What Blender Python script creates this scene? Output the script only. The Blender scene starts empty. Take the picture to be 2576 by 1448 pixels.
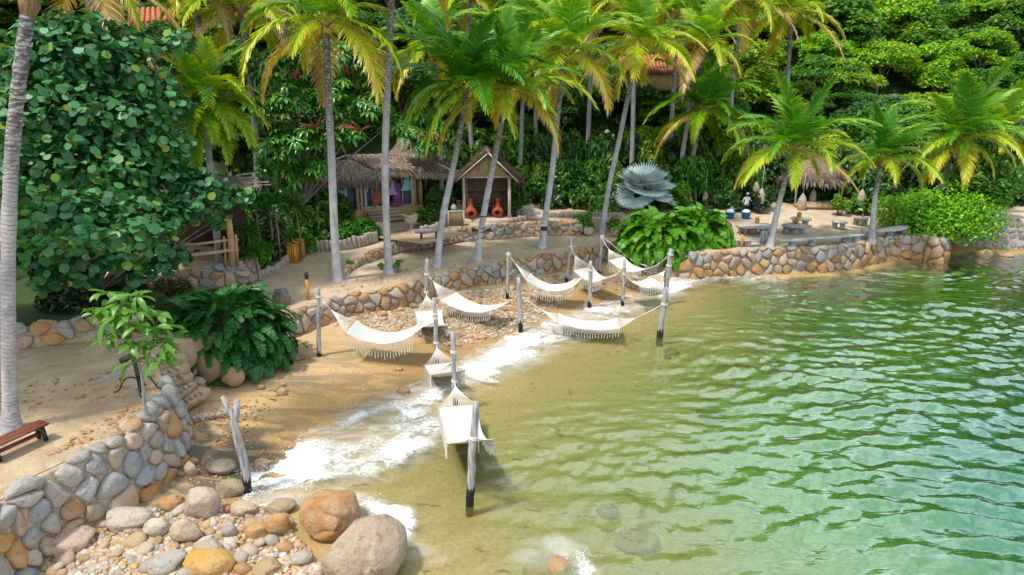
import bpy, bmesh, math, random
import numpy as np
from mathutils import Vector, Matrix, geometry

rng = np.random.default_rng(7)
random.seed(7)
SC = bpy.context.scene
COL = SC.collection

# ------------------------------------------------------------------ camera, light, exposure
CAM_H = 11.5
FPX = 1650.0                       # focal length in pixels of a 2576 px wide view
PITCH = math.atan((724 - 190) / FPX)
cam_data = bpy.data.cameras.new("camera")
cam_data.sensor_width = 36.0
cam_data.lens = 36.0 * FPX / 2576.0
cam_data.clip_start = 0.2
cam_data.clip_end = 2000.0
cam = bpy.data.objects.new("camera", cam_data)
COL.objects.link(cam)
cam.location = (0, 0, CAM_H)
cam.rotation_euler = (math.pi / 2 - PITCH, 0, 0)
SC.camera = cam

SUN_TO = Vector((-0.38, -0.25, 1.0)).normalized()
SUN_EL = math.asin(SUN_TO.z)
SUN_AZ = math.atan2(SUN_TO.x, SUN_TO.y)
world = bpy.data.worlds.new("World")
SC.world = world
world.use_nodes = True
wn, wl = world.node_tree.nodes, world.node_tree.links
wn.clear()
w_out = wn.new("ShaderNodeOutputWorld")
w_bg = wn.new("ShaderNodeBackground")
w_sky = wn.new("ShaderNodeTexSky")
w_sky.sky_type = 'NISHITA'
w_sky.sun_disc = False
w_sky.sun_elevation = SUN_EL
w_sky.sun_rotation = SUN_AZ
w_sky.air_density = 1.0
w_sky.dust_density = 1.5
w_sky.ozone_density = 1.0
w_tc = wn.new("ShaderNodeTexCoord")
w_map = wn.new("ShaderNodeMapping")
w_map.inputs['Scale'].default_value = (1.6, 1.6, 3.2)
w_noise = wn.new("ShaderNodeTexNoise")
w_noise.inputs['Scale'].default_value = 1.7
w_noise.inputs['Detail'].default_value = 7.0
w_noise.inputs['Roughness'].default_value = 0.55
w_ramp = wn.new("ShaderNodeValToRGB")
w_ramp.color_ramp.elements[0].position = 0.36
w_ramp.color_ramp.elements[0].color = (0.12, 0.12, 0.12, 1)
w_ramp.color_ramp.elements[1].position = 0.62
w_ramp.color_ramp.elements[1].color = (0.95, 0.95, 0.95, 1)
w_mix = wn.new("ShaderNodeMix")
w_mix.data_type = 'RGBA'
w_mix.inputs[7].default_value = (9.2, 10.4, 11.4, 1)      # sunlit cloud, on the scale of the physical sky
wl.new(w_tc.outputs['Generated'], w_map.inputs['Vector'])
wl.new(w_map.outputs[0], w_noise.inputs['Vector'])
wl.new(w_noise.outputs[0], w_ramp.inputs[0])
wl.new(w_ramp.outputs[0], w_mix.inputs[0])
wl.new(w_sky.outputs[0], w_mix.inputs[6])
wl.new(w_mix.outputs[2], w_bg.inputs['Color'])
w_bg.inputs['Strength'].default_value = 0.14
wl.new(w_bg.outputs[0], w_out.inputs['Surface'])

sun_data = bpy.data.lights.new("sun", 'SUN')
sun_data.energy = 3.2
sun_data.angle = math.radians(5.0)
sun_data.color = (1.0, 0.95, 0.86)
sun = bpy.data.objects.new("sun", sun_data)
COL.objects.link(sun)
sun.location = (0, 0, 60)
sun.rotation_euler = SUN_TO.to_track_quat('Z', 'Y').to_euler()

SC.view_settings.view_transform = 'Standard'
SC.view_settings.look = 'None'
SC.view_settings.exposure = 0.34
SC.view_settings.gamma = 1.0
SC.view_settings.use_curve_mapping = False
SC.render.engine = 'CYCLES'
SC.cycles.max_bounces = 8
SC.cycles.diffuse_bounces = 3
SC.cycles.glossy_bounces = 3
SC.cycles.transmission_bounces = 4
SC.cycles.transparent_max_bounces = 12
SC.cycles.caustics_reflective = False
SC.cycles.caustics_refractive = False

# ------------------------------------------------------------------ survey: sight lines of the camera meet the real ground
def ray(px, py):
    x = (px - 1288) / FPX
    y = -(py - 724) / FPX
    return Vector((x, math.cos(PITCH) + y * math.sin(PITCH), -math.sin(PITCH) + y * math.cos(PITCH)))

def onz(px, py, z):
    a = ray(px, py)
    t = (z - CAM_H) / a.z
    return Vector((a.x * t, a.y * t, z))

def at(px, py, Y):
    a = ray(px, py)
    t = Y / a.y
    return Vector((a.x * t, Y, CAM_H + a.z * t))

def pix(v):
    v = Vector(v) - Vector((0, 0, CAM_H))
    fwd = v.y * math.cos(PITCH) - v.z * math.sin(PITCH)
    up = v.y * math.sin(PITCH) + v.z * math.cos(PITCH)
    fwd = max(fwd, .1)
    return 1288 + FPX * v.x / fwd, 724 - FPX * up / fwd

PLACES = [(60, "left of the round-leaved tree"), (300, "above the round-leaved tree"), (520, "behind the feathery palm"), (720, "left of the tall straight palm"), (840, "behind the tall straight palm"), (980, "behind the tallest palm"),
          (1120, "behind the fresh green crown"), (1240, "above the thatched hut"), (1390, "behind the board-carrying palm"), (1530, "left of the red tiled roof"), (1660, "behind the red tiled roof"), (1780, "behind the ringed twin palms"),
          (1900, "right of the ringed twin palms"), (2010, "behind the swollen-footed palm"), (2120, "above the dark palapa"), (2215, "behind the slim palm"), (2320, "right of the slim palm"), (2430, "behind the upswept palm"), (2560, "at the right edge")]
ROWS = [(30, "at the top edge"), (95, "high on the slope"), (170, "half way up the slope"), (260, "low on the slope"), (999, "at the slope foot")]
USED = {}
def where(v):
    x, y = pix(v)
    return next(t for q, t in ROWS if y < q), min(PLACES, key=lambda q: abs(q[0] - x))[1]
def unique(forms):
    """the first wording no other thing has"""
    for f in forms:
        if f not in USED:
            USED[f] = 1
            return f
    return forms[-1]

# ------------------------------------------------------------------ helpers
def mesh_data(name, V, F, mat=None, smooth=False, attrs=None, fmat=None):
    V = np.asarray(V, dtype=np.float32).reshape(-1, 3)
    me = bpy.data.meshes.new(name)
    if isinstance(F, np.ndarray) and F.ndim == 2:
        k = F.shape[1]
        me.vertices.add(len(V))
        me.vertices.foreach_set("co", V.ravel())
        me.loops.add(F.size)
        me.loops.foreach_set("vertex_index", F.astype(np.int32).ravel())
        me.polygons.add(len(F))
        me.polygons.foreach_set("loop_start", np.arange(0, F.size, k, dtype=np.int32))
        me.polygons.foreach_set("loop_total", np.full(len(F), k, dtype=np.int32))
    else:
        fl = [tuple(int(i) for i in f) for f in F]
        tot = np.array([len(f) for f in fl], dtype=np.int32)
        flat = np.array([i for f in fl for i in f], dtype=np.int32)
        me.vertices.add(len(V))
        me.vertices.foreach_set("co", V.ravel())
        me.loops.add(len(flat))
        me.loops.foreach_set("vertex_index", flat)
        me.polygons.add(len(fl))
        me.polygons.foreach_set("loop_start", np.concatenate([[0], np.cumsum(tot)[:-1]]).astype(np.int32))
        me.polygons.foreach_set("loop_total", tot)
    me.update(calc_edges=True)
    if smooth:
        me.polygons.foreach_set("use_smooth", np.ones(len(me.polygons), dtype=bool))
    if attrs:
        for k_, v_ in attrs.items():
            a = me.attributes.new(k_, 'FLOAT', 'POINT')
            a.data.foreach_set("value", np.asarray(v_, dtype=np.float32).ravel())
    mats = mat if isinstance(mat, (list, tuple)) else ([mat] if mat else [])
    for m in mats:
        me.materials.append(m)
    if fmat is not None:
        me.polygons.foreach_set("material_index", np.asarray(fmat, dtype=np.int32))
    me.validate()
    return me

def link(name, me, parent=None, loc=None, rot=None, scale=None, label=None, cat=None, group=None, kind=None, color=None):
    o = bpy.data.objects.new(name, me)
    COL.objects.link(o)
    if parent is not None:
        o.parent = parent
    if loc is not None:
        o.location = loc
    if rot is not None:
        o.rotation_euler = rot
    if scale is not None:
        o.scale = scale if hasattr(scale, '__len__') else (scale, scale, scale)
    if color is not None:
        o.color = (*color[:3], 1.0)
    tag(o, label, cat, group, kind)
    return o

def tag(o, label=None, cat=None, group=None, kind=None):
    if label: o['label'] = label
    if cat: o['category'] = cat
    if group: o['group'] = group
    if kind: o['kind'] = kind
    return o

def empty(name, loc=(0, 0, 0), rz=0.0, label=None, cat=None, group=None):
    o = bpy.data.objects.new(name, None)
    COL.objects.link(o)
    o.location = loc
    o.rotation_euler = (0, 0, rz)
    o.empty_display_size = 0.2
    return tag(o, label, cat, group)

def part(name, geo, mat, parent, smooth=False, world=False, color=None, label=None, kind=None, attrs=None):
    """one mesh part under its thing; world=True: geometry is in world metres, the thing is unrotated"""
    V, F = geo
    V = np.asarray(V, dtype=float).reshape(-1, 3)
    if world and parent is not None:
        p = parent
        off = np.array(p.location)
        while p.parent is not None:
            p = p.parent
            off = off + np.array(p.location)
        V = V - off
    return link(name, mesh_data(name, V, F, mat, smooth, attrs), parent, color=color, label=label, kind=kind)

def join(gs):
    Vs, Fs, n = [], [], 0
    for V, F in gs:
        V = np.asarray(V, dtype=float).reshape(-1, 3)
        Vs.append(V)
        Fs.extend([tuple(int(i) + n for i in f) for f in F])
        n += len(V)
    return np.concatenate(Vs), Fs

def box(cx, cy, cz, sx, sy, sz, rz=0.0, bev=0.0):
    """box centred in x, y with its underside at cz; bev cuts the edges"""
    hx, hy = sx / 2, sy / 2
    b = min(bev, hx * .45, hy * .45, sz * .45)
    if b > 0:
        ring = lambda i, z: [(-hx + i, -hy + i, z), (hx - i, -hy + i, z), (hx - i, hy - i, z), (-hx + i, hy - i, z)]
        V = ring(b, 0) + ring(0, b) + ring(0, sz - b) + ring(b, sz)
        F = [(3, 2, 1, 0), (12, 13, 14, 15)]
        for k in range(3):
            for i in range(4):
                j = (i + 1) % 4
                F.append((k * 4 + i, k * 4 + j, k * 4 + 4 + j, k * 4 + 4 + i))
    else:
        V = [(-hx, -hy, 0), (hx, -hy, 0), (hx, hy, 0), (-hx, hy, 0), (-hx, -hy, sz), (hx, -hy, sz), (hx, hy, sz), (-hx, hy, sz)]
        F = [(3, 2, 1, 0), (4, 5, 6, 7), (0, 1, 5, 4), (1, 2, 6, 5), (2, 3, 7, 6), (3, 0, 4, 7)]
    V = np.array(V, dtype=float)
    c, s = math.cos(rz), math.sin(rz)
    V = np.stack([V[:, 0] * c - V[:, 1] * s + cx, V[:, 0] * s + V[:, 1] * c + cy, V[:, 2] + cz], 1)
    return V, F

def tube(pts, r, n=6, cap=True, wob=0.0, seed=0):
    """round bar along a polyline; r a number or one per point"""
    pts = [Vector(p) for p in pts]
    m = len(pts)
    rs = [r] * m if not hasattr(r, '__len__') else list(r)
    V, F = [], []
    up = Vector((0, 0, 1))
    t0 = (pts[1] - pts[0]).normalized()
    ref = Vector((1, 0, 0)) if abs(t0.z) > 0.9 else up
    a = t0.cross(ref).normalized()
    rr = random.Random(seed)
    for i in range(m):
        if i == 0: t = pts[1] - pts[0]
        elif i == m - 1: t = pts[-1] - pts[-2]
        else: t = pts[i + 1] - pts[i - 1]
        t.normalize()
        a = (a - t * a.dot(t)).normalized()
        b = t.cross(a)
        for k in range(n):
            ang = 2 * math.pi * k / n
            q = rs[i] * (1 + (rr.uniform(-wob, wob) if wob else 0))
            V.append(pts[i] + a * (math.cos(ang) * q) + b * (math.sin(ang) * q))
    for i in range(m - 1):
        for k in range(n):
            j = (k + 1) % n
            F.append((i * n + k, i * n + j, i * n + n + j, i * n + n + k))
    if cap:
        F.append(tuple(range(n - 1, -1, -1)))
        F.append(tuple(range((m - 1) * n, m * n)))
    return np.array([tuple(v) for v in V]), F

def lathe(prof, n=16, cx=0, cy=0, cz=0, sx=1.0, sy=1.0):
    """profile [(radius, z)] turned about z"""
    V, F = [], []
    for r, z in prof:
        for k in range(n):
            a = 2 * math.pi * k / n
            V.append((cx + r * math.cos(a) * sx, cy + r * math.sin(a) * sy, cz + z))
    for i in range(len(prof) - 1):
        for k in range(n):
            j = (k + 1) % n
            F.append((i * n + k, i * n + j, i * n + n + j, i * n + n + k))
    if prof[0][0] > 1e-4: F.append(tuple(range(n - 1, -1, -1)))
    if prof[-1][0] > 1e-4: F.append(tuple(range((len(prof) - 1) * n, len(prof) * n)))
    return np.array(V), F

def xform(geo, loc=(0, 0, 0), rot=(0, 0, 0), scale=(1, 1, 1)):
    from mathutils import Euler
    V, F = geo
    M = np.array(Euler(rot).to_matrix())
    V = (np.asarray(V) * np.array(scale)) @ M.T + np.array(loc)
    return V, F

def icosphere(sub):
    bm = bmesh.new()
    bmesh.ops.create_icosphere(bm, subdivisions=sub, radius=1.0)
    V = np.array([v.co[:] for v in bm.verts])
    F = np.array([[v.index for v in f.verts] for f in bm.faces])
    bm.free()
    return V, F
ICO1, ICO2, ICO3, ICO4, ICO5 = (icosphere(k) for k in range(1, 6))

def wavy(P, freq, seed, octaves=3):
    """smooth pseudo-noise, about -1..1, for any (n, 2|3) array"""
    r = np.random.default_rng(seed)
    P = np.asarray(P, dtype=float)
    out = np.zeros(len(P))
    amp, tot = 1.0, 0.0
    for o in range(octaves):
        for k in range(5):
            d = r.normal(size=P.shape[1])
            d /= np.linalg.norm(d)
            f = freq * (2 ** o) * r.uniform(0.7, 1.35)
            out += amp * np.sin(P @ d * f * 2 * math.pi + r.uniform(0, 6.28))
            tot += amp * 0.6
        amp *= 0.5
    return np.clip(out / tot * 1.4, -1.2, 1.2)

def rock_geo(seed, base=ICO3, rough=0.22, flat=1.0, facets=7, cut=0.72):
    """water-worn stone: a sphere shaved by a few random planes and then roughened"""
    V, F = base
    r = np.random.default_rng(seed)
    V = V.copy()
    for k in range(facets):
        n = r.normal(size=3)
        n /= np.linalg.norm(n)
        c = r.uniform(cut, 0.95)
        d = V @ n - c
        V -= np.outer(np.where(d > 0, d * 0.93, 0), n)
    V *= (1 + rough * 0.5 * wavy(V, 0.35, seed + 1, 3))[:, None]
    V[:, 2] *= flat
    return V, F

# ------------------------------------------------------------------ materials
def new_mat(name):
    m = bpy.data.materials.new(name)
    m.use_nodes = True
    n, l = m.node_tree.nodes, m.node_tree.links
    return m, n, l, n['Principled BSDF']

def noise_mat(name, c1, c2, scale=4.0, rough=0.8, bump=0.0, bscale=None, detail=6, spec=0.3, coord='Object', stretch=(1, 1, 1), c3=None, lo=.35, hi=.65, dist=0.0):
    m, n, l, p = new_mat(name)
    tc = n.new("ShaderNodeTexCoord"); mp = n.new("ShaderNodeMapping")
    mp.inputs['Scale'].default_value = stretch
    l.new(tc.outputs[coord], mp.inputs[0])
    t = n.new("ShaderNodeTexNoise"); t.inputs['Scale'].default_value = scale; t.inputs['Detail'].default_value = detail
    t.inputs['Distortion'].default_value = dist
    l.new(mp.outputs[0], t.inputs['Vector'])
    rp = n.new("ShaderNodeValToRGB")
    rp.color_ramp.elements[0].position = lo; rp.color_ramp.elements[0].color = (*c1, 1)
    rp.color_ramp.elements[1].position = hi; rp.color_ramp.elements[1].color = (*c2, 1)
    if c3:
        e = rp.color_ramp.elements.new(min(hi + .12, .98)); e.color = (*c3, 1)
    l.new(t.outputs[0], rp.inputs[0])
    l.new(rp.outputs[0], p.inputs['Base Color'])
    p.inputs['Roughness'].default_value = rough
    p.inputs['Specular IOR Level'].default_value = spec
    if bump:
        t2 = n.new("ShaderNodeTexNoise"); t2.inputs['Scale'].default_value = bscale or scale * 4; t2.inputs['Detail'].default_value = 5
        l.new(mp.outputs[0], t2.inputs['Vector'])
        b = n.new("ShaderNodeBump"); b.inputs['Strength'].default_value = bump; b.inputs['Distance'].default_value = 0.03
        l.new(t2.outputs[0], b.inputs['Height']); l.new(b.outputs[0], p.inputs['Normal'])
    return m

def math_node(n, l, op, a, b=None, c=None, clamp=False):
    m = n.new("ShaderNodeMath"); m.operation = op; m.use_clamp = clamp
    for i, v in enumerate((a, b, c)):
        if v is None: continue
        if isinstance(v, (int, float)): m.inputs[i].default_value = v
        else: l.new(v, m.inputs[i])
    return m.outputs[0]

def mix_rgb(n, l, fac, a, b, mode='MIX'):
    m = n.new("ShaderNodeMix"); m.data_type = 'RGBA'; m.blend_type = mode
    for s, v in ((0, fac), (6, a), (7, b)):
        if isinstance(v, (int, float)): m.inputs[s].default_value = v
        elif isinstance(v, tuple): m.inputs[s].default_value = (*v[:3], 1)
        else: l.new(v, m.inputs[s])
    return m.outputs[2]

def noise_out(n, l, scale, detail=5, coord='Object', stretch=(1, 1, 1), dist=0.0, rough=0.5):
    tc = n.new("ShaderNodeTexCoord"); mp = n.new("ShaderNodeMapping"); mp.inputs['Scale'].default_value = stretch
    l.new(tc.outputs[coord], mp.inputs[0])
    t = n.new("ShaderNodeTexNoise"); t.inputs['Scale'].default_value = scale; t.inputs['Detail'].default_value = detail
    t.inputs['Distortion'].default_value = dist; t.inputs['Roughness'].default_value = rough
    l.new(mp.outputs[0], t.inputs['Vector'])
    return t.outputs[0]

def smooth_step(n, l, v, lo, hi):
    m = n.new("ShaderNodeMapRange"); m.interpolation_type = 'SMOOTHSTEP'
    l.new(v, m.inputs[0])
    for i, x in ((1, lo), (2, hi)):
        if isinstance(x, (int, float)): m.inputs[i].default_value = x
        else: l.new(x, m.inputs[i])
    return m.outputs[0]

def attr(n, name):
    a = n.new("ShaderNodeAttribute"); a.attribute_name = name
    return a.outputs['Fac']

def bump_in(n, l, p, h, strength, dist=0.03):
    b = n.new("ShaderNodeBump"); b.inputs['Strength'].default_value = strength; b.inputs['Distance'].default_value = dist
    l.new(h, b.inputs['Height']); l.new(b.outputs[0], p.inputs['Normal'])

# stone whose own colour is set per object
def make_stone_mat(name, island=False, wet=0.0):
    m, n, l, p = new_mat(name)
    if island:
        g = n.new("ShaderNodeNewGeometry")
        rp = n.new("ShaderNodeValToRGB"); rp.color_ramp.interpolation = 'CONSTANT'
        cols = [(.66, .54, .40), (.52, .31, .12), (.42, .39, .36), (.58, .35, .14), (.74, .68, .60), (.50, .27, .08), (.50, .42, .32), (.30, .29, .29), (.58, .36, .26), (.56, .45, .30)]
        rp.color_ramp.elements[0].color = (*cols[0], 1)
        rp.color_ramp.elements[1].position = 0.1; rp.color_ramp.elements[1].color = (*cols[1], 1)
        for i, c in enumerate(cols[2:]):
            e = rp.color_ramp.elements.new(0.2 + i * .1); e.color = (*c, 1)
        l.new(g.outputs['Random Per Island'], rp.inputs[0])
        base = rp.outputs[0]
    else:
        oi = n.new("ShaderNodeObjectInfo"); base = oi.outputs['Color']
    n1 = noise_out(n, l, 2.2, 5, dist=.4)
    n2 = noise_out(n, l, 34.0, 4)
    n3 = noise_out(n, l, 6.0, 6)
    v1 = smooth_step(n, l, n1, .3, .72)
    c = mix_rgb(n, l, v1, base, (.50, .45, .38))
    mx = n.new("ShaderNodeMix"); mx.data_type = 'RGBA'
    l.new(math_node(n, l, 'MULTIPLY', v1, .45), mx.inputs[0]); l.new(base, mx.inputs[6]); mx.inputs[7].default_value = (.52, .44, .34, 1)
    sp = smooth_step(n, l, n2, .35, .7)
    c = mix_rgb(n, l, math_node(n, l, 'MULTIPLY', sp, .55), mx.outputs[2], mix_rgb(n, l, 1.0, mx.outputs[2], (.55, .52, .50), 'MULTIPLY'))
    st = smooth_step(n, l, n3, .56, .74)
    c = mix_rgb(n, l, math_node(n, l, 'MULTIPLY', st, .75), c, mix_rgb(n, l, 1.0, c, (.60, .42, .26), 'MULTIPLY'))
    l.new(c, p.inputs['Base Color'])
    p.inputs['Roughness'].default_value = 0.82 - wet
    p.inputs['Specular IOR Level'].default_value = 0.35
    bump_in(n, l, p, math_node(n, l, 'ADD', n2, math_node(n, l, 'MULTIPLY', n3, 2.5)), 0.55, 0.05)
    return m

M = {}
M['stone'] = make_stone_mat("stone")
M['pebble'] = make_stone_mat("pebble", island=True)
M['mortar'] = noise_mat("mortar", (.34, .26, .18), (.52, .41, .30), 6, .95, .6, 25)
M['wood_grey'] = noise_mat("weathered_wood", (.20, .19, .19), (.46, .45, .46), 3.5, .85, .5, 14, stretch=(4, 4, .55))
M['wood_dark'] = noise_mat("dark_wood", (.045, .03, .022), (.10, .06, .04), 4, .6, .3, 18, stretch=(1, 5, 5))
M['wood_red'] = noise_mat("varnished_wood", (.10, .028, .012), (.21, .065, .03), 3, .42, .2, 18, stretch=(.6, 6, 6), spec=.5)
M['wood_tan'] = noise_mat("peeled_log", (.44, .25, .13), (.62, .40, .24), 3, .7, .3, 14, stretch=(4, 4, .6))
M['wood_pale'] = noise_mat("pale_post", (.45, .38, .30), (.62, .54, .45), 4, .8, .3, 14, stretch=(4, 4, .6))
M['bin_wood'] = noise_mat("orange_wood", (.50, .20, .012), (.66, .31, .03), 3, .5, .2, 20, stretch=(5, 5, .6), spec=.45)
M['plank'] = noise_mat("deck_plank", (.36, .25, .16), (.58, .44, .31), 3, .85, .4, 20, stretch=(.6, 6, 3))
M['white_cloth'] = noise_mat("white_cotton", (.82, .80, .76), (.90, .89, .86), 30, .9, .25, 120)
M['cord'] = noise_mat("cotton_cord", (.70, .64, .54), (.86, .82, .74), 30, .9)
M['black_metal'] = noise_mat("black_metal", (.012, .012, .014), (.03, .03, .034), 8, .45, spec=.5)
M['dark_inside'] = noise_mat("dark_plastic", (.015, .014, .014), (.03, .028, .026), 4, .8)

STONE_COLS = [(.36, .33, .29), (.46, .36, .27), (.40, .31, .215), (.42, .295, .205), (.36, .27, .18), (.47, .40, .315), (.43, .255, .12), (.36, .18, .08), (.33, .30, .265), (.45, .36, .26), (.31, .315, .32), (.50, .35, .23), (.52, .36, .27)]
def stone_col(r, ochre=0.0, grey=0.0):
    u = r.random()
    if u < ochre:
        c = [(.46, .23, .05), (.42, .19, .04), (.44, .27, .10)][r.integers(3)]
    elif u < ochre + grey:
        c = [(.30, .30, .30), (.26, .285, .31), (.35, .335, .31)][r.integers(3)]
    else:
        c = STONE_COLS[r.integers(len(STONE_COLS))]
    k = r.uniform(.88, 1.18)
    return tuple(min(.8, x * k) for x in c)
# ------------------------------------------------------------------ shoreline, beach and sea bed
def W(pts):                      # pixel sight lines met with given heights
    return [onz(*p) for p in pts]

SHORE_D = [(800, 1600), (815, 1448), (742, 1345), (668, 1255), (690, 1195), (745, 1135), (800, 1092), (832, 1066), (868, 1030), (965, 992), (1060, 968),
           (1165, 908), (1260, 862), (1340, 826), (1400, 794), (1470, 772), (1560, 752), (1640, 716), (1700, 692)]
SHORE_W = [(1760, 690), (1940, 694), (2100, 692), (2200, 672), (2265, 655), (2362, 640), (2470, 632), (2600, 640), (3000, 650)]
shore = [Vector((-7, -60, 0)), Vector((-5.0, 2, 0))] + [onz(x, y, 0) for x, y in SHORE_D + SHORE_W] + [Vector((140, 52, 0))]
shore = np.array([(p.x, p.y) for p in shore])
n_wallpart = len(SHORE_W) + 1
shore_off = np.zeros(len(shore)); shore_off[-n_wallpart:] = 0.75; shore_off[-n_wallpart] = 0.25

def shore_dist(P):
    """signed distance to the shoreline (inland positive) and the extra drop at its foot"""
    P = np.asarray(P, dtype=float)
    best = np.full(len(P), 1e9); sd = np.zeros(len(P)); off = np.zeros(len(P)); wsum = np.zeros(len(P))
    for i in range(len(shore) - 1):
        a, b = shore[i], shore[i + 1]
        ab = b - a
        t = np.clip(((P - a) @ ab) / (ab @ ab), 0, 1)
        q = a + t[:, None] * ab
        dv = P - q
        d2 = (dv ** 2).sum(1)
        cr = ab[0] * (P[:, 1] - a[1]) - ab[1] * (P[:, 0] - a[0])
        m = d2 < best
        best[m] = d2[m]
        sd[m] = np.where(cr[m] >= 0, 1, -1) * np.sqrt(d2[m])
        w = np.linalg.norm(ab) / (d2 + 2.0) ** 1.7
        off += w * (shore_off[i] + t * (shore_off[i + 1] - shore_off[i])); wsum += w
    return sd, off / wsum

def beach_z(P):
    P = np.asarray(P, dtype=float)
    d, off = shore_dist(P)
    up = np.minimum(0.075 * d, 0.20 + 0.012 * d)
    dn = -np.where(d > -13, 0.082 * (-d), 0.082 * 13 + 0.16 * (-d - 13)) - off * np.clip(-d / 0.8, 0, 1)
    z = np.where(d > 0, np.minimum(up, 0.62), np.maximum(dn, -6.0))
    return z + 0.035 * wavy(P, 0.18, 5, 2) * np.clip(np.abs(d) / 2, 0.15, 1)

def bz(x, y):
    return float(beach_z(np.array([[x, y]]))[0])

def on_beach(px, py):
    z = 0.2
    for _ in range(6):
        p = onz(px, py, z)
        z = bz(p.x, p.y)
    return Vector((p.x, p.y, z))

def axis_lines(lo, hi, step, far_lo, far_hi, g=1.28):
    a = list(np.arange(lo, hi + 1e-6, step))
    s, x = step, a[-1]
    while x < far_hi:
        s *= g; x += s; a.append(x)
    s, x, left = step, a[0], []
    while x > far_lo:
        s *= g; x -= s; left.append(x)
    return np.array(left[::-1] + a)

def grid(xs, ys):
    X, Y = np.meshgrid(xs, ys)
    P = np.stack([X.ravel(), Y.ravel()], 1)
    nx, ny = len(xs), len(ys)
    i = (np.arange(ny - 1)[:, None] * nx + np.arange(nx - 1)[None, :]).ravel()
    F = np.stack([i, i + 1, i + nx + 1, i + nx], 1)
    return P, F

bx = axis_lines(-24, 40, 0.3, -420, 420)
by = axis_lines(4, 46, 0.3, -420, 75)
Pb, Fb = grid(bx, by)
db, _ = shore_dist(Pb)
zb = beach_z(Pb)
ridge = 0.02 * wavy(Pb * np.array([1, 1.6]), 0.5, 77, 3) * (db > 0.3)
zb = zb + ridge
m, n, l, p = new_mat("beach_sand")
hgt = attr(n, "height")
nz = noise_out(n, l, .55, 6, dist=.6)
nf = noise_out(n, l, 9.0, 6)
wet = math_node(n, l, 'SUBTRACT', 1.0, smooth_step(n, l, math_node(n, l, 'ADD', hgt, math_node(n, l, 'MULTIPLY', nz, .22)), .27, .46))
dry_c = mix_rgb(n, l, smooth_step(n, l, nz, .35, .65), (.58, .41, .235), (.50, .335, .18))
wet_c = mix_rgb(n, l, smooth_step(n, l, nf, .3, .7), (.50, .345, .165), (.40, .26, .115))
c = mix_rgb(n, l, wet, dry_c, wet_c)
streak = noise_out(n, l, .55, 7, stretch=(.55, 1.7, 1), dist=1.6)      # black mineral sand laid down in streaks
mask = math_node(n, l, 'MULTIPLY', smooth_step(n, l, math_node(n, l, 'ADD', streak, math_node(n, l, 'MULTIPLY', attr(n, "mineral"), .12)), .52, .64), attr(n, "mineral"))
c = mix_rgb(n, l, math_node(n, l, 'MULTIPLY', mask, .85), c, (.105, .095, .085))
weed = noise_out(n, l, .5, 6, dist=.8, stretch=(.8, 1.3, 1))            # weed and dark stones grown over the sea bed
wm = math_node(n, l, 'MULTIPLY', smooth_step(n, l, weed, .52, .66), attr(n, "weed"))
c = mix_rgb(n, l, math_node(n, l, 'MULTIPLY', smooth_step(n, l, hgt, .22, .08), smooth_step(n, l, hgt, -.05, .04)), c, mix_rgb(n, l, 1.0, c, (.80, .74, .66), 'MULTIPLY'))
c = mix_rgb(n, l, math_node(n, l, 'MULTIPLY', wm, .9), c, (.055, .05, .018))
spots = noise_out(n, l, 2.2, 4, stretch=(.7, 1.2, 1))
c = mix_rgb(n, l, math_node(n, l, 'MULTIPLY', math_node(n, l, 'MULTIPLY', smooth_step(n, l, spots, .63, .72), attr(n, "spots")), .8), c, (.07, .065, .03))
l.new(c, p.inputs['Base Color'])
l.new(math_node(n, l, 'SUBTRACT', .92, math_node(n, l, 'MULTIPLY', wet, .50)), p.inputs['Roughness'])
p.inputs['Specular IOR Level'].default_value = .3
bump_in(n, l, p, math_node(n, l, 'ADD', nf, noise_out(n, l, 60, 3)), .35, .02)
M['beach'] = m
# where the dark mineral streaks, the weed and the scattered spots lie
mineral = 1.25 * np.exp(-(((Pb[:, 0] + 9.2) / 2.3) ** 2 + ((Pb[:, 1] - 17.6) / 3.0) ** 2)) + .5 * np.exp(-(((Pb[:, 0] + 7) / 4) ** 2 + ((Pb[:, 1] - 23.5) / 3) ** 2)) + .5 * np.exp(-(((Pb[:, 0] + 3) / 5) ** 2 + ((Pb[:, 1] - 31) / 4) ** 2))
weed_a = np.clip((-db - 6.5) / 9, 0, 1) * np.clip((Pb[:, 0] - 6) / 10, 0, 1)
wallfoot = np.exp(-(((Pb[:, 0] - 24) / 9) ** 2 + ((Pb[:, 1] - 36.5) / 3.4) ** 2))
weed_a = np.clip(weed_a * .6 + .9 * wallfoot + np.clip((Pb[:, 0] - 19) / 5, 0, 1) * np.clip((-db - 5) / 5, 0, 1) * .45, 0, 1.1)
spots_a = np.clip((-db) / 2, 0, 1) * np.clip((22 + db) / 5, 0, 1)
link("beach", mesh_data("beach", np.column_stack([Pb, zb]), Fb, m, True, dict(height=zb, mineral=np.clip(mineral, 0, 1), weed=weed_a, spots=spots_a)), kind='structure')

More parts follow.
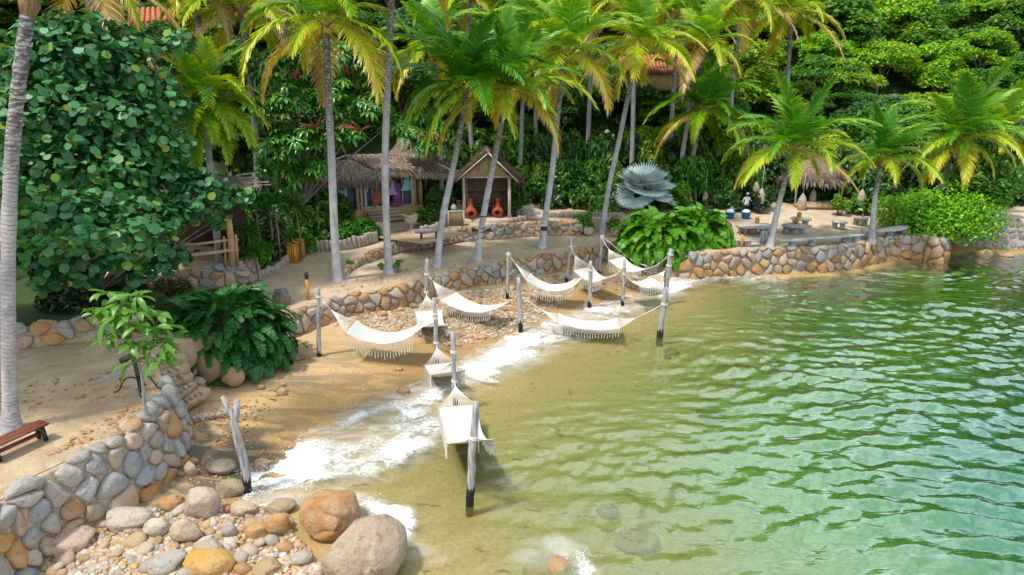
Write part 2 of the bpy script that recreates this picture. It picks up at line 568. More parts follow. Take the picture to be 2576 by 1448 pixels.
# ------------------------------------------------------------------ sea surface
wx = axis_lines(-9, 32, 0.115, -420, 420, 1.25)
wy = axis_lines(10.5, 38.5, 0.115, -420, 60, 1.25)
Pw, Fw = grid(wx, wy)
dw, _ = shore_dist(Pw)
depth = np.maximum(0, -beach_z(Pw))
rw = np.random.default_rng(21)
warp = np.stack([wavy(Pw, .06, 3, 2), wavy(Pw, .06, 4, 2)], 1)
Q = Pw + warp * 1.1
zw = np.zeros(len(Pw))
for k in range(40):
    lam = 0.34 * (4.9 ** (k / 39.0)) * rw.uniform(.85, 1.15)
    ang = math.radians(-90 + 17 + rw.normal() * 36)                     # the swell runs towards the camera and a little to the right
    d = np.array([math.cos(ang), math.sin(ang)])
    amp = 0.0060 * lam ** 0.95 * rw.uniform(.5, 1.35)
    ph = Q @ d * 2 * math.pi / lam + rw.uniform(0, 6.28)
    zw += amp * (np.sin(ph) + 0.25 * np.sin(2 * ph + .6))
calm = np.clip(depth / 0.9, 0.25, 1) * np.clip(1.2 - np.maximum(np.abs(Pw[:, 0] - 12) - 24, 0) / 20, 0, 1)
zw *= calm * (1.05 + .75 * wavy(Pw, .085, 8, 3))

FOAM = [  # breaking water along the shore: pixel, radius in metres, strength
    [(655, 1250, .9, 1.0), (700, 1195, 1.15, 1.0), (775, 1150, 1.35, 1.0), (860, 1110, 1.45, 1.0), (950, 1065, 1.35, .92), (1040, 1015, 1.15, .85), (1110, 965, 1.0, .9), (1165, 940, 1.4, .92),
     (1225, 908, 1.5, .9), (1300, 874, 1.55, .9), (1360, 846, 1.5, .88), (1450, 808, 1.4, .8), (1540, 778, 1.4, .8), (1630, 742, 1.3, .72), (1720, 706, 1.0, .82), (1790, 697, 1.0, .9), (1870, 700, .9, .8), (1960, 702, .7, .5)],
    [(880, 1185, 1.0, .85), (960, 1150, 1.1, .8), (1040, 1105, .9, .72), (1095, 1060, .7, .55), (1150, 990, .6, .5)],
    [(690, 1240, .9, 1.0), (770, 1215, .9, .9), (850, 1215, .7, .8)],
    [(900, 1258, .5, .7), (960, 1284, .3, .8), (1010, 1290, .3, .8), (1022, 1320, .3, .85), (1005, 1360, .35, .85), (985, 1400, .3, .6)],
    [(960, 1340, .5, .5), (930, 1300, .5, .5)],
    [(1045, 1385, .4, .55), (1110, 1400, .3, .45)],
    [(1335, 1400, .5, .42), (1400, 1372, .45, .55), (1452, 1395, .3, .85), (1475, 1432, .3, .85)],
    [(740, 1448, .4, .8), (780, 1440, .3, .8), (715, 1395, .25, .4)],
]
foam = np.zeros(len(Pw)); rough_w = np.zeros(len(Pw))
near = (Pw[:, 0] > -12) & (Pw[:, 0] < 22) & (Pw[:, 1] > 10) & (Pw[:, 1] < 42)
Pn = Pw[near]
fn = np.zeros(len(Pn)); rn = np.zeros(len(Pn))
for line in FOAM:
    pts = [(onz(x, y, 0), r, s) for x, y, r, s in line]
    for (a, ra, sa), (b, rb, sb) in zip(pts, pts[1:]):
        A, B = np.array([a.x, a.y]), np.array([b.x, b.y])
        t = np.clip(((Pn - A) @ (B - A)) / ((B - A) @ (B - A)), 0, 1)
        q = A + t[:, None] * (B - A)
        dd = np.sqrt(((Pn - q) ** 2).sum(1))
        rr = ra + t * (rb - ra); ss = sa + t * (sb - sa)
        fn = np.maximum(fn, ss * np.clip(1.5 - .95 * dd / rr, 0, 1) )
        rn = np.maximum(rn, np.clip(1.5 - dd / (rr * 1.3), 0, 1))
fn *= 1 + .28 * wavy(Pn, .22, 61, 3)
foam[near] = np.clip(fn, 0, 1.1); rough_w[near] = rn
turb = wavy(np.column_stack([Pw[:, 0], Pw[:, 1]]), .55, 62, 4)
zw += rough_w * (0.02 + 0.06 * turb + .05 * np.abs(wavy(Pw, 1.1, 63, 3))) * np.clip(foam * 1.4, .25, 1)
zw = np.where(dw > 0.05, np.minimum(zw, 0.10 * np.clip(foam, 0, 1) + .01), zw)

m, n, l, p = new_mat("sea_water")
n.remove(p)
out = n['Material Output']
dep = attr(n, "depth"); fo = attr(n, "foam")
def ex(k): return math_node(n, l, 'EXPONENT', math_node(n, l, 'MULTIPLY', dep, -k))
comb = n.new("ShaderNodeCombineColor")
l.new(ex(.52), comb.inputs[0]); l.new(ex(.07), comb.inputs[1]); l.new(ex(.40), comb.inputs[2])
tr = n.new("ShaderNodeBsdfTransparent"); l.new(comb.outputs[0], tr.inputs[0])
df = n.new("ShaderNodeBsdfDiffuse")                                        # light given back by the water itself
turbc = mix_rgb(n, l, smooth_step(n, l, dep, .30, 1.25), (.46, .385, .14), (.115, .36, .055))
turbc = mix_rgb(n, l, smooth_step(n, l, dep, 1.0, 2.1), turbc, (.012, .205, .075))
turbc = mix_rgb(n, l, smooth_step(n, l, dep, 2.1, 3.7), turbc, (.003, .075, .085))
l.new(turbc, df.inputs[0])
body = n.new("ShaderNodeMixShader")
l.new(math_node(n, l, 'MULTIPLY', math_node(n, l, 'SUBTRACT', 1.0, math_node(n, l, 'EXPONENT', math_node(n, l, 'MULTIPLY', dep, -.42))), .95), body.inputs[0])
l.new(tr.outputs[0], body.inputs[1]); l.new(df.outputs[0], body.inputs[2])
gl = n.new("ShaderNodeBsdfGlossy"); gl.inputs['Roughness'].default_value = .03
rip = noise_out(n, l, 3.6, 3, stretch=(.5, 1.5, 1), dist=.6)
bmp = n.new("ShaderNodeBump"); bmp.inputs['Strength'].default_value = .30; bmp.inputs['Distance'].default_value = .05
l.new(rip, bmp.inputs['Height'])
l.new(bmp.outputs[0], gl.inputs['Normal'])
fr = n.new("ShaderNodeFresnel"); fr.inputs[0].default_value = 1.5; l.new(bmp.outputs[0], fr.inputs['Normal'])
surf = n.new("ShaderNodeMixShader")
l.new(math_node(n, l, 'MULTIPLY', math_node(n, l, 'MULTIPLY', fr.outputs[0], 4.2), smooth_step(n, l, dep, -.15, 1.3), clamp=True), surf.inputs[0])
l.new(body.outputs[0], surf.inputs[1]); l.new(gl.outputs[0], surf.inputs[2])
# foam: lace of broken water laid over the sea
fnz = noise_out(n, l, 1.5, 8, dist=1.4, rough=.62, stretch=(.75, 1.25, 1))
fnf = noise_out(n, l, 6.5, 6, dist=1.0, rough=.6)
def ridge_of(v): return math_node(n, l, 'SUBTRACT', 1.0, math_node(n, l, 'MULTIPLY', math_node(n, l, 'ABSOLUTE', math_node(n, l, 'SUBTRACT', v, .5)), 4.2))
fbig = noise_out(n, l, .55, 4, dist=.6, stretch=(.8, 1.2, 1))
fsum = math_node(n, l, 'ADD', math_node(n, l, 'MULTIPLY', ridge_of(fnz), .50), math_node(n, l, 'MULTIPLY', ridge_of(fnf), .42))
fsum = math_node(n, l, 'ADD', fsum, math_node(n, l, 'MULTIPLY', math_node(n, l, 'SUBTRACT', fbig, .5), 2.1))
lev = math_node(n, l, 'ADD', math_node(n, l, 'ADD', fsum, math_node(n, l, 'MULTIPLY', fo, 1.3)), -1.60)
fmask = smooth_step(n, l, lev, -.18, .62)
thin = math_node(n, l, 'MULTIPLY', smooth_step(n, l, fo, .05, .8), math_node(n, l, 'MULTIPLY', smooth_step(n, l, noise_out(n, l, 1.1, 6, dist=1.2, stretch=(.7, 1.4, 1)), .30, .70), .42))
fmask = math_node(n, l, 'MAXIMUM', fmask, thin)
fd = n.new("ShaderNodeBsdfDiffuse"); fd.inputs[0].default_value = (.80, .80, .79, 1)
fb = n.new("ShaderNodeBump"); fb.inputs['Strength'].default_value = .8; fb.inputs['Distance'].default_value = .12
l.new(math_node(n, l, 'ADD', fnz, math_node(n, l, 'MULTIPLY', fnf, .5)), fb.inputs['Height']); l.new(fb.outputs[0], fd.inputs['Normal'])
ms = n.new("ShaderNodeMixShader")
l.new(math_node(n, l, 'MULTIPLY', fmask, .93), ms.inputs[0]); l.new(surf.outputs[0], ms.inputs[1]); l.new(fd.outputs[0], ms.inputs[2])
l.new(ms.outputs[0], out.inputs['Surface'])
M['water'] = m
link("sea_water", mesh_data("sea_water", np.column_stack([Pw, zw]), Fw, m, True, dict(depth=depth, foam=foam)), kind='structure')

# spray thrown up where the wave breaks
sp = []
rs = np.random.default_rng(31)
for cx, cy, cnt, sx, sy, hz in [(700, 1185, 210, 60, 40, .38), (660, 1225, 90, 26, 30, .4), (790, 1120, 80, 60, 22, .2), (1000, 1320, 70, 30, 34, .2), (1460, 1415, 50, 24, 18, .2), (1230, 885, 60, 70, 22, .15), (925, 1275, 40, 26, 16, .25)]:
    for k in range(cnt):
        q = onz(cx + rs.normal() * sx * .6, cy + rs.normal() * sy * .6, 0)
        r = .006 + .014 * rs.random() ** 3
        sp.append((ICO1[0] * r + np.array([q.x, q.y, .05 + hz * rs.random() ** 1.6]), ICO1[1]))
V = np.concatenate([g[0] for g in sp]); Fs = np.concatenate([g[1] + i * len(ICO1[0]) for i, g in enumerate(sp)])
M['spray'] = noise_mat("spray", (.86, .87, .88), (.9, .9, .9), 5, .5)
link("spray", mesh_data("spray", V, Fs, M['spray'], True), kind='stuff')

# ------------------------------------------------------------------ terraces
def soil_mat(name, c1, c2, c3):
    m, n, l, p = new_mat(name)
    a = noise_out(n, l, .45, 7, dist=.9, rough=.6); b = noise_out(n, l, 3.0, 6); e = noise_out(n, l, 45, 3)
    c = mix_rgb(n, l, smooth_step(n, l, a, .36, .62), c1, c2)
    c = mix_rgb(n, l, math_node(n, l, 'MULTIPLY', smooth_step(n, l, b, .55, .72), .5), c, c3)
    sp_ = smooth_step(n, l, e, .70, .74)
    c = mix_rgb(n, l, math_node(n, l, 'MULTIPLY', sp_, .5), c, (.16, .10, .05))
    l.new(c, p.inputs['Base Color']); p.inputs['Roughness'].default_value = .95; p.inputs['Specular IOR Level'].default_value = .15
    vo = n.new("ShaderNodeTexVoronoi"); vo.feature = 'SMOOTH_F1'; vo.inputs['Scale'].default_value = 2.6
    tc_ = n.new("ShaderNodeTexCoord"); l.new(tc_.outputs['Object'], vo.inputs['Vector'])
    tread = smooth_step(n, l, vo.outputs['Distance'], .05, .30)
    bump_in(n, l, p, math_node(n, l, 'ADD', math_node(n, l, 'ADD', math_node(n, l, 'MULTIPLY', b, 2.0), e), math_node(n, l, 'MULTIPLY', tread, 1.0)), .8, .06)
    return m
M['soil'] = soil_mat("packed_sand", (.63, .50, .365), (.54, .405, .265), (.42, .295, .18))
M['soil_l'] = soil_mat("packed_earth", (.60, .455, .31), (.47, .335, .205), (.33, .22, .13))
M['forest_floor'] = noise_mat("forest_floor", (.028, .05, .014), (.05, .085, .02), .6, .95, .5, 4, c3=(.07, .06, .03))

def sheet(name, pts, mat, thick=0.5, bumpy=.03, seed=1, fine=0.7):
    """ground sheet over a polygon of 3-D corner points: corners blended smoothly, a skirt below the edge"""
    P3 = np.array([tuple(q) for q in pts])
    x0, y0 = P3[:, :2].min(0); x1, y1 = P3[:, :2].max(0)
    edge = []
    for i in range(len(P3)):
        a, b = P3[i], P3[(i + 1) % len(P3)]
        k = max(1, int(np.linalg.norm(b[:2] - a[:2]) / fine))
        for j in range(k): edge.append(a + (b - a) * j / k)
    edge = np.array(edge)
    g = [(x, y) for x in np.arange(x0 + .1, x1, fine) for y in np.arange(y0 + .13, y1, fine)]
    g = np.array(g)
    inside = np.zeros(len(g), bool)
    E = P3[:, :2]
    for i in range(len(E)):
        a, b = E[i], E[(i + 1) % len(E)]
        cond = (a[1] > g[:, 1]) != (b[1] > g[:, 1])
        xi = (b[0] - a[0]) * (g[:, 1] - a[1]) / (b[1] - a[1] + 1e-12) + a[0]
        inside ^= cond & (g[:, 0] < xi)
    g = g[inside]
    dmin = np.sqrt(((g[:, None, :] - edge[None, :, :2]) ** 2).sum(2))
    w = 1 / (dmin + .15) ** 3
    z = (w * edge[None, :, 2]).sum(1) / w.sum(1) + bumpy * wavy(g, .25, seed, 2)
    g = g[dmin.min(1) > .25 * fine]; z = z[dmin.min(1) > .25 * fine]
    allp = [Vector((q[0], q[1])) for q in edge] + [Vector((q[0], q[1])) for q in g]
    ne = len(edge)
    res = geometry.delaunay_2d_cdt(allp, [], [list(range(ne))], 1, 1e-5)
    zz = np.concatenate([edge[:, 2], z])
    V = []
    for v, src in zip(res[0], res[3]):
        V.append((v.x, v.y, zz[src[0]] if src else P3[:, 2].mean()))
    F = [tuple(f) for f in res[2]]
    F2 = []
    for f in F:
        a, b, c = (np.array(V[i]) for i in f[:3])
        F2.append(f if np.cross(b - a, c - a)[2] > 0 else tuple(reversed(f)))
    base = len(V)
    for q in edge: V.append((q[0], q[1], q[2] - .004))
    for q in edge: V.append((q[0], q[1], q[2] - thick))
    for i in range(ne):
        j = (i + 1) % ne
        F2.append((base + i, base + ne + i, base + ne + j, base + j))
    me = mesh_data(name, np.array(V), F2, mat, False)
    me.polygons.foreach_set("use_smooth", np.array([i < len(F) for i in range(len(F2))]))
    return link(name, me, kind='structure')

LT_Z, MT_Z, UT_Z, RT_Z = 2.15, 1.3, 2.2, 1.5
LW = [(-130, 1400, LT_Z), (-60, 1330, LT_Z), (0, 1272, LT_Z), (100, 1198, LT_Z), (175, 1163, LT_Z), (260, 1130, LT_Z), (345, 1072, LT_Z), (392, 1030, LT_Z), (420, 992, LT_Z), (430, 965, LT_Z), (424, 948, LT_Z)]
MW = [(715, 800, MT_Z), (760, 782, MT_Z), (810, 765, MT_Z), (870, 747, MT_Z), (930, 738, MT_Z), (990, 728, MT_Z), (1050, 712, MT_Z), (1100, 697, MT_Z), (1180, 680, MT_Z), (1260, 664, MT_Z), (1340, 652, MT_Z), (1430, 638, MT_Z),
      (1480, 627, MT_Z), (1540, 615, MT_Z), (1585, 612, MT_Z)]
RW = [(1590, 620, 1.3), (1650, 632, 1.35), (1720, 641, 1.4), (1800, 636, RT_Z), (1870, 631, RT_Z), (1950, 627, RT_Z), (2060, 626, RT_Z), (2120, 622, RT_Z), (2170, 613, RT_Z), (2232, 600, RT_Z), (2290, 594, RT_Z), (2340, 596, RT_Z), (2362, 606, RT_Z - .05), (2378, 608, RT_Z - .2), (2388, 596, RT_Z - .2), (2388, 584, RT_Z - .2)]
UW = [(845, 706, 1.36), (868, 690, 1.45), (890, 664, 1.62), (925, 642, 1.75), (970, 622, 1.9), (1010, 606, 2.0), (1060, 592, 2.1), (1120, 580, 2.15), (1200, 571, 2.2), (1280, 566, 2.2), (1360, 561, 2.2), (1420, 559, 2.2), (1456, 560, 2.2), (1466, 552, 2.2)]

lw, mw, rwl, uw = W(LW), W(MW), W(RW), W(UW)
def inset(pts, d, dz=0.0):
    out = []
    for i, q in enumerate(pts):
        a, b = pts[max(i - 1, 0)], pts[min(i + 1, len(pts) - 1)]
        t = Vector((b.x - a.x, b.y - a.y, 0)).normalized()
        out.append(Vector((q.x - t.y * d, q.y + t.x * d, q.z + dz)))
    return out

lt_pts = inset(lw, .18, -.02) + [onz(400, 925, 2.17), onz(382, 905, 2.15), onz(440, 868, 2.15), Vector((-9.6, 24.5, 2.1)), Vector((-22, 26.0, 2.25)), Vector((-34, 22, 2.25)), Vector((-34, 8, 2.25))]
sheet("left_terrace_ground", lt_pts, M['soil_l'], 1.9, .025, 11, .6)
mt_pts = inset(mw, .18, -.02) + [Vector((9.2, 43.8, 1.34)), Vector((5.2, 45.6, 1.3)), Vector((0, 43.4, 1.3)), Vector((-6, 38.6, 1.3)), Vector((-9.5, 37.0, 1.3)), Vector((-12.2, 34.2, 1.3)), Vector((-13.6, 31.2, 1.3)), Vector((-12.6, 28.6, 1.28))]
sheet("palm_terrace_ground", mt_pts, M['soil'], 1.0, .03, 12, .7)
ut_pts = inset(uw, .16, -.02) + [Vector((8.2, 45.4, 2.0)), Vector((9.5, 50, 2.0)), Vector((10, 60, 2.4)), Vector((-6, 60, 2.4)), Vector((-26, 50, 2.4)), Vector((-26, 36, 2.3)), Vector((-17, 34.5, 1.5)), Vector((-13.4, 31.4, 1.304)), Vector((-11.4, 31.6, 1.304))]
sheet("garden_path", ut_pts, M['soil'], 1.0, .02, 13, .7)
rt_pts = inset(rwl[2:], .18, -.02) + [Vector((30, 44.5, 1.2)), Vector((34, 50, 1.5)), Vector((60, 58, 1.8)), Vector((60, 66, 2.2)), Vector((6, 66, 2.2)), Vector((7.6, 50, 1.8)), Vector((8.8, 44, 1.4))]
sheet("table_terrace_ground", rt_pts, M['soil'], 1.2, .03, 14, .8)

# hillside behind everything
hx = np.linspace(-190, 230, 71); hy = np.linspace(46, 300, 52)
Ph, Fh = grid(hx, hy)
front = np.where(Ph[:, 0] < -6, 50.5 - np.clip((-Ph[:, 0] - 14) * .55, 0, 26), 57 + np.clip((Ph[:, 0] - 6) * .1, 0, 6))
rise = np.maximum(0, Ph[:, 1] - front)
zh = 1.0 + np.minimum(rise * .66, 58 + rise * .1) * (1 + .12 * wavy(Ph, .012, 41, 3)) + .5 * wavy(Ph, .05, 42, 2) * np.clip(rise / 6, 0, 1)
zh = np.where(rise <= 0, .6, zh + .2)
link("hillside", mesh_data("hillside", np.column_stack([Ph, zh]), Fh, M['forest_floor'], True), kind='structure')
def hill_z(x, y):
    fr_ = 50.5 - np.clip((-x - 14) * .55, 0, 26) if x < -6 else 57 + np.clip((x - 6) * .1, 0, 6)
    r_ = max(0.0, y - fr_)
    if r_ <= 0: return 2.0
    P_ = np.array([[x, y]])
    return float(1.0 + min(r_ * .66, 58 + r_ * .1) * (1 + .12 * wavy(P_, .012, 41, 3)[0]) + .5 * wavy(P_, .05, 42, 2)[0] * min(r_ / 6, 1) + .2)

# ------------------------------------------------------------------ stone walls
def resample(pts, step):
    P = np.array([tuple(q) for q in pts])
    # Catmull-Rom through the surveyed points
    out = []
    for i in range(len(P) - 1):
        p0 = P[max(i - 1, 0)]; p1 = P[i]; p2 = P[i + 1]; p3 = P[min(i + 2, len(P) - 1)]
        k = max(2, int(np.linalg.norm(p2 - p1) / .1))
        for j in range(k):
            t = j / k
            out.append(.5 * ((2 * p1) + (-p0 + p2) * t + (2 * p0 - 5 * p1 + 4 * p2 - p3) * t * t + (-p0 + 3 * p1 - 3 * p2 + p3) * t ** 3))
    out.append(P[-1])
    out = np.array(out)
    s = np.concatenate([[0], np.cumsum(np.linalg.norm(np.diff(out[:, :2], axis=0), axis=1))])
    S = np.arange(0, s[-1], step)
    S = np.append(S, s[-1])
    return S, np.stack([np.interp(S, s, out[:, k]) for k in range(3)], 1)

def clip_poly(poly, n_, c_):
    out = []
    for i in range(len(poly)):
        a, b = poly[i], poly[(i + 1) % len(poly)]
        da, db_ = a @ n_ - c_, b @ n_ - c_
        if da <= 0: out.append(a)
        if (da < 0 < db_) or (db_ < 0 < da): out.append(a + (b - a) * (da / (da - db_)))
    return out

def cobble_cells(Wd, Ht, size, r, stretch=1.3, drop=.2):
    sx, sy = size * stretch, size * .88
    seeds = []
    row = 0
    y = -sy * .5
    while y < Ht + sy:
        x = -sx + (sx * .5 if row % 2 else 0)
        while x < Wd + sx:
            if r.random() > drop: seeds.append((x + r.uniform(-.36, .36) * sx, y + r.uniform(-.34, .34) * sy))
            x += sx
        y += sy; row += 1
    S = np.array(seeds)
    cells = []
    for i, c in enumerate(S):
        if not (0 <= c[0] <= Wd and 0 <= c[1] <= Ht): continue
        d2 = ((S - c) ** 2 * np.array([1 / stretch, 1])).sum(1)
        nb = np.argsort(d2)[1:15]
        poly = [np.array(q, float) for q in ((max(0, c[0] - 2 * sx), max(0, c[1] - 2 * sy)), (min(Wd, c[0] + 2 * sx), max(0, c[1] - 2 * sy)), (min(Wd, c[0] + 2 * sx), min(Ht, c[1] + 2 * sy)), (max(0, c[0] - 2 * sx), min(Ht, c[1] + 2 * sy)))]
        for j in nb:
            nrm = S[j] - c
            poly = clip_poly(poly, nrm, ((S[j] + c) / 2) @ nrm)
            if len(poly) < 3: break
        if len(poly) >= 3: cells.append(np.array(poly))
    return cells

def stone_wall(name, pts, zbase, size, label, cat="wall", cap=.36, seed=1, ochre=(0.08, .5), grey=.2, side=1, gap=.94, depth_k=.36, batter=.10, kindname="stone", frame=None, mortar=None, group=None, ochre_h=.45):
    """retaining wall of fieldstone in mortar: every stone a part of its own"""
    r = np.random.default_rng(seed)
    S, P = resample(pts, .15)
    L = S[-1]
    zt_mean = P[:, 2]
    zb_ = np.array([zbase if not callable(zbase) else zbase(q[0], q[1]) for q in P])
    Hmax = float((zt_mean - zb_).max())
    tan = np.gradient(P[:, :2], axis=0); tan /= np.linalg.norm(tan, axis=1)[:, None]
    kern = np.ones(5) / 5
    for k in range(2):
        tan[:, k] = np.convolve(np.pad(tan[:, k], 2, mode='edge'), kern, 'valid')
    tan /= np.linalg.norm(tan, axis=1)[:, None]
    nor = np.stack([tan[:, 1], -tan[:, 0]], 1) * side
    def surf(s, t, off):
        """point on the wall skin: s along it, t up the face measured from its top (negative) and then back over the cap"""
        s = np.clip(s, 0, L)
        px_, py_, pz_ = (np.interp(s, S, P[:, k]) for k in range(3))
        nx_, ny_ = np.interp(s, S, nor[:, 0]), np.interp(s, S, nor[:, 1])
        R = .10
        a = np.clip((t + R) / (2 * R), 0, 1) * (math.pi / 2)
        face = np.minimum(t, -R); capd = np.maximum(t, R)
        up = np.where(t <= -R, t, np.where(t >= R, 0, -R + R * np.sin(a)))
        inn = np.where(t <= -R, face * -0.0, np.where(t >= R, t, R - R * np.cos(a)))
        outw = -inn + np.where(t < 0, -t * batter, 0) + off * np.cos(a)
        z = pz_ + up + off * np.sin(a)
        return np.stack([px_ + nx_ * outw, py_ + ny_ * outw, z], -1)
    c0 = P.mean(0)
    root = empty(name, (c0[0], c0[1], zb_.mean()), 0, label, cat, group)
    off0 = np.array(root.location)
    # mortar bed
    ts = np.concatenate([np.linspace(-Hmax, -.1, 6), np.linspace(-.06, cap, 5)])
    V = np.concatenate([surf(S, np.full(len(S), t), -.045) for t in ts]) - off0
    ns = len(S)
    F = [(i * ns + k, i * ns + k + 1, (i + 1) * ns + k + 1, (i + 1) * ns + k) for i in range(len(ts) - 1) for k in range(ns - 1)]
    if side < 0: F = [tuple(reversed(f)) for f in F]
    part("mortar", (V, F), mortar or M['mortar'], root)
    zb_i = lambda s: np.interp(s, S, zb_)
    for poly in cobble_cells(L, Hmax + cap, size, r):
        c = poly.mean(0)
        tt = c[1] - Hmax
        zc = np.interp(c[0], S, P[:, 2]) + min(tt, 0)
        if zc < zb_i(c[0]) - .12: continue
        if poly[:, 0].ptp() < .3 * size if hasattr(poly, 'ptp') else np.ptp(poly[:, 0]) < .3 * size: continue
        g_ = gap * r.uniform(.93, 1.03)
        q = c + (poly - c) * g_
        for _ in range(2):                                     # round the corners
            q = np.concatenate([np.stack([.75 * q + .25 * np.roll(q, -1, 0), .25 * q + .75 * np.roll(q, -1, 0)], 1).reshape(-1, 2)])
        if len(q) > 22: q = q[::2]
        rad = np.sqrt(((q - c) ** 2).sum(1)).mean()
        dpt = min(.20, rad * depth_k * r.uniform(.8, 1.35))
        tilt = r.normal(size=2) * .16
        V = []
        for sc_, of in ((1.0, -.06), (1.0, dpt * .22), (.90, dpt * .66), (.66, dpt * .93), (.3, dpt * 1.03)):
            pq = c + (q - c) * sc_
            o_ = of + ((pq - c) @ tilt) * (1 if of > 0 else 0) + r.normal(size=len(pq)) * .008 * (of > 0)
            V.append(surf(pq[:, 0], pq[:, 1] - Hmax, o_))
        k = len(q)
        V = np.concatenate(V)
        F = [(i * k + a, i * k + (a + 1) % k, (i + 1) * k + (a + 1) % k, (i + 1) * k + a) for i in range(4) for a in range(k)] + [tuple(range(4 * k, 5 * k))]
        if side < 0: F = [tuple(reversed(f)) for f in F]
        cen = V.mean(0)
        hrel = (zc - zb_i(c[0]))
        oc = ochre[1] if hrel < ochre_h * r.uniform(.7, 1.25) else ochre[0]
        col = stone_col(r, oc, grey if hrel > .5 else grey * .4)
        link(kindname, mesh_data(kindname, V - cen, F, M['stone'], True), root, loc=tuple(cen - off0), color=col)
    return root

stone_wall("stone_wall", lw, lambda x, y: -.05, .47, "curving grey and tan fieldstone retaining wall around the sand terrace with the brown bench", seed=3, ochre=(.12, .5), grey=.42, cap=.4, batter=.2, ochre_h=.6)
stone_wall("stone_wall", mw, lambda x, y: .08, .46, "low tan fieldstone wall at the back of the hammock beach, below the leaning palms", seed=4, ochre=(.12, .35), grey=.05)
stone_wall("stone_wall", rwl, lambda x, y: -.35, .50, "long fieldstone sea wall rising from the green water below the slab tables", seed=5, ochre=(.06, .8), grey=.08, batter=.14, ochre_h=1.05)
stone_wall("stone_wall", uw, lambda x, y: 1.26, .36, "upper fieldstone wall between the palm roots and the path to the thatched hut", seed=6, ochre=(.12, .2), grey=.12)
# ------------------------------------------------------------------ hammock posts
def post_mat():
    m, n, l, p = new_mat("driftwood_post")
    a = noise_out(n, l, 3.0, 6, stretch=(5, 5, .5), dist=.3); b = noise_out(n, l, 16, 5, stretch=(4, 4, .35))
    c = mix_rgb(n, l, smooth_step(n, l, a, .32, .68), (.24, .225, .225), (.50, .485, .48))
    c = mix_rgb(n, l, math_node(n, l, 'MULTIPLY', smooth_step(n, l, b, .58, .7), .7), c, (.11, .10, .10))
    h = attr(n, "wetline")
    w = math_node(n, l, 'ADD', h, math_node(n, l, 'MULTIPLY', math_node(n, l, 'SUBTRACT', a, .5), .9))
    c = mix_rgb(n, l, smooth_step(n, l, w, .02, -.10), c, (.012, .011, .012))
    l.new(c, p.inputs['Base Color']); p.inputs['Roughness'].default_value = .85
    bump_in(n, l, p, math_node(n, l, 'ADD', a, b), .6, .02)
    return m
M['post'] = post_mat()

POSTS = {}
def make_post(key, base, top, zg, r, label, wet=.45, fork=False, seed=0, group="hammock posts"):
    b = onz(base[0], base[1], zg)
    t = at(top[0], top[1], b.y)
    root = empty("hammock_post", b, 0, label, "post", group)
    d = t - b
    rr = random.Random(seed + 50)
    pts, rad = [], []
    for i in range(11):
        u = i / 10
        w = math.sin(u * math.pi)
        pts.append(Vector((0, 0, -.5)) * (1 if i == 0 else 0) + d * u + Vector((rr.uniform(-1, 1), rr.uniform(-1, 1), 0)) * .028 * w)
        rad.append(r * (1.14 - .25 * u) * rr.uniform(.95, 1.06))
    rad[-1] *= .86
    g = tube(pts, rad, 9, True, .05, seed)
    wl_ = g[0][:, 2] - wet
    part("pole", g, M['post'], root, smooth=True, attrs=dict(wetline=wl_))
    POSTS[key] = (b, t, r, root)
    return root

make_post('p2', (1180, 1278), (1197, 1012), -.12, .105, "tall grey post standing in the sea at the foot of the nearest hammock", .72, seed=2)
make_post('p3', (1146, 1024), (1139, 836), .02, .09, "grey post at the head of the nearest hammock, its foot in the foam", .45, seed=3)
make_post('p4', (1099, 912), (1092, 750), .15, .085, "slender post between the two hammocks that hang in line towards the sea", .3, seed=4)
make_post('p5', (1072, 778), (1074, 652), .25, .095, "rope-bound post against the middle of the low stone wall", .2, seed=5)
make_post('p6', (803, 897), (801, 722), .25, .085, "lone post beside the dark fern mound, holding the left end of a hammock", .3, seed=6)
make_post('p7', (1276, 755), (1279, 634), .25, .085, "post close to the stone wall with a black foot among the orange pebbles", .5, seed=7)
make_post('p8', (1310, 834), (1304, 699), .05, .10, "post at the foam line where three hammock ropes meet", .55, seed=8)
make_post('p9', (1425, 713), (1438, 596), .26, .085, "leaning post in front of the wall below the board-carrying palm", .45, seed=9)
make_post('p10', (1483, 774), (1486, 657), .06, .10, "post with a white rope ring just left of two short hammocks", .4, seed=10)
make_post('p11', (1506, 693), (1515, 592), .25, .085, "post below the potted plants with two hammock ropes on its top", .4, seed=11)
make_post('p12', (1566, 772), (1571, 652), .0, .08, "thin post with a dark foot in the foam between two short hammocks", .45, seed=12)
make_post('p13', (1672, 762), (1688, 627), -.05, .125, "thick post behind another one, top rope going up to the far sling", .5, seed=13)
make_post('p14', (1658, 857), (1677, 724), -.2, .13, "thick bent post standing alone in the clear water at the right end of a hammock", .62, seed=14)
make_post('p15', (1758, 695), (1760, 598), -.3, .085, "farthest post in the surf under the big fern on the sea wall", .75, seed=15)

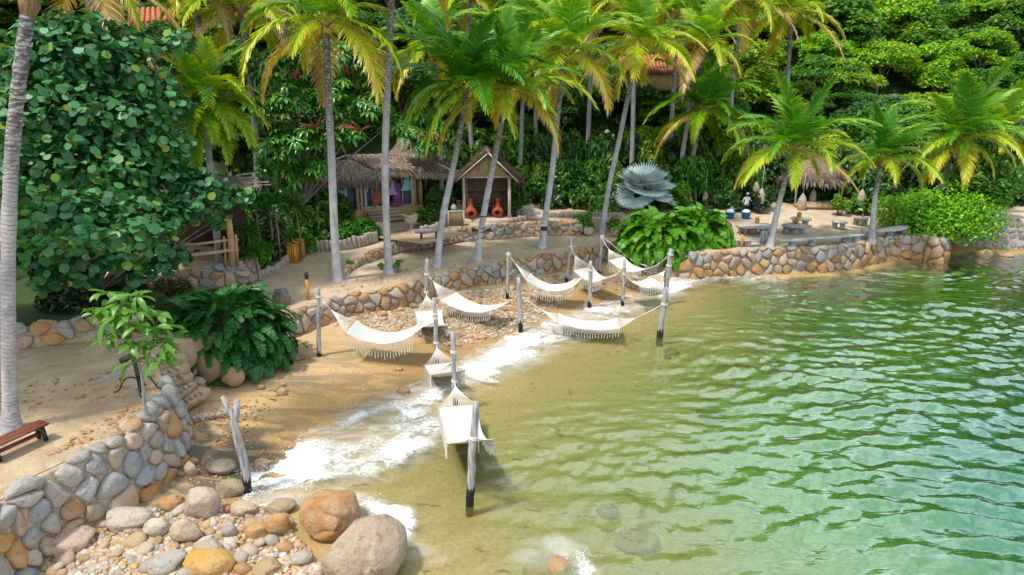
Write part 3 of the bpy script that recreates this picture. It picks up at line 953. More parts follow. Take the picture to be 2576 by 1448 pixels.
# forked driftwood post at the rocks
b = onz(622, 1243, 0.0); t = at(590, 1035, b.y)
root = empty("hammock_post", b, 0, "forked silver driftwood post leaning beside the breaking wave", "post")
dd = t - b
pts = [dd * u + Vector((.05 * math.sin(u * 5), .03 * math.sin(u * 7), 0)) for u in (-.15, 0, .12, .25, .4, .55, .7, .85, .95)]
f1 = at(560, 998, b.y) - b; f2 = at(592, 1008, b.y) - b
fork_pt = pts[-2]
g1 = tube(pts + [fork_pt.lerp(f1, .65), f1], [.135, .13, .125, .12, .12, .115, .11, .10, .095, .075, .05], 10, True, .06, 5)
g2 = tube([fork_pt, fork_pt.lerp(f2, .5) + Vector((.06, 0, 0)), f2 + Vector((.03, 0, .02))], [.07, .085, .07], 9, True, .05, 6)
part("pole", g1, M['post'], root, True, attrs=dict(wetline=g1[0][:, 2] - .62))
part("branch_stub", g2, M['post'], root, True, attrs=dict(wetline=g2[0][:, 2]))

def on_post(key, py):
    """point on the post at the height seen at row py"""
    b, t, r, _ = POSTS[key]
    lo, hi = 0.0, 1.05
    def row(u):
        q = b.lerp(t, u)
        v = q - Vector((0, 0, CAM_H))
        fwd = v.y * math.cos(PITCH) - v.z * math.sin(PITCH)
        up = v.y * math.sin(PITCH) + v.z * math.cos(PITCH)
        return 724 - FPX * up / fwd
    for _ in range(40):
        mid = (lo + hi) / 2
        if row(mid) > py: lo = mid
        else: hi = mid
    return b.lerp(t, lo), r

# ------------------------------------------------------------------ hammocks
m, n, l, p = new_mat("woven_cotton")
wv = n.new("ShaderNodeTexWave"); wv.inputs['Scale'].default_value = 9; wv.inputs['Distortion'].default_value = .6
uv = n.new("ShaderNodeAttribute"); uv.attribute_name = "along"
uw_ = n.new("ShaderNodeAttribute"); uw_.attribute_name = "across"
cx = n.new("ShaderNodeCombineXYZ"); l.new(uw_.outputs['Fac'], cx.inputs[0]); l.new(uv.outputs['Fac'], cx.inputs[1])
wv.bands_direction = 'X'; l.new(cx.outputs[0], wv.inputs['Vector'])
wv2 = n.new("ShaderNodeTexWave"); wv2.bands_direction = 'Y'; wv2.inputs['Scale'].default_value = 14; wv2.inputs['Distortion'].default_value = .4; l.new(cx.outputs[0], wv2.inputs['Vector'])
nn = noise_out(n, l, 14, 4)
hh = math_node(n, l, 'ADD', math_node(n, l, 'ADD', wv.outputs['Fac'], wv2.outputs['Fac']), nn)
cc = mix_rgb(n, l, smooth_step(n, l, hh, .5, 2.2), (.50, .48, .435), (.645, .63, .595))
l.new(cc, p.inputs['Base Color']); p.inputs['Roughness'].default_value = .95; p.inputs['Specular IOR Level'].default_value = .1
bump_in(n, l, p, hh, .35, .012)
M['woven'] = m

def hammock(A, rA, B, rB, label, sag=.55, w=1.25, ta=.06, t1=.24, t2=.80, tb=.94, tilt=0.0, swing=0.0, bow=0.0, seed=0, fringe=.46, lace=True):
    r = random.Random(seed)
    A, B = Vector(A), Vector(B)
    ax = (B - A); L = ax.length
    u = Vector((ax.x, ax.y, 0)).normalized()
    v = Vector((-u.y, u.x, 0))
    def C(t):
        return A.lerp(B, t) + Vector((0, 0, -4 * sag * t * (1 - t))) + v * (swing * 4 * t * (1 - t))
    root = empty("hammock", C(.5), 0, label, "hammock", "white rope hammocks over the beach")
    o = C(.5)
    vt = (v * math.cos(tilt) + Vector((0, 0, 1)) * math.sin(tilt))
    # bed
    nu, nv = 26, 12
    V, al, ac = [], [], []
    Vb = []
    for i in range(nu + 1):
        tt = t1 + (t2 - t1) * i / nu
        c = C(tt)
        mid = math.sin(math.pi * i / nu)
        wid = w * (1 - .10 * mid)
        for j in range(nv + 1):
            k = j / nv * 2 - 1
            q = c + vt * (k * wid / 2) + Vector((0, 0, -.10 * mid * (1 - k * k) + .012 * math.sin(9 * k + i * .7 + seed) * mid))
            V.append(q - o); al.append(tt * L); ac.append(k * w / 2)
    F = [(i * (nv + 1) + j, (i + 1) * (nv + 1) + j, (i + 1) * (nv + 1) + j + 1, i * (nv + 1) + j + 1) for i in range(nu) for j in range(nv)]
    me = mesh_data("bed", np.array([tuple(q) for q in V]), F, M['woven'], True, dict(along=al, across=ac))
    bed = link("bed", me, root)
    edge = lambda s: [V[i * (nv + 1) + (0 if s < 0 else nv)] for i in range(nu + 1)]
    # bars, cords, ropes
    for (tbar, tap, end) in ((t1, ta, A), (t2, tb, B)):
        cb = C(tbar) - o; ca = C(tap) - o
        bar = tube([cb - vt * (w / 2 + .07), cb, cb + vt * (w / 2 + .07)], .021, 7)
        part("spreader_bar", bar, M['wood_tan'], root, True)
        gs = []
        ncord = 18
        for k in range(ncord):
            f = k / (ncord - 1) * 2 - 1
            q = cb + vt * (f * w / 2)
            mid = q.lerp(ca, .5) + Vector((0, 0, -.03 - .02 * r.random()))
            gs.append(tube([q, mid, ca + vt * f * .02], .0078, 4, False))
            inn = C(tbar + (.022 if tbar < .5 else -.022) * (1 + .5 * (k % 2))) - o + vt * (f * w / 2)
            gs.append(tube([q, inn], .011, 4, False))
        part("cord_fan", join(gs), M['cord'], root)
        e = end - o
        gs = [tube([ca, ca.lerp(e, .5) + Vector((0, 0, -.02)), e], .016, 6)]
        gs.append((rock_geo(3, ICO1, .1)[0] * .05 + np.array(ca), ICO1[1]))
        part("hanging_rope", join(gs), M['cord'], root)
        pr = rA if end is A else rB
        ring = []
        for q in range(3):
            ring += [Vector((math.cos(a) * (pr + .015), math.sin(a) * (pr + .015), -.035 + .035 * q + .01 * math.sin(2 * a))) + e for a in np.linspace(0, 2 * math.pi, 13)]
        ring.append(e + Vector((pr + .03, -.03, -.35 - .2 * r.random())))
        part("rope_wrap", tube(ring, .015, 5), M['cord'], root)
    # fringe: a knotted net with tassels below both edges
    if fringe:
        for s in (-1, 1):
            E = edge(s)
            # resample edge evenly
            P = np.array([tuple(q) for q in E])
            ss = np.concatenate([[0], np.cumsum(np.linalg.norm(np.diff(P, axis=0), axis=1))])
            nt = int(ss[-1] / .062)
            Q = np.stack([np.interp(np.linspace(0, ss[-1], nt), ss, P[:, k]) for k in range(3)], 1)
            out = vt * s
            gs = []
            l1 = fringe * .5
            for k in range(nt - 1):
                a, b_ = Vector(Q[k]), Vector(Q[k + 1])
                mids = (a + b_) / 2 + Vector((0, 0, -l1 * .5)) + out * .03
                a2 = a + Vector((0, 0, -l1)) + out * .035; b2 = b_ + Vector((0, 0, -l1)) + out * .035
                for q1, q2 in ((a, mids), (b_, mids), (mids, a2), (mids, b2)):
                    gs.append(tube([q1, q2], .0062, 3, False))
                if k % 2 == 0:
                    ln = fringe * (.42 + .2 * r.random())
                    gs.append(tube([a2, a2 + Vector((r.uniform(-.02, .02), r.uniform(-.02, .02), -ln))], [.008, .017], 4, False))
            part("fringe", join(gs), M['cord'], root)
    return root

def between(ka, ya, kb, yb, label, **k):
    (A, rA), (B, rB) = on_post(ka, ya), on_post(kb, yb)
    return hammock(A, rA, B, rB, label, **k)

between('p3', 958, 'p2', 1100, "nearest white hammock, seen end on, stretched over the water between two posts", sag=.98, w=1.3, ta=.05, t1=.20, t2=.87, tb=.98, seed=1)
between('p4', 862, 'p3', 885, "white hammock hanging end on over the foam, second from the sea", sag=1.15, w=1.25, ta=.06, t1=.24, t2=.68, tb=.88, seed=2)
between('p5', 735, 'p4', 800, "white hammock hanging end on over the pebbles nearest the stone wall", sag=.98, w=1.3, ta=.05, t1=.23, t2=.70, tb=.90, seed=3)
between('p6', 746, 'p4', 790, "broad white hammock over the dry sand beside the dark fern mound", sag=1.42, w=1.4, ta=.11, t1=.26, t2=.85, tb=.96, seed=4, fringe=.6)
between('p5', 690, 'p8', 742, "white hammock with long lace fringe over the orange pebbles, right of the rope-bound post", sag=1.2, w=1.4, ta=.08, t1=.24, t2=.80, tb=.92, seed=5, fringe=.42)
between('p7', 640, 'p10', 680, "white hammock that slopes from the wall down to the foam line", sag=1.35, w=1.35, ta=.10, t1=.24, t2=.82, tb=.90, seed=6, fringe=.5)
between('p8', 742, 'p14', 765, "lowest white hammock hung just over clear water in the middle of the bay", sag=1.28, w=1.3, ta=.17, t1=.27, t2=.70, tb=.80, seed=7, fringe=.38)
between('p9', 620, 'p12', 672, "white hammock facing the camera behind the post with the white rope ring", sag=1.25, w=1.4, ta=.10, t1=.26, t2=.80, tb=.93, seed=8, fringe=.5)
between('p11', 600, 'p13', 640, "white hammock hung left of the thick posts with a short fringe", sag=1.35, w=1.25, ta=.12, t1=.24, t2=.74, tb=.86, seed=9, fringe=.42)
between('p11', 595, 'p15', 612, "farthest white sling hammock on a long rope in front of the fern wall", sag=1.55, w=1.05, ta=.30, t1=.40, t2=.74, tb=.86, seed=10, fringe=.4)
between('p13', 668, 'p12', 690, "small white hammock tilted towards the camera beside the thick posts", sag=.8, w=1.3, ta=.10, t1=.28, t2=.80, tb=.93, seed=11, fringe=.36)
# ------------------------------------------------------------------ foliage materials
def leaf_mat(name, base=None, var=.35, yellow=(.30, .30, .03), gloss=.45, rough=.42, trans=.35, use_obj=False, yprob=.06, hue2=None):
    m, n, l, p = new_mat(name)
    out = n['Material Output']
    g = n.new("ShaderNodeNewGeometry"); oi = n.new("ShaderNodeObjectInfo")
    rnd = g.outputs['Random Per Island']
    if use_obj: b = oi.outputs['Color']
    else:
        rgb = n.new("ShaderNodeRGB"); rgb.outputs[0].default_value = (*base, 1); b = rgb.outputs[0]
    # each leaf a little lighter, darker or yellower than the next
    hs = n.new("ShaderNodeHueSaturation"); l.new(b, hs.inputs['Color'])
    l.new(math_node(n, l, 'ADD', math_node(n, l, 'MULTIPLY', rnd, var * 2), 1 - var), hs.inputs['Value'])
    h2 = math_node(n, l, 'FRACT', math_node(n, l, 'MULTIPLY', rnd, 7.31))
    l.new(math_node(n, l, 'ADD', math_node(n, l, 'MULTIPLY', h2, .05), .475), hs.inputs['Hue'])
    h3 = math_node(n, l, 'FRACT', math_node(n, l, 'MULTIPLY', rnd, 31.7))
    ym = math_node(n, l, 'GREATER_THAN', h3, 1 - yprob)
    c = mix_rgb(n, l, math_node(n, l, 'MULTIPLY', ym, .8), hs.outputs[0], yellow)
    l.new(c, p.inputs['Base Color'])
    p.inputs['Roughness'].default_value = rough
    p.inputs['Specular IOR Level'].default_value = gloss
    tl = n.new("ShaderNodeBsdfTranslucent")
    l.new(mix_rgb(n, l, 1.0, c, (1.25, 1.2, .55), 'MULTIPLY'), tl.inputs[0])
    ms = n.new("ShaderNodeMixShader"); ms.inputs[0].default_value = trans
    l.new(p.outputs[0], ms.inputs[1]); l.new(tl.outputs[0], ms.inputs[2]); l.new(ms.outputs[0], out.inputs['Surface'])
    return m

def palm_leaf_mat():
    m, n, l, p = new_mat("palm_frond")
    out = n['Material Output']
    oi = n.new("ShaderNodeObjectInfo"); sep = n.new("ShaderNodeSeparateColor"); l.new(oi.outputs['Color'], sep.inputs[0])
    g = n.new("ShaderNodeNewGeometry")
    a = math_node(n, l, 'ADD', math_node(n, l, 'ADD', sep.outputs[0], math_node(n, l, 'MULTIPLY', attr(n, "age"), .42)), math_node(n, l, 'MULTIPLY', math_node(n, l, 'SUBTRACT', g.outputs['Random Per Island'], .5), .26))
    rp = n.new("ShaderNodeValToRGB")
    cols = [(0.0, (.045, .21, .014)), (.22, (.13, .36, .014)), (.45, (.36, .53, .02)), (.70, (.66, .60, .04)), (.88, (.72, .52, .08)), (1.0, (.55, .39, .22))]
    rp.color_ramp.elements[0].color = (*cols[0][1], 1); rp.color_ramp.elements[1].position = 1.0; rp.color_ramp.elements[1].color = (*cols[-1][1], 1)
    for q, c in cols[1:-1]:
        e = rp.color_ramp.elements.new(q); e.color = (*c, 1)
    l.new(a, rp.inputs[0]); l.new(rp.outputs[0], p.inputs['Base Color'])
    p.inputs['Roughness'].default_value = .36; p.inputs['Specular IOR Level'].default_value = .5
    tl = n.new("ShaderNodeBsdfTranslucent"); l.new(mix_rgb(n, l, 1.0, rp.outputs[0], (1.2, 1.15, .5), 'MULTIPLY'), tl.inputs[0])
    ms = n.new("ShaderNodeMixShader"); ms.inputs[0].default_value = .34
    l.new(p.outputs[0], ms.inputs[1]); l.new(tl.outputs[0], ms.inputs[2]); l.new(ms.outputs[0], out.inputs['Surface'])
    return m
M['frond'] = palm_leaf_mat()
M['tree_leaf'] = leaf_mat("tree_leaf", use_obj=True, var=.38, gloss=.35, rough=.5)
M['grape_leaf'] = leaf_mat("round_leaf", (.05, .20, .06), var=.55, yellow=(.24, .34, .03), gloss=.5, rough=.42, trans=.25, yprob=.07)
M['whorl_leaf'] = leaf_mat("glossy_leaf", (.085, .28, .03), var=.4, gloss=.6, rough=.3, trans=.25, yprob=.03)
M['fern_dark'] = leaf_mat("dark_fern", (.026, .135, .022), var=.5, gloss=.45, rough=.45, trans=.25, yprob=.02)
M['fern_bright'] = leaf_mat("bright_fern", (.12, .32, .014), var=.4, gloss=.5, rough=.4, trans=.3, yprob=.05)
M['shrub'] = leaf_mat("shrub_leaf", use_obj=True, var=.4, gloss=.45, rough=.4, trans=.3, yprob=.05)
M['silver'] = leaf_mat("silver_leaf", (.60, .72, .74), var=.15, yellow=(.6, .7, .7), gloss=.3, rough=.6, trans=.12)
M['bark'] = noise_mat("tree_bark", (.10, .085, .07), (.26, .22, .18), 3, .9, .6, 12, stretch=(2, 2, .6))
M['bark_pale'] = noise_mat("pale_bark", (.25, .23, .21), (.42, .39, .36), 4, .9, .4, 14, stretch=(3, 3, .7))
M['red_spike'] = noise_mat("red_spike", (.36, .05, .055), (.48, .10, .09), 20, .6)
M['fibre'] = noise_mat("palm_fibre", (.16, .10, .05), (.34, .23, .12), 8, .95, .6, 30, stretch=(3, 3, .5))
M['petiole'] = noise_mat("palm_petiole", (.40, .34, .03), (.58, .46, .06), 3, .5, spec=.4)

def trunk_mat():
    m, n, l, p = new_mat("palm_trunk")
    ln = attr(n, "up_m"); fr_ = attr(n, "up_f")
    nz = noise_out(n, l, 2.2, 6, dist=.4); nf = noise_out(n, l, 18, 5)
    ringx = math_node(n, l, 'ADD', math_node(n, l, 'MULTIPLY', ln, 8.5), math_node(n, l, 'MULTIPLY', nz, 2.6))
    tri = math_node(n, l, 'PINGPONG', ringx, .5)
    scar = smooth_step(n, l, tri, .12, .02)
    c = mix_rgb(n, l, smooth_step(n, l, nz, .3, .7), (.40, .39, .405), (.62, .605, .615))
    c = mix_rgb(n, l, math_node(n, l, 'MULTIPLY', smooth_step(n, l, nf, .5, .75), .55), c, (.24, .215, .20))
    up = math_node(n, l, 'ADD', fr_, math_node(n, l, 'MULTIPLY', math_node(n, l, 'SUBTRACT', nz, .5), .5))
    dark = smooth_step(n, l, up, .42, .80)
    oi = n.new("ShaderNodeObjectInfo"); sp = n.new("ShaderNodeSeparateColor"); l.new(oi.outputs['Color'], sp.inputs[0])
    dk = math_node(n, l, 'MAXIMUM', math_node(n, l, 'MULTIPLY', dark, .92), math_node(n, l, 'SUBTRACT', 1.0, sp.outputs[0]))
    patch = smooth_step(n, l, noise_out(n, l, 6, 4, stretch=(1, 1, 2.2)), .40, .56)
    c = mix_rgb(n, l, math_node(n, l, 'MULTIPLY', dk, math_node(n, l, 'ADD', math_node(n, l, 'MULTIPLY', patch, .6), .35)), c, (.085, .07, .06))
    c = mix_rgb(n, l, math_node(n, l, 'MULTIPLY', scar, math_node(n, l, 'ADD', math_node(n, l, 'MULTIPLY', dark, .55), .28)), c, (.07, .06, .055))
    l.new(c, p.inputs['Base Color']); p.inputs['Roughness'].default_value = .9; p.inputs['Specular IOR Level'].default_value = .15
    bump_in(n, l, p, math_node(n, l, 'SUBTRACT', math_node(n, l, 'ADD', nf, nz), math_node(n, l, 'MULTIPLY', scar, 1.2)), .6, .03)
    return m
M['trunk'] = trunk_mat()

# ------------------------------------------------------------------ leaf geometry
def frond_geo(elev, droop, L, n, ll, width, seed, phi0=68, phi1=24, grav=.5, start=.10, rach=.035, stiff=False, prof=None):
    """feather leaf growing along +x: stalk bent by its weight, leaflets on both sides"""
    r = np.random.default_rng(seed)
    K = 16
    pts, tans = [np.zeros(3)], []
    side_sw = r.normal() * .10
    for i in range(K):
        s = (i + .5) / K
        a = math.radians(elev - droop * s ** 1.15)
        t = np.array([math.cos(a), side_sw * s, math.sin(a)]); t /= np.linalg.norm(t)
        tans.append(t); pts.append(pts[-1] + t * L / K)
    tans.append(tans[-1]); pts = np.array(pts); tans = np.array(tans)
    V, F, age = [], [], []
    # stalk: a three-sided taper
    for i in range(K + 1):
        rr = rach * (1 - .88 * i / K) + .004
        sd = np.cross(tans[i], [0, 0, 1.0]); sd /= np.linalg.norm(sd) + 1e-9
        up = np.cross(sd, tans[i])
        V += [pts[i] + sd * rr, pts[i] - sd * rr, pts[i] - up * rr * .9]; age += [.75] * 3
    for i in range(K):
        for k in range(3):
            F.append((i * 3 + k, i * 3 + (k + 1) % 3, i * 3 + 3 + (k + 1) % 3, i * 3 + 3 + k))
    for i in range(n):
        s = start + (1 - start) * (i + .5) / n
        f = s * K; i0 = min(int(f), K - 1); w = f - i0
        p0 = pts[i0] * (1 - w) + pts[i0 + 1] * w
        t = tans[i0] * (1 - w) + tans[i0 + 1] * w; t /= np.linalg.norm(t)
        sd = np.cross(t, [0, 0, 1.0])
        nn_ = np.linalg.norm(sd)
        sd = sd / nn_ if nn_ > .2 else np.array([0, -1.0, 0])
        up = np.cross(sd, t)
        lp = prof(s) if prof else min(1, .35 + s * 2.6) * (1 - .62 * max(0, s - .45) / .55)
        for sg in (-1, 1):
            phi = math.radians(phi0 + (phi1 - phi0) * s + r.normal() * 5)
            d = t * math.cos(phi) + sd * sg * math.sin(phi) + up * (.22 + r.normal() * .07)
            d /= np.linalg.norm(d)
            ln = ll * lp * r.uniform(.82, 1.12)
            g = grav * r.uniform(.6, 1.35)
            q = p0.copy()
            b = len(V)
            wd = width * (.75 + .5 * r.random())
            segs = 3
            for k in range(segs + 1):
                x = k / segs
                wx_ = wd * (0.55, 1.0, .8, 0)[k]
                wv = t * .85 + up * .3
                wv = wv - d * (wv @ d); wv /= np.linalg.norm(wv) + 1e-9
                if k < segs:
                    V += [q - wv * wx_ / 2, q + wv * wx_ / 2]; age += [x * .55 + .25 * s] * 2
                else:
                    V.append(q); age.append(.95 + .25 * s)
                d = d + np.array([0, 0, -1.0]) * g * (.33 if not stiff else .1)
                d /= np.linalg.norm(d)
                q = q + d * ln / segs
            F += [(b, b + 1, b + 3, b + 2), (b + 2, b + 3, b + 5, b + 4), (b + 4, b + 5, b + 6)]
    return np.array(V), F, np.array(age) - .35

FRONDS = []
for k, (e, d) in enumerate([(84, 30), (70, 50), (56, 66), (42, 76), (28, 80), (14, 76), (-2, 66), (-20, 48), (-44, 30)]):
    vs = []
    for j in range(2):
        V, F, ag = frond_geo(e, d + j * 16, 1.0 * 4.4, 84, 1.12, .064, 100 + k * 7 + j, grav=.42 + .015 * k, rach=.048)
        vs.append(mesh_data("frond", V, F, M['frond'], False, dict(age=ag)))
    FRONDS.append((e, vs))

NUT = mesh_data("coconut", ICO2[0] * np.array([.11, .11, .14]), ICO2[1], M['petiole'], True)
def sub_curve(pts, k=14):
    P = [Vector(q) for q in pts]
    out = []
    for i in range(len(P) - 1):
        p0, p1, p2, p3 = P[max(i - 1, 0)], P[i], P[i + 1], P[min(i + 2, len(P) - 1)]
        for j in range(k):
            t = j / k
            out.append(.5 * ((2 * p1) + (p2 - p0) * t + (2 * p0 - 5 * p1 + 4 * p2 - p3) * t * t + (3 * p1 - p0 - 3 * p2 + p3) * t ** 3))
    out.append(P[-1])
    return out

def palm(pts, r0, r1, label, seed, L=4.4, nf=22, age=.25, tone=1.0, low=-24, group="coconut palms", foot=True, hi=90, cat="palm tree", nuts=True):
    """pts: world points of the trunk, foot to crown"""
    r = random.Random(seed)
    base = Vector(pts[0])
    root = empty("coconut_palm", base, 0, label, cat, group)
    loc = [Vector(q) - base for q in pts]
    loc[0] = loc[0] - Vector((0, 0, .25))
    C = sub_curve(loc, 12)
    tot = sum((b - a).length for a, b in zip(C, C[1:]))
    rad, um, d = [], [], 0
    for i, q in enumerate(C):
        if i: d += (q - C[i - 1]).length
        f = d / tot
        rr = r1 + (r0 - r1) * (1 - f) ** .8
        if foot: rr *= 1 + .75 * math.exp(-max(0, d - .2) / .38)
        rad.append(rr * (1 + .05 * math.sin(d * 27 + seed) * (.4 + f)) * r.uniform(.98, 1.02)); um.append(d)
    g = tube(C, rad, 10, True, .03, seed)
    upm = np.repeat(um, 10)
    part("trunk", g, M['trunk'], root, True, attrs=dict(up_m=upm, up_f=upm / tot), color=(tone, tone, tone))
    top = C[-1]
    tip = (C[-1] - C[-4]).normalized()
    # fibrous head with stubs of old leaf stalks
    gs = [tube([top - tip * .35, top, top + tip * .35, top + tip * .7], [rad[-1] * 1.05, rad[-1] * 1.5, rad[-1] * 1.25, .05], 9, True, .12, seed)]
    part("leaf_sheath", join(gs), M['fibre'], root, True)
    stubs = []
    for k in range(8):
        a = k * 2.4 + r.random()
        d0 = Vector((math.cos(a), math.sin(a), r.uniform(.5, 1.4))).normalized()
        stubs.append(tube([top + d0 * .05, top + d0 * .42, top + d0 * .75 + Vector((0, 0, -.03))], [.09, .055, .03], 5))
    part("leaf_stalks", join(stubs), M['petiole'], root, True)
    for k in range(r.randint(4, 7) if nuts else 0):
        a = r.uniform(0, 6.28)
        link("coconut", NUT, root, loc=tuple(top + Vector((math.cos(a) * .3, math.sin(a) * .3, -.12 - r.random() * .2))))
    ga = r.uniform(0, 6.28)
    for k in range(nf):
        f = (k + .5) / nf
        el = 86 - (86 - low) * f ** 1.12 + r.uniform(-9, 9)
        if el > hi: continue
        idx = min(range(len(FRONDS)), key=lambda i: abs(FRONDS[i][0] - el))
        me = FRONDS[idx][1][r.randint(0, 1)]
        az = ga + k * 2.39996 + r.uniform(-.2, .2)
        ag = age - .15 + .50 * max(0, f - .38) ** 1.1 * 1.6 + r.uniform(-.10, .12) + (.25 if f > .85 and r.random() < .6 else 0)
        o = link("frond", me, root, loc=tuple(top + tip * .25), rot=(r.uniform(-.12, .12), r.uniform(-.10, .10) + math.radians(FRONDS[idx][0] - el), az), scale=L / 4.4 * r.uniform(.88, 1.2), color=(max(0, min(1, ag)),) * 3)
    return root

def T(base, z, mids, crown, Yc, *a, **k):
    b = onz(base[0], base[1], z)
    pts = [b]
    n_ = len(mids) + 1
    for i, q in enumerate(mids):
        pts.append(at(q[0], q[1], b.y + (Yc - b.y) * (i + 1) / n_))
    pts.append(at(crown[0], crown[1], Yc))
    return palm(pts, *a, **k)

T((22, 1080), LT_Z, [(20, 700), (30, 400), (52, 170)], (74, 10), 17.3, .185, .155, "grey coconut palm beside the brown bench on the left terrace", 1, L=4.3, nf=9, low=60, age=.42, nuts=False, tone=.72, group="front palms")
T((848, 706), MT_Z, [(840, 550), (834, 400), (826, 230)], (820, 66), 33.0, .215, .15, "tall straight palm left of the shop, dark scarred upper trunk, yellow fronds", 2, L=4.6, nf=19, age=.44, group="front palms")
T((979, 685), MT_Z, [(972, 560), (969, 400), (976, 200)], (990, -120), 34.2, .20, .15, "tallest palm in front of the thatched shop, its crown above the picture", 3, L=4.4, nf=18, age=.38, group="front palms")
T((1098, 670), MT_Z, [(1112, 560), (1136, 440), (1158, 330)], (1174, 228), 36.4, .19, .145, "leaning palm with a large fresh green crown between shop and hut", 4, L=4.8, nf=21, age=.10, low=-14, group="front palms")
T((1199, 652), MT_Z, [(1210, 580), (1228, 480), (1248, 380)], (1274, 240), 37.4, .20, .14, "palm leaning in front of the thatched hut, trunk girdled by black lamps", 5, L=4.5, nf=24, age=.25, low=0, group="front palms")
T((1362, 622), MT_Z, [(1376, 520), (1390, 420), (1405, 270)], (1425, 140), 41.6, .20, .15, "palm carrying a small wooden board on its trunk, with golden fronds", 6, L=4.6, nf=22, age=.40, group="front palms")
T((1513, 588), MT_Z, [(1530, 480), (1558, 350), (1585, 220)], (1606, 116), 44.2, .18, .14, "smooth palm leaning right beside the silver fan palm", 7, L=4.6, nf=22, age=.42, group="front palms")
T((1704, 520), RT_Z, [(1712, 430), (1726, 330), (1744, 220)], (1768, 120), 51.5, .20, .15, "left of a pair of ringed palms behind the fern mound, taller than its twin", 8, L=4.3, nf=19, age=.40, group="front palms")
T((1726, 522), RT_Z, [(1738, 430), (1752, 350)], (1772, 282), 51.0, .19, .15, "right of a pair of ringed palms behind the fern mound, with a low crown", 9, L=4.7, nf=22, age=.22, group="front palms")
T((1936, 620), RT_Z, [(1950, 555), (1968, 480)], (1998, 384), 40.2, .18, .14, "leaning palm with a swollen foot between the slab tables on the sea wall", 114, L=4.2, low=-10, nf=23, age=.26, group="front palms")
T((2193, 607), RT_Z, [(2198, 530), (2206, 470)], (2217, 408), 41.5, .165, .13, "slim palm rising through the slab benches near the end of the sea wall", 11, L=3.5, low=-10, nf=22, age=.24, group="front palms")
T((2343, 555), RT_Z, [(2360, 490), (2380, 430)], (2398, 360), 47.0, .19, .15, "palm standing in the bright shrub, lower of the two at its back", 12, L=3.8, nf=14, age=.34, group="front palms")
T((2366, 553), RT_Z, [(2388, 480), (2404, 420)], (2424, 352), 46.5, .20, .16, "tallest palm on the right, growing out of the bright shrub with upswept fronds", 13, L=4.8, nf=22, age=.30, group="front palms")

def TB(px, base_y, crown, Yc, r0, seed, L, age, label, tone=.55, nf=18, z=None):
    p0 = at(px, base_y, Yc)
    c = at(crown[0], crown[1], Yc)
    zb_ = hill_z(p0.x, p0.y) if z is None else z
    b = Vector((p0.x, p0.y, min(zb_, c.z - 3)))
    mid = b.lerp(c, .5) + Vector((random.Random(seed).uniform(-.3, .3), 0, 0))
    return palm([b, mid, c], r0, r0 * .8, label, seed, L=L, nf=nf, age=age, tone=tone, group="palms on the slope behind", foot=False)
TB(236, 400, (224, -60), 31, .22, 21, 4.4, .48, "grey palm trunk rising out of the round-leaved tree at upper left", 1.0, z=2.4)
TB(487, 300, (484, -70), 40, .20, 22, 4.2, .5, "palm whose trunk shows beside the tiled roof at upper left", .8)
TB(626, 380, (608, 30), 40, .22, 23, 4.6, .45, "palm with golden fronds behind the feathery bright green palm", 1.0)
TB(1108, 420, (1092, 130), 47, .17, 24, 4.2, .3, "slim mottled palm between the shop roof and the hut roof", .8)
TB(1307, 470, (1322, 130), 50, .17, 25, 4.6, .3, "dark palm right of the hut, crown among the golden fronds")
TB(1592, 400, (1590, 10), 53, .20, 26, 4.2, .42, "black-stemmed palm in front of the red tiled roof")
TB(1682, 380, (1705, 40), 57, .20, 27, 5.0, .44, "palm with yellow fronds hanging over the right of the red tiled roof", .7)
TB(1850, 300, (1862, 10), 60, .2, 28, 5.2, .44, "golden palm crown at the top between two others on the slope")
TB(1985, 300, (1990, 35), 62, .2, 29, 5.4, .48, "golden palm with brown drooping fronds next to the bushy hillside")
TB(1480, 300, (1492, 10), 58, .2, 30, 5.2, .40, "golden palm crown at the top edge left of the tiled roof")
TB(1190, 200, (1180, -10), 58, .2, 31, 5.2, .3, "palm crown at the top edge behind the large fresh green crown")
TB(700, 200, (720, -40), 52, .2, 32, 5.2, .44, "palm at the top edge left of the tall straight palm")
TB(1350, 200, (1345, 20), 60, .2, 35, 5.2, .34, "palm crown at the top edge above the hut")
TB(2480, 480, (2520, 330), 54, .18, 33, 4.2, .4, "pale-fronded palm at the right edge behind the upswept palm", .8)

# feathery bright palm at the left
b_ = at(522, 470, 32.5); c_ = at(514, 262, 32.5)
root = empty("feather_palm", (b_.x, b_.y, 1.6), 0, "bright green feathery palm with drooping fronds and a pale spathe, left of the shop", "palm tree")
bl = Vector(root.location)
g = tube([Vector((0, 0, -.2)), (c_ - bl) * .5, c_ - bl], [.17, .15, .15], 10, True, .03, 2)
part("trunk", g, M['trunk'], root, True, attrs=dict(up_m=g[0][:, 2], up_f=g[0][:, 2] / 20))
fv = []
for e, d in ((80, 60), (55, 110), (30, 120), (5, 85), (-20, 60)):
    V, F, ag = frond_geo(e, d, 3.5, 74, .82, .062, 330 + e, phi0=74, phi1=38, grav=.30, start=.05)
    fv.append((e, mesh_data("frond", V, F, M['frond'], False, dict(age=ag))))
rr = random.Random(9)
for k in range(40):
    el = 88 - 122 * ((k + .5) / 40) ** .85
    i = min(range(5), key=lambda q: abs(fv[q][0] - el))
    link("frond", fv[i][1], root, loc=tuple(c_ - bl + Vector((0, 0, .15))), rot=(rr.uniform(-.1, .1), rr.uniform(-.1, .1) + math.radians(fv[i][0] - el), k * 2.4), scale=rr.uniform(.85, 1.12), color=(.28 + rr.uniform(-.08, .16),) * 3)
V, F, ag = frond_geo(88, 10, 1.9, 60, .7, .045, 399, phi0=60, phi1=30, grav=.15, start=.25)
me = mesh_data("frond", V, F, M['frond'], False, dict(age=ag))
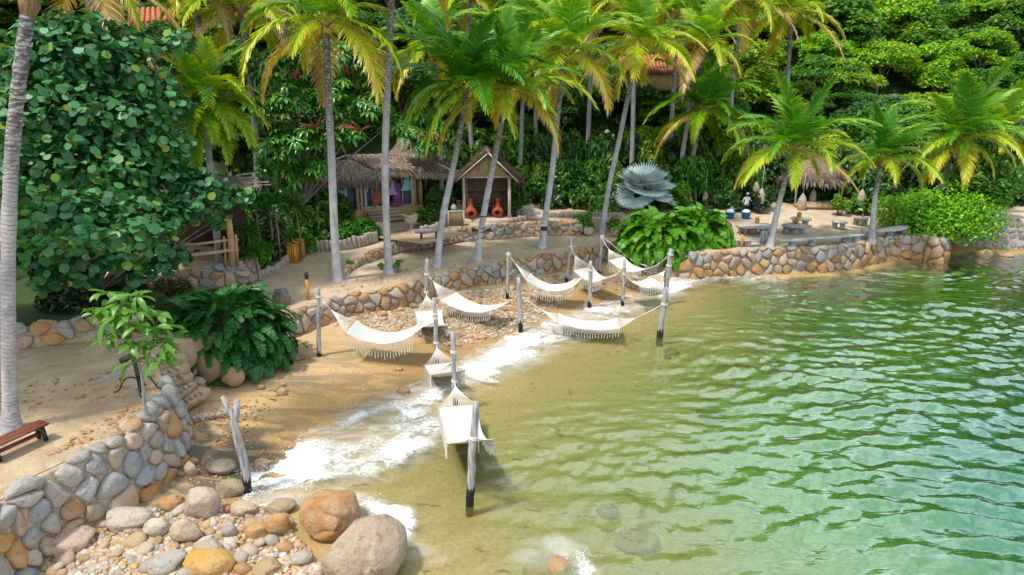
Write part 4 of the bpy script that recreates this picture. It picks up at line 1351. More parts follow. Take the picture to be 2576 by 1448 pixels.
for k in range(4): link("frond", me, root, loc=tuple(at(514, 150, 32.5) - bl + Vector((0, 0, -.9))), rot=(rr.uniform(-.25, .25), rr.uniform(-.25, .25), k * 1.6), color=(.36,) * 3)
sp_ = [(c_ - bl) + q for q in (Vector((.1, -.3, .1)), Vector((.35, -.5, .45)), Vector((.75, -.6, .85)), Vector((1.15, -.6, .95)))]
part("spathe", tube(sp_, [.05, .11, .10, .02], 7), M['wood_pale'], root, True)

# ------------------------------------------------------------------ leaf clouds
def leaf_cloud(blobs, n, size, seed, shape='quad', up=.7, aspect=1.5, shell=(.72, 1.04), squash=.72, lowcut=-.35, jit=.55, weights=None, curl=0.0):
    """n leaves spread over the skins of the given blobs (x, y, z, radius)"""
    r = np.random.default_rng(seed)
    B = np.array(blobs, float)
    wgt = B[:, 3] ** 2 if weights is None else np.array(weights)
    idx = r.choice(len(B), n, p=wgt / wgt.sum())
    d = r.normal(size=(n, 3)); d /= np.linalg.norm(d, axis=1)[:, None]
    bad = d[:, 2] < lowcut
    d[bad, 2] *= -1
    pos = B[idx, :3] + d * (B[idx, 3] * r.uniform(shell[0], shell[1], n))[:, None] * np.array([1, 1, squash])
    nrm = d * .75 + np.array([0, 0, up]) + r.normal(size=(n, 3)) * jit
    nrm /= np.linalg.norm(nrm, axis=1)[:, None]
    t = r.normal(size=(n, 3)); t[:, 2] -= .5
    t -= nrm * (t * nrm).sum(1)[:, None]; t /= np.linalg.norm(t, axis=1)[:, None]
    s = np.cross(nrm, t)
    sz = size * r.uniform(.55, 1.38, n)[:, None]
    if shape == 'round':
        k = 7
        V = np.empty((n, k, 3))
        for i in range(k):
            a = 2 * math.pi * i / k
            q = 1.0 if i else .82
            V[:, i] = pos + (t * math.cos(a) * q + s * math.sin(a)) * sz * .5 + nrm * sz * curl * abs(math.sin(a))
        return V.reshape(-1, 3), np.arange(n * k).reshape(n, k)
    hl, hw = sz * .5 * aspect ** .5, sz * .5 / aspect ** .5
    V = np.empty((n, 6, 3))
    V[:, 0] = pos - t * hl; V[:, 1] = pos - t * hl * .25 - s * hw + nrm * hw * .25; V[:, 2] = pos + t * hl * .45 - s * hw * .75 + nrm * hw * .2
    V[:, 3] = pos + t * hl - nrm * hw * .4; V[:, 4] = pos + t * hl * .45 + s * hw * .75 + nrm * hw * .2; V[:, 5] = pos - t * hl * .25 + s * hw + nrm * hw * .25
    return V.reshape(-1, 3), np.arange(n * 6).reshape(n, 6)

def crown_blobs(seed, k=26, R=1.0, H=.8, r0=.34):
    r = np.random.default_rng(seed)
    out = []
    for i in range(k):
        a = i * 2.39996 + r.uniform(-.4, .4)
        zz = r.uniform(-.25, 1.0)
        rad = math.sqrt(max(.05, 1 - max(0, zz) ** 2)) * r.uniform(.45, 1.0) * R
        out.append((math.cos(a) * rad, math.sin(a) * rad, zz * H, r0 * r.uniform(.65, 1.35)))
    return out

CROWNS = []
for k in range(7):
    bl_ = crown_blobs(500 + k, (14, 40, 24, 30, 18, 46, 22)[k], (1.0, 1.0, .85, 1.1, 1.0, .9, 1.0)[k], (.9, .55, 1.1, .6, .75, .8, .5)[k], (.40, .22, .30, .28, .36, .20, .34)[k])
    V, F = leaf_cloud(bl_, (7600, 12000, 7600, 9500, 6400, 12500, 7600)[k], (.074, .05, .082, .064, .10, .049, .08)[k], 600 + k, aspect=(1.9, 1.7, 2.6, 1.9, 1.4, 2.2, 3.2)[k], up=.85, squash=(.8, .5, .9, .7, .8, .75, .5)[k], shell=(.55, 1.12), jit=.7)
    CROWNS.append(mesh_data("crown", V, F, M['tree_leaf']))

def limb_set(h, spread, seed, r0):
    r = random.Random(seed)
    gs = [tube([Vector((0, 0, -.3)), Vector((r.uniform(-.2, .2), r.uniform(-.2, .2), h * .5)), Vector((0, 0, h))], [r0 * 1.3, r0, r0 * .7], 7)]
    for k in range(4):
        a = k * 1.6 + r.random()
        e = Vector((math.cos(a) * spread, math.sin(a) * spread, h + spread * .7))
        gs.append(tube([Vector((0, 0, h * (.55 + .1 * k))), e * .5 + Vector((0, 0, h * .45)), e], [r0 * .6, r0 * .4, r0 * .15], 5, False))
    return join(gs)
LIMBS = [mesh_data("trunk", *limb_set(1.0, .55, 700 + k, .07), M['bark']) for k in range(3)]

TREE_KINDS = {
    'dark': ((.042, .145, .02), "dark leafy jungle tree in the shaded slope behind the palms"),
    'mid': ((.085, .235, .018), "mid green bushy jungle tree on the slope behind the palms"),
    'lime': ((.20, .385, .012), "bright yellow-green jungle tree on the sunny slope"),
    'blue': ((.06, .18, .05), "bluish green jungle tree on the slope"),
}
def jungle_tree(x, y, z, R, H, kind, seed, label=None, group=None, name="jungle_tree", tint=1.0):
    r = random.Random(seed)
    c, lab = TREE_KINDS[kind]
    v = r.randint(0, 6)
    if label is None:
        row, plc = where((x, y, z + H + R * .5))
        k0 = {'dark': 'dark green', 'mid': 'mid green', 'lime': 'bright yellow-green', 'blue': 'bluish green'}[kind]
        ad = ("clumpy", "fine-leaved", "tall-crowned", "wide-spread", "large-leaved", "densely leaved", "long-leaved")[v]
        sz = "big" if R > 3.4 else "small"
        label = unique([f"{ad} {k0} tree {row} {plc}", f"{sz} {ad} {k0} tree {row} {plc}", f"other {k0} tree {row} {plc}"])
    root = empty(name, (x, y, z), r.uniform(0, 6.28), label or lab, "tree", group or ("%s jungle trees on the slope" % {'dark': 'dark', 'mid': 'mid green', 'lime': 'bright', 'blue': 'bluish'}[kind]))
    k = r.uniform(.8, 1.25) * tint
    link("trunk", LIMBS[v % 3], root, scale=(R * .8, R * .8, H))
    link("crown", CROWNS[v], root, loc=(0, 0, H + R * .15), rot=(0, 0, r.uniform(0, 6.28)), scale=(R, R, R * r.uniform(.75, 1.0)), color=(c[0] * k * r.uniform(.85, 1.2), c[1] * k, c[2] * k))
    return root

rj = random.Random(5)
cnt = 0
y = 52.0
while y < 112:
    xs_ = -y * .86 - 6
    while xs_ < y * .86 + 8:
        x = xs_ + rj.uniform(-2, 2); yy = y + rj.uniform(-2, 2)
        xs_ += 4.5 + (y - 50) * .028
        if x < -8 and yy < 52: continue
        if x > -8 and yy < 59.5: continue
        z = hill_z(x, yy)
        if abs(pix((x, yy, z + 4))[0] - 1288) > 1620: continue
        u = rj.random()
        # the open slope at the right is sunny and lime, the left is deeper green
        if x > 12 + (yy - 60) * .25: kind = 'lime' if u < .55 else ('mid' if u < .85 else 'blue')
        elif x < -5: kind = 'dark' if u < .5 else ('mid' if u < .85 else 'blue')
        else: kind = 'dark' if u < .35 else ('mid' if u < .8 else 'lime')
        R = rj.uniform(2.4, 4.4); H = rj.uniform(1.8, 4.2)
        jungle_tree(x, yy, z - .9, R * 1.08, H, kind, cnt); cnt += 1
    y += 4.3 + (y - 50) * .03
for k in range(46):
    y = 118 + 14 * (k // 14) + rj.uniform(-4, 4); x = -120 + 20 * (k % 14) + rj.uniform(-6, 6)
    jungle_tree(x, y, hill_z(x, y) - .5, rj.uniform(9, 12), rj.uniform(5, 7), rj.choice(['mid', 'lime', 'dark']), 900 + k, "large jungle tree on the ridge above the bay", "trees on the ridge")

# left flank trees behind the terrace
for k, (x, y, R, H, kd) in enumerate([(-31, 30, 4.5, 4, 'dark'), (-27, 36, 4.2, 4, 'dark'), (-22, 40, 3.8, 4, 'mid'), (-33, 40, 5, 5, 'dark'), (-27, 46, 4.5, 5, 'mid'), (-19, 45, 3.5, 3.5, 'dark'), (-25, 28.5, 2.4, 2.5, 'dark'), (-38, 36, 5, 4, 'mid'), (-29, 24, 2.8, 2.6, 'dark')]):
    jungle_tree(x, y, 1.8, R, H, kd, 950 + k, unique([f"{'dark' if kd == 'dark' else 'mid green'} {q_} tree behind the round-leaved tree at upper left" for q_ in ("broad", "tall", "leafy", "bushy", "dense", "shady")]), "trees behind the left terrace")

# ------------------------------------------------------------------ undergrowth bushes at the foot of the slope
BUSH = []
for k in range(4):
    bl_ = crown_blobs(1500 + k, 16, .85, .7, .36)
    V, F = leaf_cloud(bl_, 1700, .17, 1600 + k, aspect=1.9, up=.8, squash=.8, lowcut=-.6)
    BUSH.append(mesh_data("foliage", V, F, M['shrub']))
STEMS = mesh_data("stems", *join([tube([Vector((0, 0, -.1)), Vector((math.cos(a) * .25, math.sin(a) * .25, .4)), Vector((math.cos(a) * .6, math.sin(a) * .6, .85))], [.035, .025, .01], 5, False) for a in np.linspace(0, 5.5, 7)]), M['bark'])
def bush(p, R, H, col, label, group=None, seed=0, name="bush", cat="bush"):
    r = random.Random(seed + 77)
    root = empty(name, p, r.uniform(0, 6.28), label, cat, group)
    link("stems", STEMS, root, scale=(R, R, H))
    link("foliage", BUSH[r.randint(0, 3)], root, loc=(0, 0, H * .36), rot=(0, 0, r.uniform(0, 6)), scale=(R, R, H * .72), color=col)
    return root

rb = random.Random(12)
DK, MD, LM = (.038, .135, .022), (.08, .24, .018), (.15, .34, .012)
k = 0
for x in np.arange(-5.5, 40, 1.5):
    for row in range(3):
        yy = (48.4 if x < 8 else (53.6 if 19 < x < 27 else 49.8)) + row * 2.0 + rb.uniform(-.6, .6)
        if -4.6 < x < 2.2 and row == 0: continue
        if 12.5 < x < 18.5 and row == 0: yy += 1.0
        H = rb.uniform(1.7, 2.6) + row * 1.1
        c = DK if rb.random() < (.55 if x > 10 else .35) else (MD if rb.random() < .8 else LM)
        f = rb.uniform(.7, 1.2)
        bush((float(x) + rb.uniform(-.5, .5), yy, 1.4 + row * .5), rb.uniform(1.2, 1.7), H, tuple(q * f for q in c), unique([f"{'dark' if c is DK else 'green' if c is MD else 'lime green'} bush {('in front', 'mid', 'at the back')[row]} of thicket {where((x, yy, 2.5))[1]}", f"{'tall' if H > 2.7 else 'low'} {'dark' if c is DK else 'green' if c is MD else 'lime green'} bush {('in front', 'mid', 'at the back')[row]} of thicket {where((x, yy, 2.5))[1]}", f"{'wide' if f > .95 else 'narrow'} {'dark' if c is DK else 'green' if c is MD else 'lime green'} bush {('in front', 'mid', 'at the back')[row]} of thicket {where((x, yy, 2.5))[1]}"]), "bushes in the thicket", k); k += 1

for k in range(46):
    x = rb.uniform(-26, -11.8); yy = rb.uniform(36.2, 50)
    if x > -13.5 and yy < 41: continue
    c = DK if rb.random() < .5 else MD
    f = rb.uniform(.75, 1.2)
    bush((x, yy, 2.0), rb.uniform(1.2, 1.8), rb.uniform(1.6, 3.2), tuple(q * f for q in c), unique([f"{sz_} {cn_} bush left of the shop, {where((x, yy, 3))[1]}" for sz_ in (("near " if yy < 41 else "far " if yy > 45.5 else "middle ") + q_ for q_ in ("round", "wide", "leafy", "tangled", "broad")) for cn_ in (["dark"] if c is DK else ["mid green"])]), "bushes left of the shop", 300 + k)

for k, (x, yy, H) in enumerate([(-14.6, 33.4, 1.7), (-13.6, 34.3, 1.3), (-14.8, 35.4, 2.1), (-13.4, 36.2, 2.0), (-12.8, 37.4, 1.7), (-15.6, 37.2, 2.6), (-13.8, 38.4, 2.5), (-12.4, 39.6, 2.4), (-15.0, 40.0, 2.8), (-11.9, 39.6, 1.5)]):
    c = MD if k % 3 else DK
    bush((x, yy, 1.5), rb.uniform(1.0, 1.3), H, tuple(q * rb.uniform(.8, 1.25) for q in c), ("%s bush in the bed between railing and bins, number %s from the front" % ("mid green" if k % 3 else "dark", ("one", "two", "three", "four", "five", "six", "seven", "eight", "nine", "ten")[k])), "bushes between railing and bins", 400 + k)
jungle_tree(-21.2, 19.3, 1.8, 4.2, 6.2, 'mid', 981, "broad shade tree outside the left of the picture over the terrace", "shade trees left of the terrace")
jungle_tree(-19.6, 17.6, 1.8, 3.9, 11.4, 'mid', 982, "tall shade tree outside the left of the picture over the terrace", "shade trees left of the terrace")
at_ = at(395, 100, 45.5)
jungle_tree(at_.x, at_.y, at_.z - 4.5, 2.6, 3.0, 'dark', 983, "dark tree half hiding the ochre house at upper left", "trees by the ochre house")
at_ = at(540, 110, 46)
jungle_tree(at_.x, at_.y, at_.z - 5.0, 2.8, 3.0, 'mid', 984, "mid green tree right of the ochre house at upper left", "trees by the ochre house")

# low growth that hides the soil of the slope
ru = np.random.default_rng(55)
nU = 52000
ux = ru.uniform(-95, 105, nU); uy = 50 + 62 * ru.random(nU) ** 1.2
keep = (np.abs(ux) < uy * .9 + 6) & ~((ux > -27) & (ux < 62) & (uy < 58)); ux, uy = ux[keep], uy[keep]
fr_u = np.where(ux < -6, 50.5 - np.clip((-ux - 14) * .55, 0, 26), 57 + np.clip((ux - 6) * .1, 0, 6))
ri = np.maximum(0, uy - fr_u); PU = np.stack([ux, uy], 1)
uz = 1.0 + np.minimum(ri * .66, 58 + ri * .1) * (1 + .12 * wavy(PU, .012, 41, 3)) + .5 * wavy(PU, .05, 42, 2) * np.clip(ri / 6, 0, 1) + ru.uniform(.1, 1.5, len(ux))
nu_ = len(ux); c_ = np.stack([ux, uy, uz], 1)
t_ = ru.normal(size=(nu_, 3)); t_[:, 2] = t_[:, 2] * .4 - .2; t_ /= np.linalg.norm(t_, axis=1)[:, None]
s_ = np.cross(t_, np.array([0, -.3, 1.0])); s_ /= np.linalg.norm(s_, axis=1)[:, None]
z_ = ru.uniform(.22, .5, nu_)[:, None]
V = np.stack([c_ - t_ * z_, c_ - s_ * z_ * .45, c_ + t_ * z_, c_ + s_ * z_ * .45], 1).reshape(-1, 3)
M['undergrowth'] = leaf_mat("undergrowth", (.05, .155, .018), var=.5, yprob=.08)
link("undergrowth", mesh_data("undergrowth", V, np.arange(nu_ * 4).reshape(-1, 4), M['undergrowth']), None, kind='stuff')
# ------------------------------------------------------------------ the big round-leaved tree at the left
SG = [(110, 150, 27.5, 95), (215, 140, 28, 105), (320, 190, 28.5, 100), (400, 260, 29, 75), (95, 300, 26.5, 100), (215, 290, 27, 115), (330, 320, 27.5, 100), (410, 380, 28, 75),
      (90, 450, 25.5, 90), (200, 430, 26, 105), (310, 440, 26.5, 100), (410, 460, 27.5, 80), (500, 480, 28, 62), (565, 500, 28.5, 48), (618, 497, 29, 26), (110, 580, 23.4, 80), (210, 560, 23.6, 95), (310, 560, 24.4, 85), (400, 555, 26, 68), (480, 540, 27, 45), (120, 620, 20.6, 40), (200, 600, 20.4, 44), (280, 610, 20.6, 44), (350, 590, 21.2, 46), (410, 600, 21.8, 36), (60, 560, 20.8, 40), (440, 650, 27.2, 42), (330, 690, 24.6, 42), (120, 705, 22.8, 40), (220, 705, 23.2, 42), (395, 680, 26, 36), (70, 640, 22, 45), (40, 300, 25.5, 60), (40, 450, 25, 60), (60, 180, 27, 60),
      (100, 665, 22.0, 52), (160, 640, 21.6, 48), (220, 660, 22.2, 55), (290, 650, 22.8, 55), (350, 640, 24.0, 45), (395, 630, 25.6, 38), (455, 110, 29.5, 36), (300, 110, 29, 52), (165, 80, 28.5, 50), (560, 560, 28, 26)]
blobs = []
for px, py, Y, r in SG:
    q = at(px, py, Y)
    blobs.append((q.x, q.y, q.z, r * Y * .93 / FPX))
tb = at(205, 800, 25.0)
root = empty("round_leaf_tree", (tb.x, tb.y, 1.9), 0, "large dark tree with round leathery leaves filling the upper left, over the timber railing", "tree")
off = np.array(root.location)
gs = []
r = random.Random(4)
fork = at(235, 745, 25.0)
gs.append(tube([Vector((tb.x - .3, tb.y, 1.6)), Vector((tb.x + .25, tb.y, 2.6)), fork], [.30, .24, .20], 9, True, .1, 1))
gs.append(tube([Vector((tb.x + .9, tb.y + .2, 1.6)), Vector((tb.x + .75, tb.y, 2.8)), at(290, 700, 25.2)], [.17, .14, .12], 8, True, .1, 2))
gs.append(tube([fork, at(200, 690, 25.2), at(150, 600, 25.6), at(120, 400, 26.5), at(130, 200, 27.8)], [.2, .17, .14, .09, .04], 8, False))
for k, b in enumerate(blobs):
    e = Vector(b[:3])
    mid = fork.lerp(e, .5) + Vector((r.uniform(-.4, .4), r.uniform(-.2, .4), r.uniform(-.2, .5)))
    gs.append(tube([fork, mid, e], [.09, .06, .02], 5, False))
V, F = join(gs)
part("trunk", (V, F), M['bark'], root, True, world=True)
V, F = leaf_cloud(blobs, 8200, .33, 31, shape='round', up=.85, shell=(.5, 1.15), squash=.9, lowcut=-.75, jit=.75, curl=.15)
part("leaf_mass", (V - off, F), M['grape_leaf'], root, kind='stuff')
# the outermost leaves, one by one
LEAFS = []
for k in range(4):
    kk = 9
    Vl = [(0, 0, 0)] + [(math.cos(a) * .5 * (1 if i else .8), math.sin(a) * .5, .05 * math.sin(a) ** 2 - .03 * math.cos(a) - .01 * k) for i, a in enumerate(np.linspace(0, 2 * math.pi, kk, endpoint=False))]
    LEAFS.append(mesh_data("leaf", np.array(Vl), [(0, i + 1, (i + 1) % kk + 1) for i in range(kk)], M['grape_leaf'], True))
rl = np.random.default_rng(8)
for k in range(260):
    b = blobs[rl.integers(len(blobs))]
    d = rl.normal(size=3); d[1] = -abs(d[1]) - .5; d[2] = d[2] * .8 + .2; d /= np.linalg.norm(d)
    q = Vector((b[0], b[1], b[2])) + Vector(d) * b[3] * 1.05
    nrm = Vector(d) * .4 + Vector((0, -.1, .75)) + Vector(rl.normal(size=3) * .35)
    e = nrm.to_track_quat('Z', 'Y').to_euler(); e.rotate_axis('Z', rl.uniform(0, 6.28))
    link("leaf", LEAFS[k % 4], root, loc=tuple(q - Vector(off)), rot=e, scale=rl.uniform(.28, .44))

# ------------------------------------------------------------------ whorls: leaves set round the end of a twig
def whorl_geo(nl, ln, wd, lift, droop, seed, segs=3):
    r = np.random.default_rng(seed)
    V, F = [], []
    for k in range(nl):
        a = 2 * math.pi * k / nl + r.normal() * .15
        e = math.radians(lift + r.normal() * 12)
        d = np.array([math.cos(a) * math.cos(e), math.sin(a) * math.cos(e), math.sin(e)])
        sd = np.array([-math.sin(a), math.cos(a), 0])
        q = d * ln * .12
        L_ = ln * r.uniform(.75, 1.15)
        b = len(V)
        V.append(q)
        for s_, w_ in ((.25, .7), (.55, 1.0), (.82, .65)):
            dd = d + np.array([0, 0, -1]) * droop * s_
            p_ = q + dd * L_ * s_
            fold = np.array([0, 0, .18]) * wd
            V += [p_ - sd * wd * w_ / 2 + fold, p_, p_ + sd * wd * w_ / 2 + fold]
        V.append(q + (d + np.array([0, 0, -1]) * droop) * L_)
        F += [(b, b + 2, b + 1), (b, b + 3, b + 2)]
        for i in range(2):
            o = b + 1 + 3 * i
            F += [(o, o + 1, o + 4, o + 3), (o + 1, o + 2, o + 5, o + 4)]
        o = b + 7
        F += [(o, o + 1, o + 3), (o + 1, o + 2, o + 3)]
    return np.array(V), F

def rot_to(nrm, spin):
    n_ = Vector(nrm).normalized()
    q = n_.to_track_quat('Z', 'Y')
    from mathutils import Quaternion
    return np.array((q @ Quaternion((0, 0, 1), spin)).to_matrix())

# octopus trees with red flower spikes above and beside the shop
def octopus_tree(name, base, blobsD, label, nwh, seed, spikesD, wl_=.55):
    r = np.random.default_rng(seed)
    root = empty(name, base, 0, label, "tree")
    off = np.array(root.location)
    bl_ = []
    for px, py, Y, rad in blobsD:
        q = at(px, py, Y); bl_.append((q.x, q.y, q.z, rad * Y * 1.05 / FPX))
    B = np.array(bl_)
    gs = []
    fk = Vector(base) + Vector((0, 0, 1.6))
    for k in range(3):
        gs.append(tube([Vector(base) + Vector((k * .3 - .3, 0, -.2)), fk + Vector((k * .5 - .5, 0, 0))], [.14, .09], 7, False))
    for b in bl_:
        e = Vector(b[:3]); gs.append(tube([fk, fk.lerp(e, .55) + Vector((r.normal() * .3, -.2, .2)), e + Vector((0, 0, b[3] * .3))], [.09, .06, .03], 5, False))
    part("trunk", join(gs), M['bark_pale'], root, True, world=True)
    protos = [whorl_geo(9, wl_, wl_ * .33, 12, .55, seed * 10 + k) for k in range(4)]
    Vs, Fs, n0 = [], [], 0
    for k in range(nwh):
        b = B[r.choice(len(B), p=B[:, 3] ** 2 / (B[:, 3] ** 2).sum())]
        d = r.normal(size=3); d[2] = abs(d[2]) * .9 + .1 if r.random() < .8 else d[2]; d[1] -= .35; d /= np.linalg.norm(d)
        pos = b[:3] + d * b[3] * r.uniform(.6, 1.05)
        R_ = rot_to(d * .5 + np.array([0, 0, 1.0]) + r.normal(size=3) * .2, r.uniform(0, 6.28))
        V, F = protos[k % 4]
        Vs.append((V * r.uniform(.75, 1.2)) @ R_.T + pos - off)
        Fs += [tuple(i + n0 for i in f) for f in F]; n0 += len(V)
    part("crown", (np.concatenate(Vs), Fs), M['whorl_leaf'], root, kind='stuff')
    for px, py, Y in spikesD:
        q = at(px, py, Y)
        gs = []
        for k in range(6):
            a = r.uniform(0, 6.28); e = r.uniform(.15, 1.1)
            d = Vector((math.cos(a) * math.cos(e), math.sin(a) * math.cos(e) - .2, math.sin(e)))
            ln = r.uniform(.7, 1.05)
            gs.append(tube([q, q + d * ln * .5 + Vector((0, 0, .04)), q + d * ln], [.015, .034, .02], 6, True, .2, k))
        part("flower_spikes", join(gs), M['red_spike'], root, world=True)
    return root
octopus_tree("octopus_tree", (-13.4, 41.5, 2.0), [(690, 190, 40, 55), (760, 170, 40.5, 55), (850, 160, 41, 55), (930, 180, 41.5, 50), (680, 290, 39.5, 55), (760, 270, 39.5, 65), (850, 270, 40, 65), (930, 290, 40.5, 55), (980, 330, 41, 45),
              (710, 380, 39.3, 60), (780, 370, 39.2, 60), (860, 345, 39.3, 50), (740, 450, 39.4, 45), (800, 425, 39.2, 38), (690, 440, 39.6, 40)],
             "glossy octopus tree with pale drooping leaf rosettes and red flower spikes above the shop roof", 620, 3,
             [(650, 165, 39.6), (745, 205, 39), (780, 180, 40), (880, 190, 40), (700, 255, 38.8), (745, 262, 38.8), (795, 325, 38.3), (840, 335, 38.4), (905, 330, 38.6), (960, 205, 41)])
octopus_tree("octopus_tree", (-5.2, 49.2, 2.2), [(1075, 375, 45, 32), (1040, 340, 45.5, 32), (1110, 340, 46.5, 30), (1060, 300, 47, 34)], "small octopus tree sprouting red spikes between the shop roof and the hut", 90, 4, [(1085, 352, 44.4), (1100, 360, 44.5)])

# ------------------------------------------------------------------ ferns: fronds springing from a mound
def fern_mound(label, cx, cy, zb_, rx, ry, hz, nf, mat, L, seed, n=26, ll=.20, width=.075, name="fern_bush", droop=80, group=None):
    r = random.Random(seed)
    vs = []
    for k in range(5):
        V, F, ag = frond_geo(52, droop + k * 8, L, n, ll, width, seed * 10 + k, phi0=78, phi1=55, grav=.12, start=.06, rach=.012, prof=lambda s: min(1, .5 + s * 2) * (1 - .7 * max(0, s - .5) ** 1.3 * 2))
        vs.append(mesh_data("frond", V, F, mat, False, dict(age=ag)))
    root = empty(name, (cx, cy, zb_), 0, label, "fern", group)
    ck = lathe([(.02, hz * .74), (rx * .35, hz * .68), (rx * .62, hz * .5), (rx * .8, hz * .2), (rx * .82, -.3)][::-1], 14, sy=ry / rx)
    part("root_mound", (ck[0], ck[1]), M['forest_floor'], root, True)
    for k in range(nf):
        u = (k + .5) / nf
        ph = math.acos(1 - u * .98)                      # from the top down to the rim
        a = k * 2.39996 + r.uniform(-.3, .3)
        p_ = Vector((math.cos(a) * math.sin(ph) * rx * .78, math.sin(a) * math.sin(ph) * ry * .78, math.cos(ph) * hz * .72))
        tilt = math.radians(52 - (78 - math.degrees(ph) * 1.15) + r.uniform(-34, 34))
        link("frond", vs[r.randint(0, 4)], root, loc=p_, rot=(r.uniform(-.55, .55), min(1.3, max(-.6, tilt)), a + r.uniform(-.8, .8)), scale=r.uniform(.75, 1.2))
    return root
q = onz(572, 905, .85)
fern_mound("large dark green fern mound on the boulders at the left of the beach", q.x - .28, q.y + .9, .95, 2.55, 1.9, 2.6, 460, M['fern_dark'], 1.25, 5, n=24, ll=.22, width=.095)
q = onz(1668, 640, 1.35)
fern_mound("bright green sword fern clump on the sea wall, left of two", q.x, q.y + 1.6, 1.35, 2.5, 2.0, 2.3, 340, M['fern_bright'], 1.3, 6, n=26, ll=.30, width=.13, group="sword ferns on the sea wall", droop=100)
q = onz(1778, 630, 1.4)
fern_mound("bright green sword fern clump on the sea wall, right one spilling over the stones", q.x - .2, q.y + 1.9, 1.45, 2.3, 1.9, 2.2, 300, M['fern_bright'], 1.25, 7, n=26, ll=.30, width=.13, group="sword ferns on the sea wall", droop=100)

# ------------------------------------------------------------------ sapling with large glossy leaves on the left terrace
b0 = onz(368, 1052, LT_Z)
root = empty("sapling", b0, 0, "thin-stemmed sapling with large bright leaves at the edge of the left terrace wall", "tree")
def rel(px, py, Y): return at(px, py, Y) - b0
Y0 = b0.y
st = [Vector((0, 0, -.1)), rel(362, 1000, Y0), rel(356, 945, Y0), rel(340, 880, Y0), rel(322, 815, Y0 + .1), rel(300, 770, Y0 + .1)]
gs = [tube(sub_curve(st, 5), [.05 - .0011 * i for i in range(26)], 7)]
tips = [(300, 765, -.1), (268, 740, .2), (255, 775, -.2), (320, 752, .3), (345, 745, .1), (370, 785, .3), (395, 795, .0), (275, 805, -.4), (325, 800, -.5), (350, 820, -.3), (385, 830, -.4), (420, 825, .1), (270, 850, -.3), (335, 865, -.5), (362, 868, -.3), (405, 868, -.4), (428, 855, 0), (398, 905, -.5), (340, 912, -.5), (345, 785, -.4), (300, 795, -.3), (240, 790, .1), (310, 835, -.2)]
for px, py, dy in tips:
    e = rel(px, py, Y0 + dy)
    k = min(range(2, 6), key=lambda i: (st[i] - e).length)
    gs.append(tube([st[k], (st[k] + e) / 2 + Vector((0, 0, -.05)), e], [.018, .013, .009], 5, False))
part("trunk", join(gs), M['bark_pale'], root, True)
Vl = whorl_geo(1, .50, .19, 10, .35, 3)
M['sapling_leaf'] = leaf_mat("sapling_leaf", (.075, .24, .02), var=.28, gloss=.5, rough=.36, trans=.3, yprob=.02)
lv = [mesh_data("leaf", *whorl_geo(1, .50, .19, 12, .25 + .15 * k, 30 + k), M['sapling_leaf'], True) for k in range(4)]
rs_ = random.Random(3)
for px, py, dy in tips:
    e = rel(px, py, Y0 + dy)
    m_ = rs_.randint(6, 9)
    for k in range(m_):
        link("leaf", lv[rs_.randint(0, 3)], root, loc=e, rot=(rs_.uniform(-.4, .4), rs_.uniform(-.35, .55), 6.283 * k / m_ + rs_.uniform(-.3, .3)), scale=rs_.uniform(.8, 1.2))

# ------------------------------------------------------------------ bushes and hedges one can name
def leafy(label, px, py, z, Rpx, Hpx, col, seed, n=3, size=.16, name="bush", cat="bush", dy=0.0, wide=1.0, group=None, cnt=2600, aspect=2.0, up=.8):
    """bush whose foot is seen at px, py; its width and height are what they measure at that distance"""
    p0 = onz(px, py, z)
    sc = p0.y * 1.05 / FPX
    R, H = Rpx * sc, Hpx * sc
    r = random.Random(seed)
    root = empty(name, (p0.x, p0.y + R * .55 + dy, z), 0, label, cat, group)
    bl_ = []
    for k in range(n * 5):
        a = r.uniform(0, 6.28); q = math.sqrt(r.random()) * .72
        rr = r.uniform(.22, .38)
        zz = (1 - q ** 2 * .75) * r.uniform(.35, .82)
        bl_.append((math.cos(a) * q * R * wide, math.sin(a) * q * R * .62, zz * H, rr * min(R, H) * 1.0))
    V, F = leaf_cloud(bl_, cnt, size, seed + 3, aspect=aspect, up=up, squash=.85, lowcut=-.7)
    V[:, 2] = np.maximum(V[:, 2], .02)
    part("stems", join([tube([Vector((b[0] * .2, b[1] * .2, -.1)), Vector((b[0] * .6, b[1] * .6, b[2] * .6)), Vector(b[:3])], [.035, .02, .01], 5, False) for b in bl_]), M['bark'], root)
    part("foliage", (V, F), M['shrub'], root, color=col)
    return root
leafy("wide bright green shrub overhanging the water at the right end of the sea wall", 2418, 646, .2, 185, 165, (.17, .43, .008), 41, n=10, size=.17, cnt=9500, wide=1.0)
leafy("lower left shoulder of bright shrub beside the slab bench", 2330, 600, 1.2, 62, 60, (.17, .43, .008), 42, n=3, size=.16, cnt=2200)
leafy("clipped glossy hedge in front of the shop wall, behind log edging", 893, 612, 1.95, 62, 52, (.045, .20, .010), 43, n=5, size=.17, cnt=3000, group=None, name="hedge", cat="hedge")
leafy("rounded green bush right of the stone urn", 1068, 570, 2.2, 42, 44, (.06, .21, .012), 44, n=3, size=.16, cnt=1600)
leafy("tall climbing shrub between shop and hut", 1092, 545, 2.2, 34, 92, (.04, .15, .014), 45, n=4, size=.18, cnt=2200)
leafy("feathery green bush against the right side of the hut", 1306, 548, 2.2, 34, 70, (.06, .20, .012), 46, n=3, size=.14, cnt=1600)
leafy("yellow-green potted bush left of the smooth leaning palm", 1475, 590, 1.32, 34, 58, (.11, .29, .012), 47, n=3, size=.17, cnt=1300)
leafy("small pot plant right of the smooth leaning palm", 1548, 588, 1.32, 26, 46, (.075, .22, .015), 48, n=3, size=.15, cnt=800)
leafy("low weed at the upper wall beside the first palm", 877, 678, 1.35, 15, 26, (.10, .30, .012), 49, n=1, size=.13, cnt=200, name="weed", cat="plant")
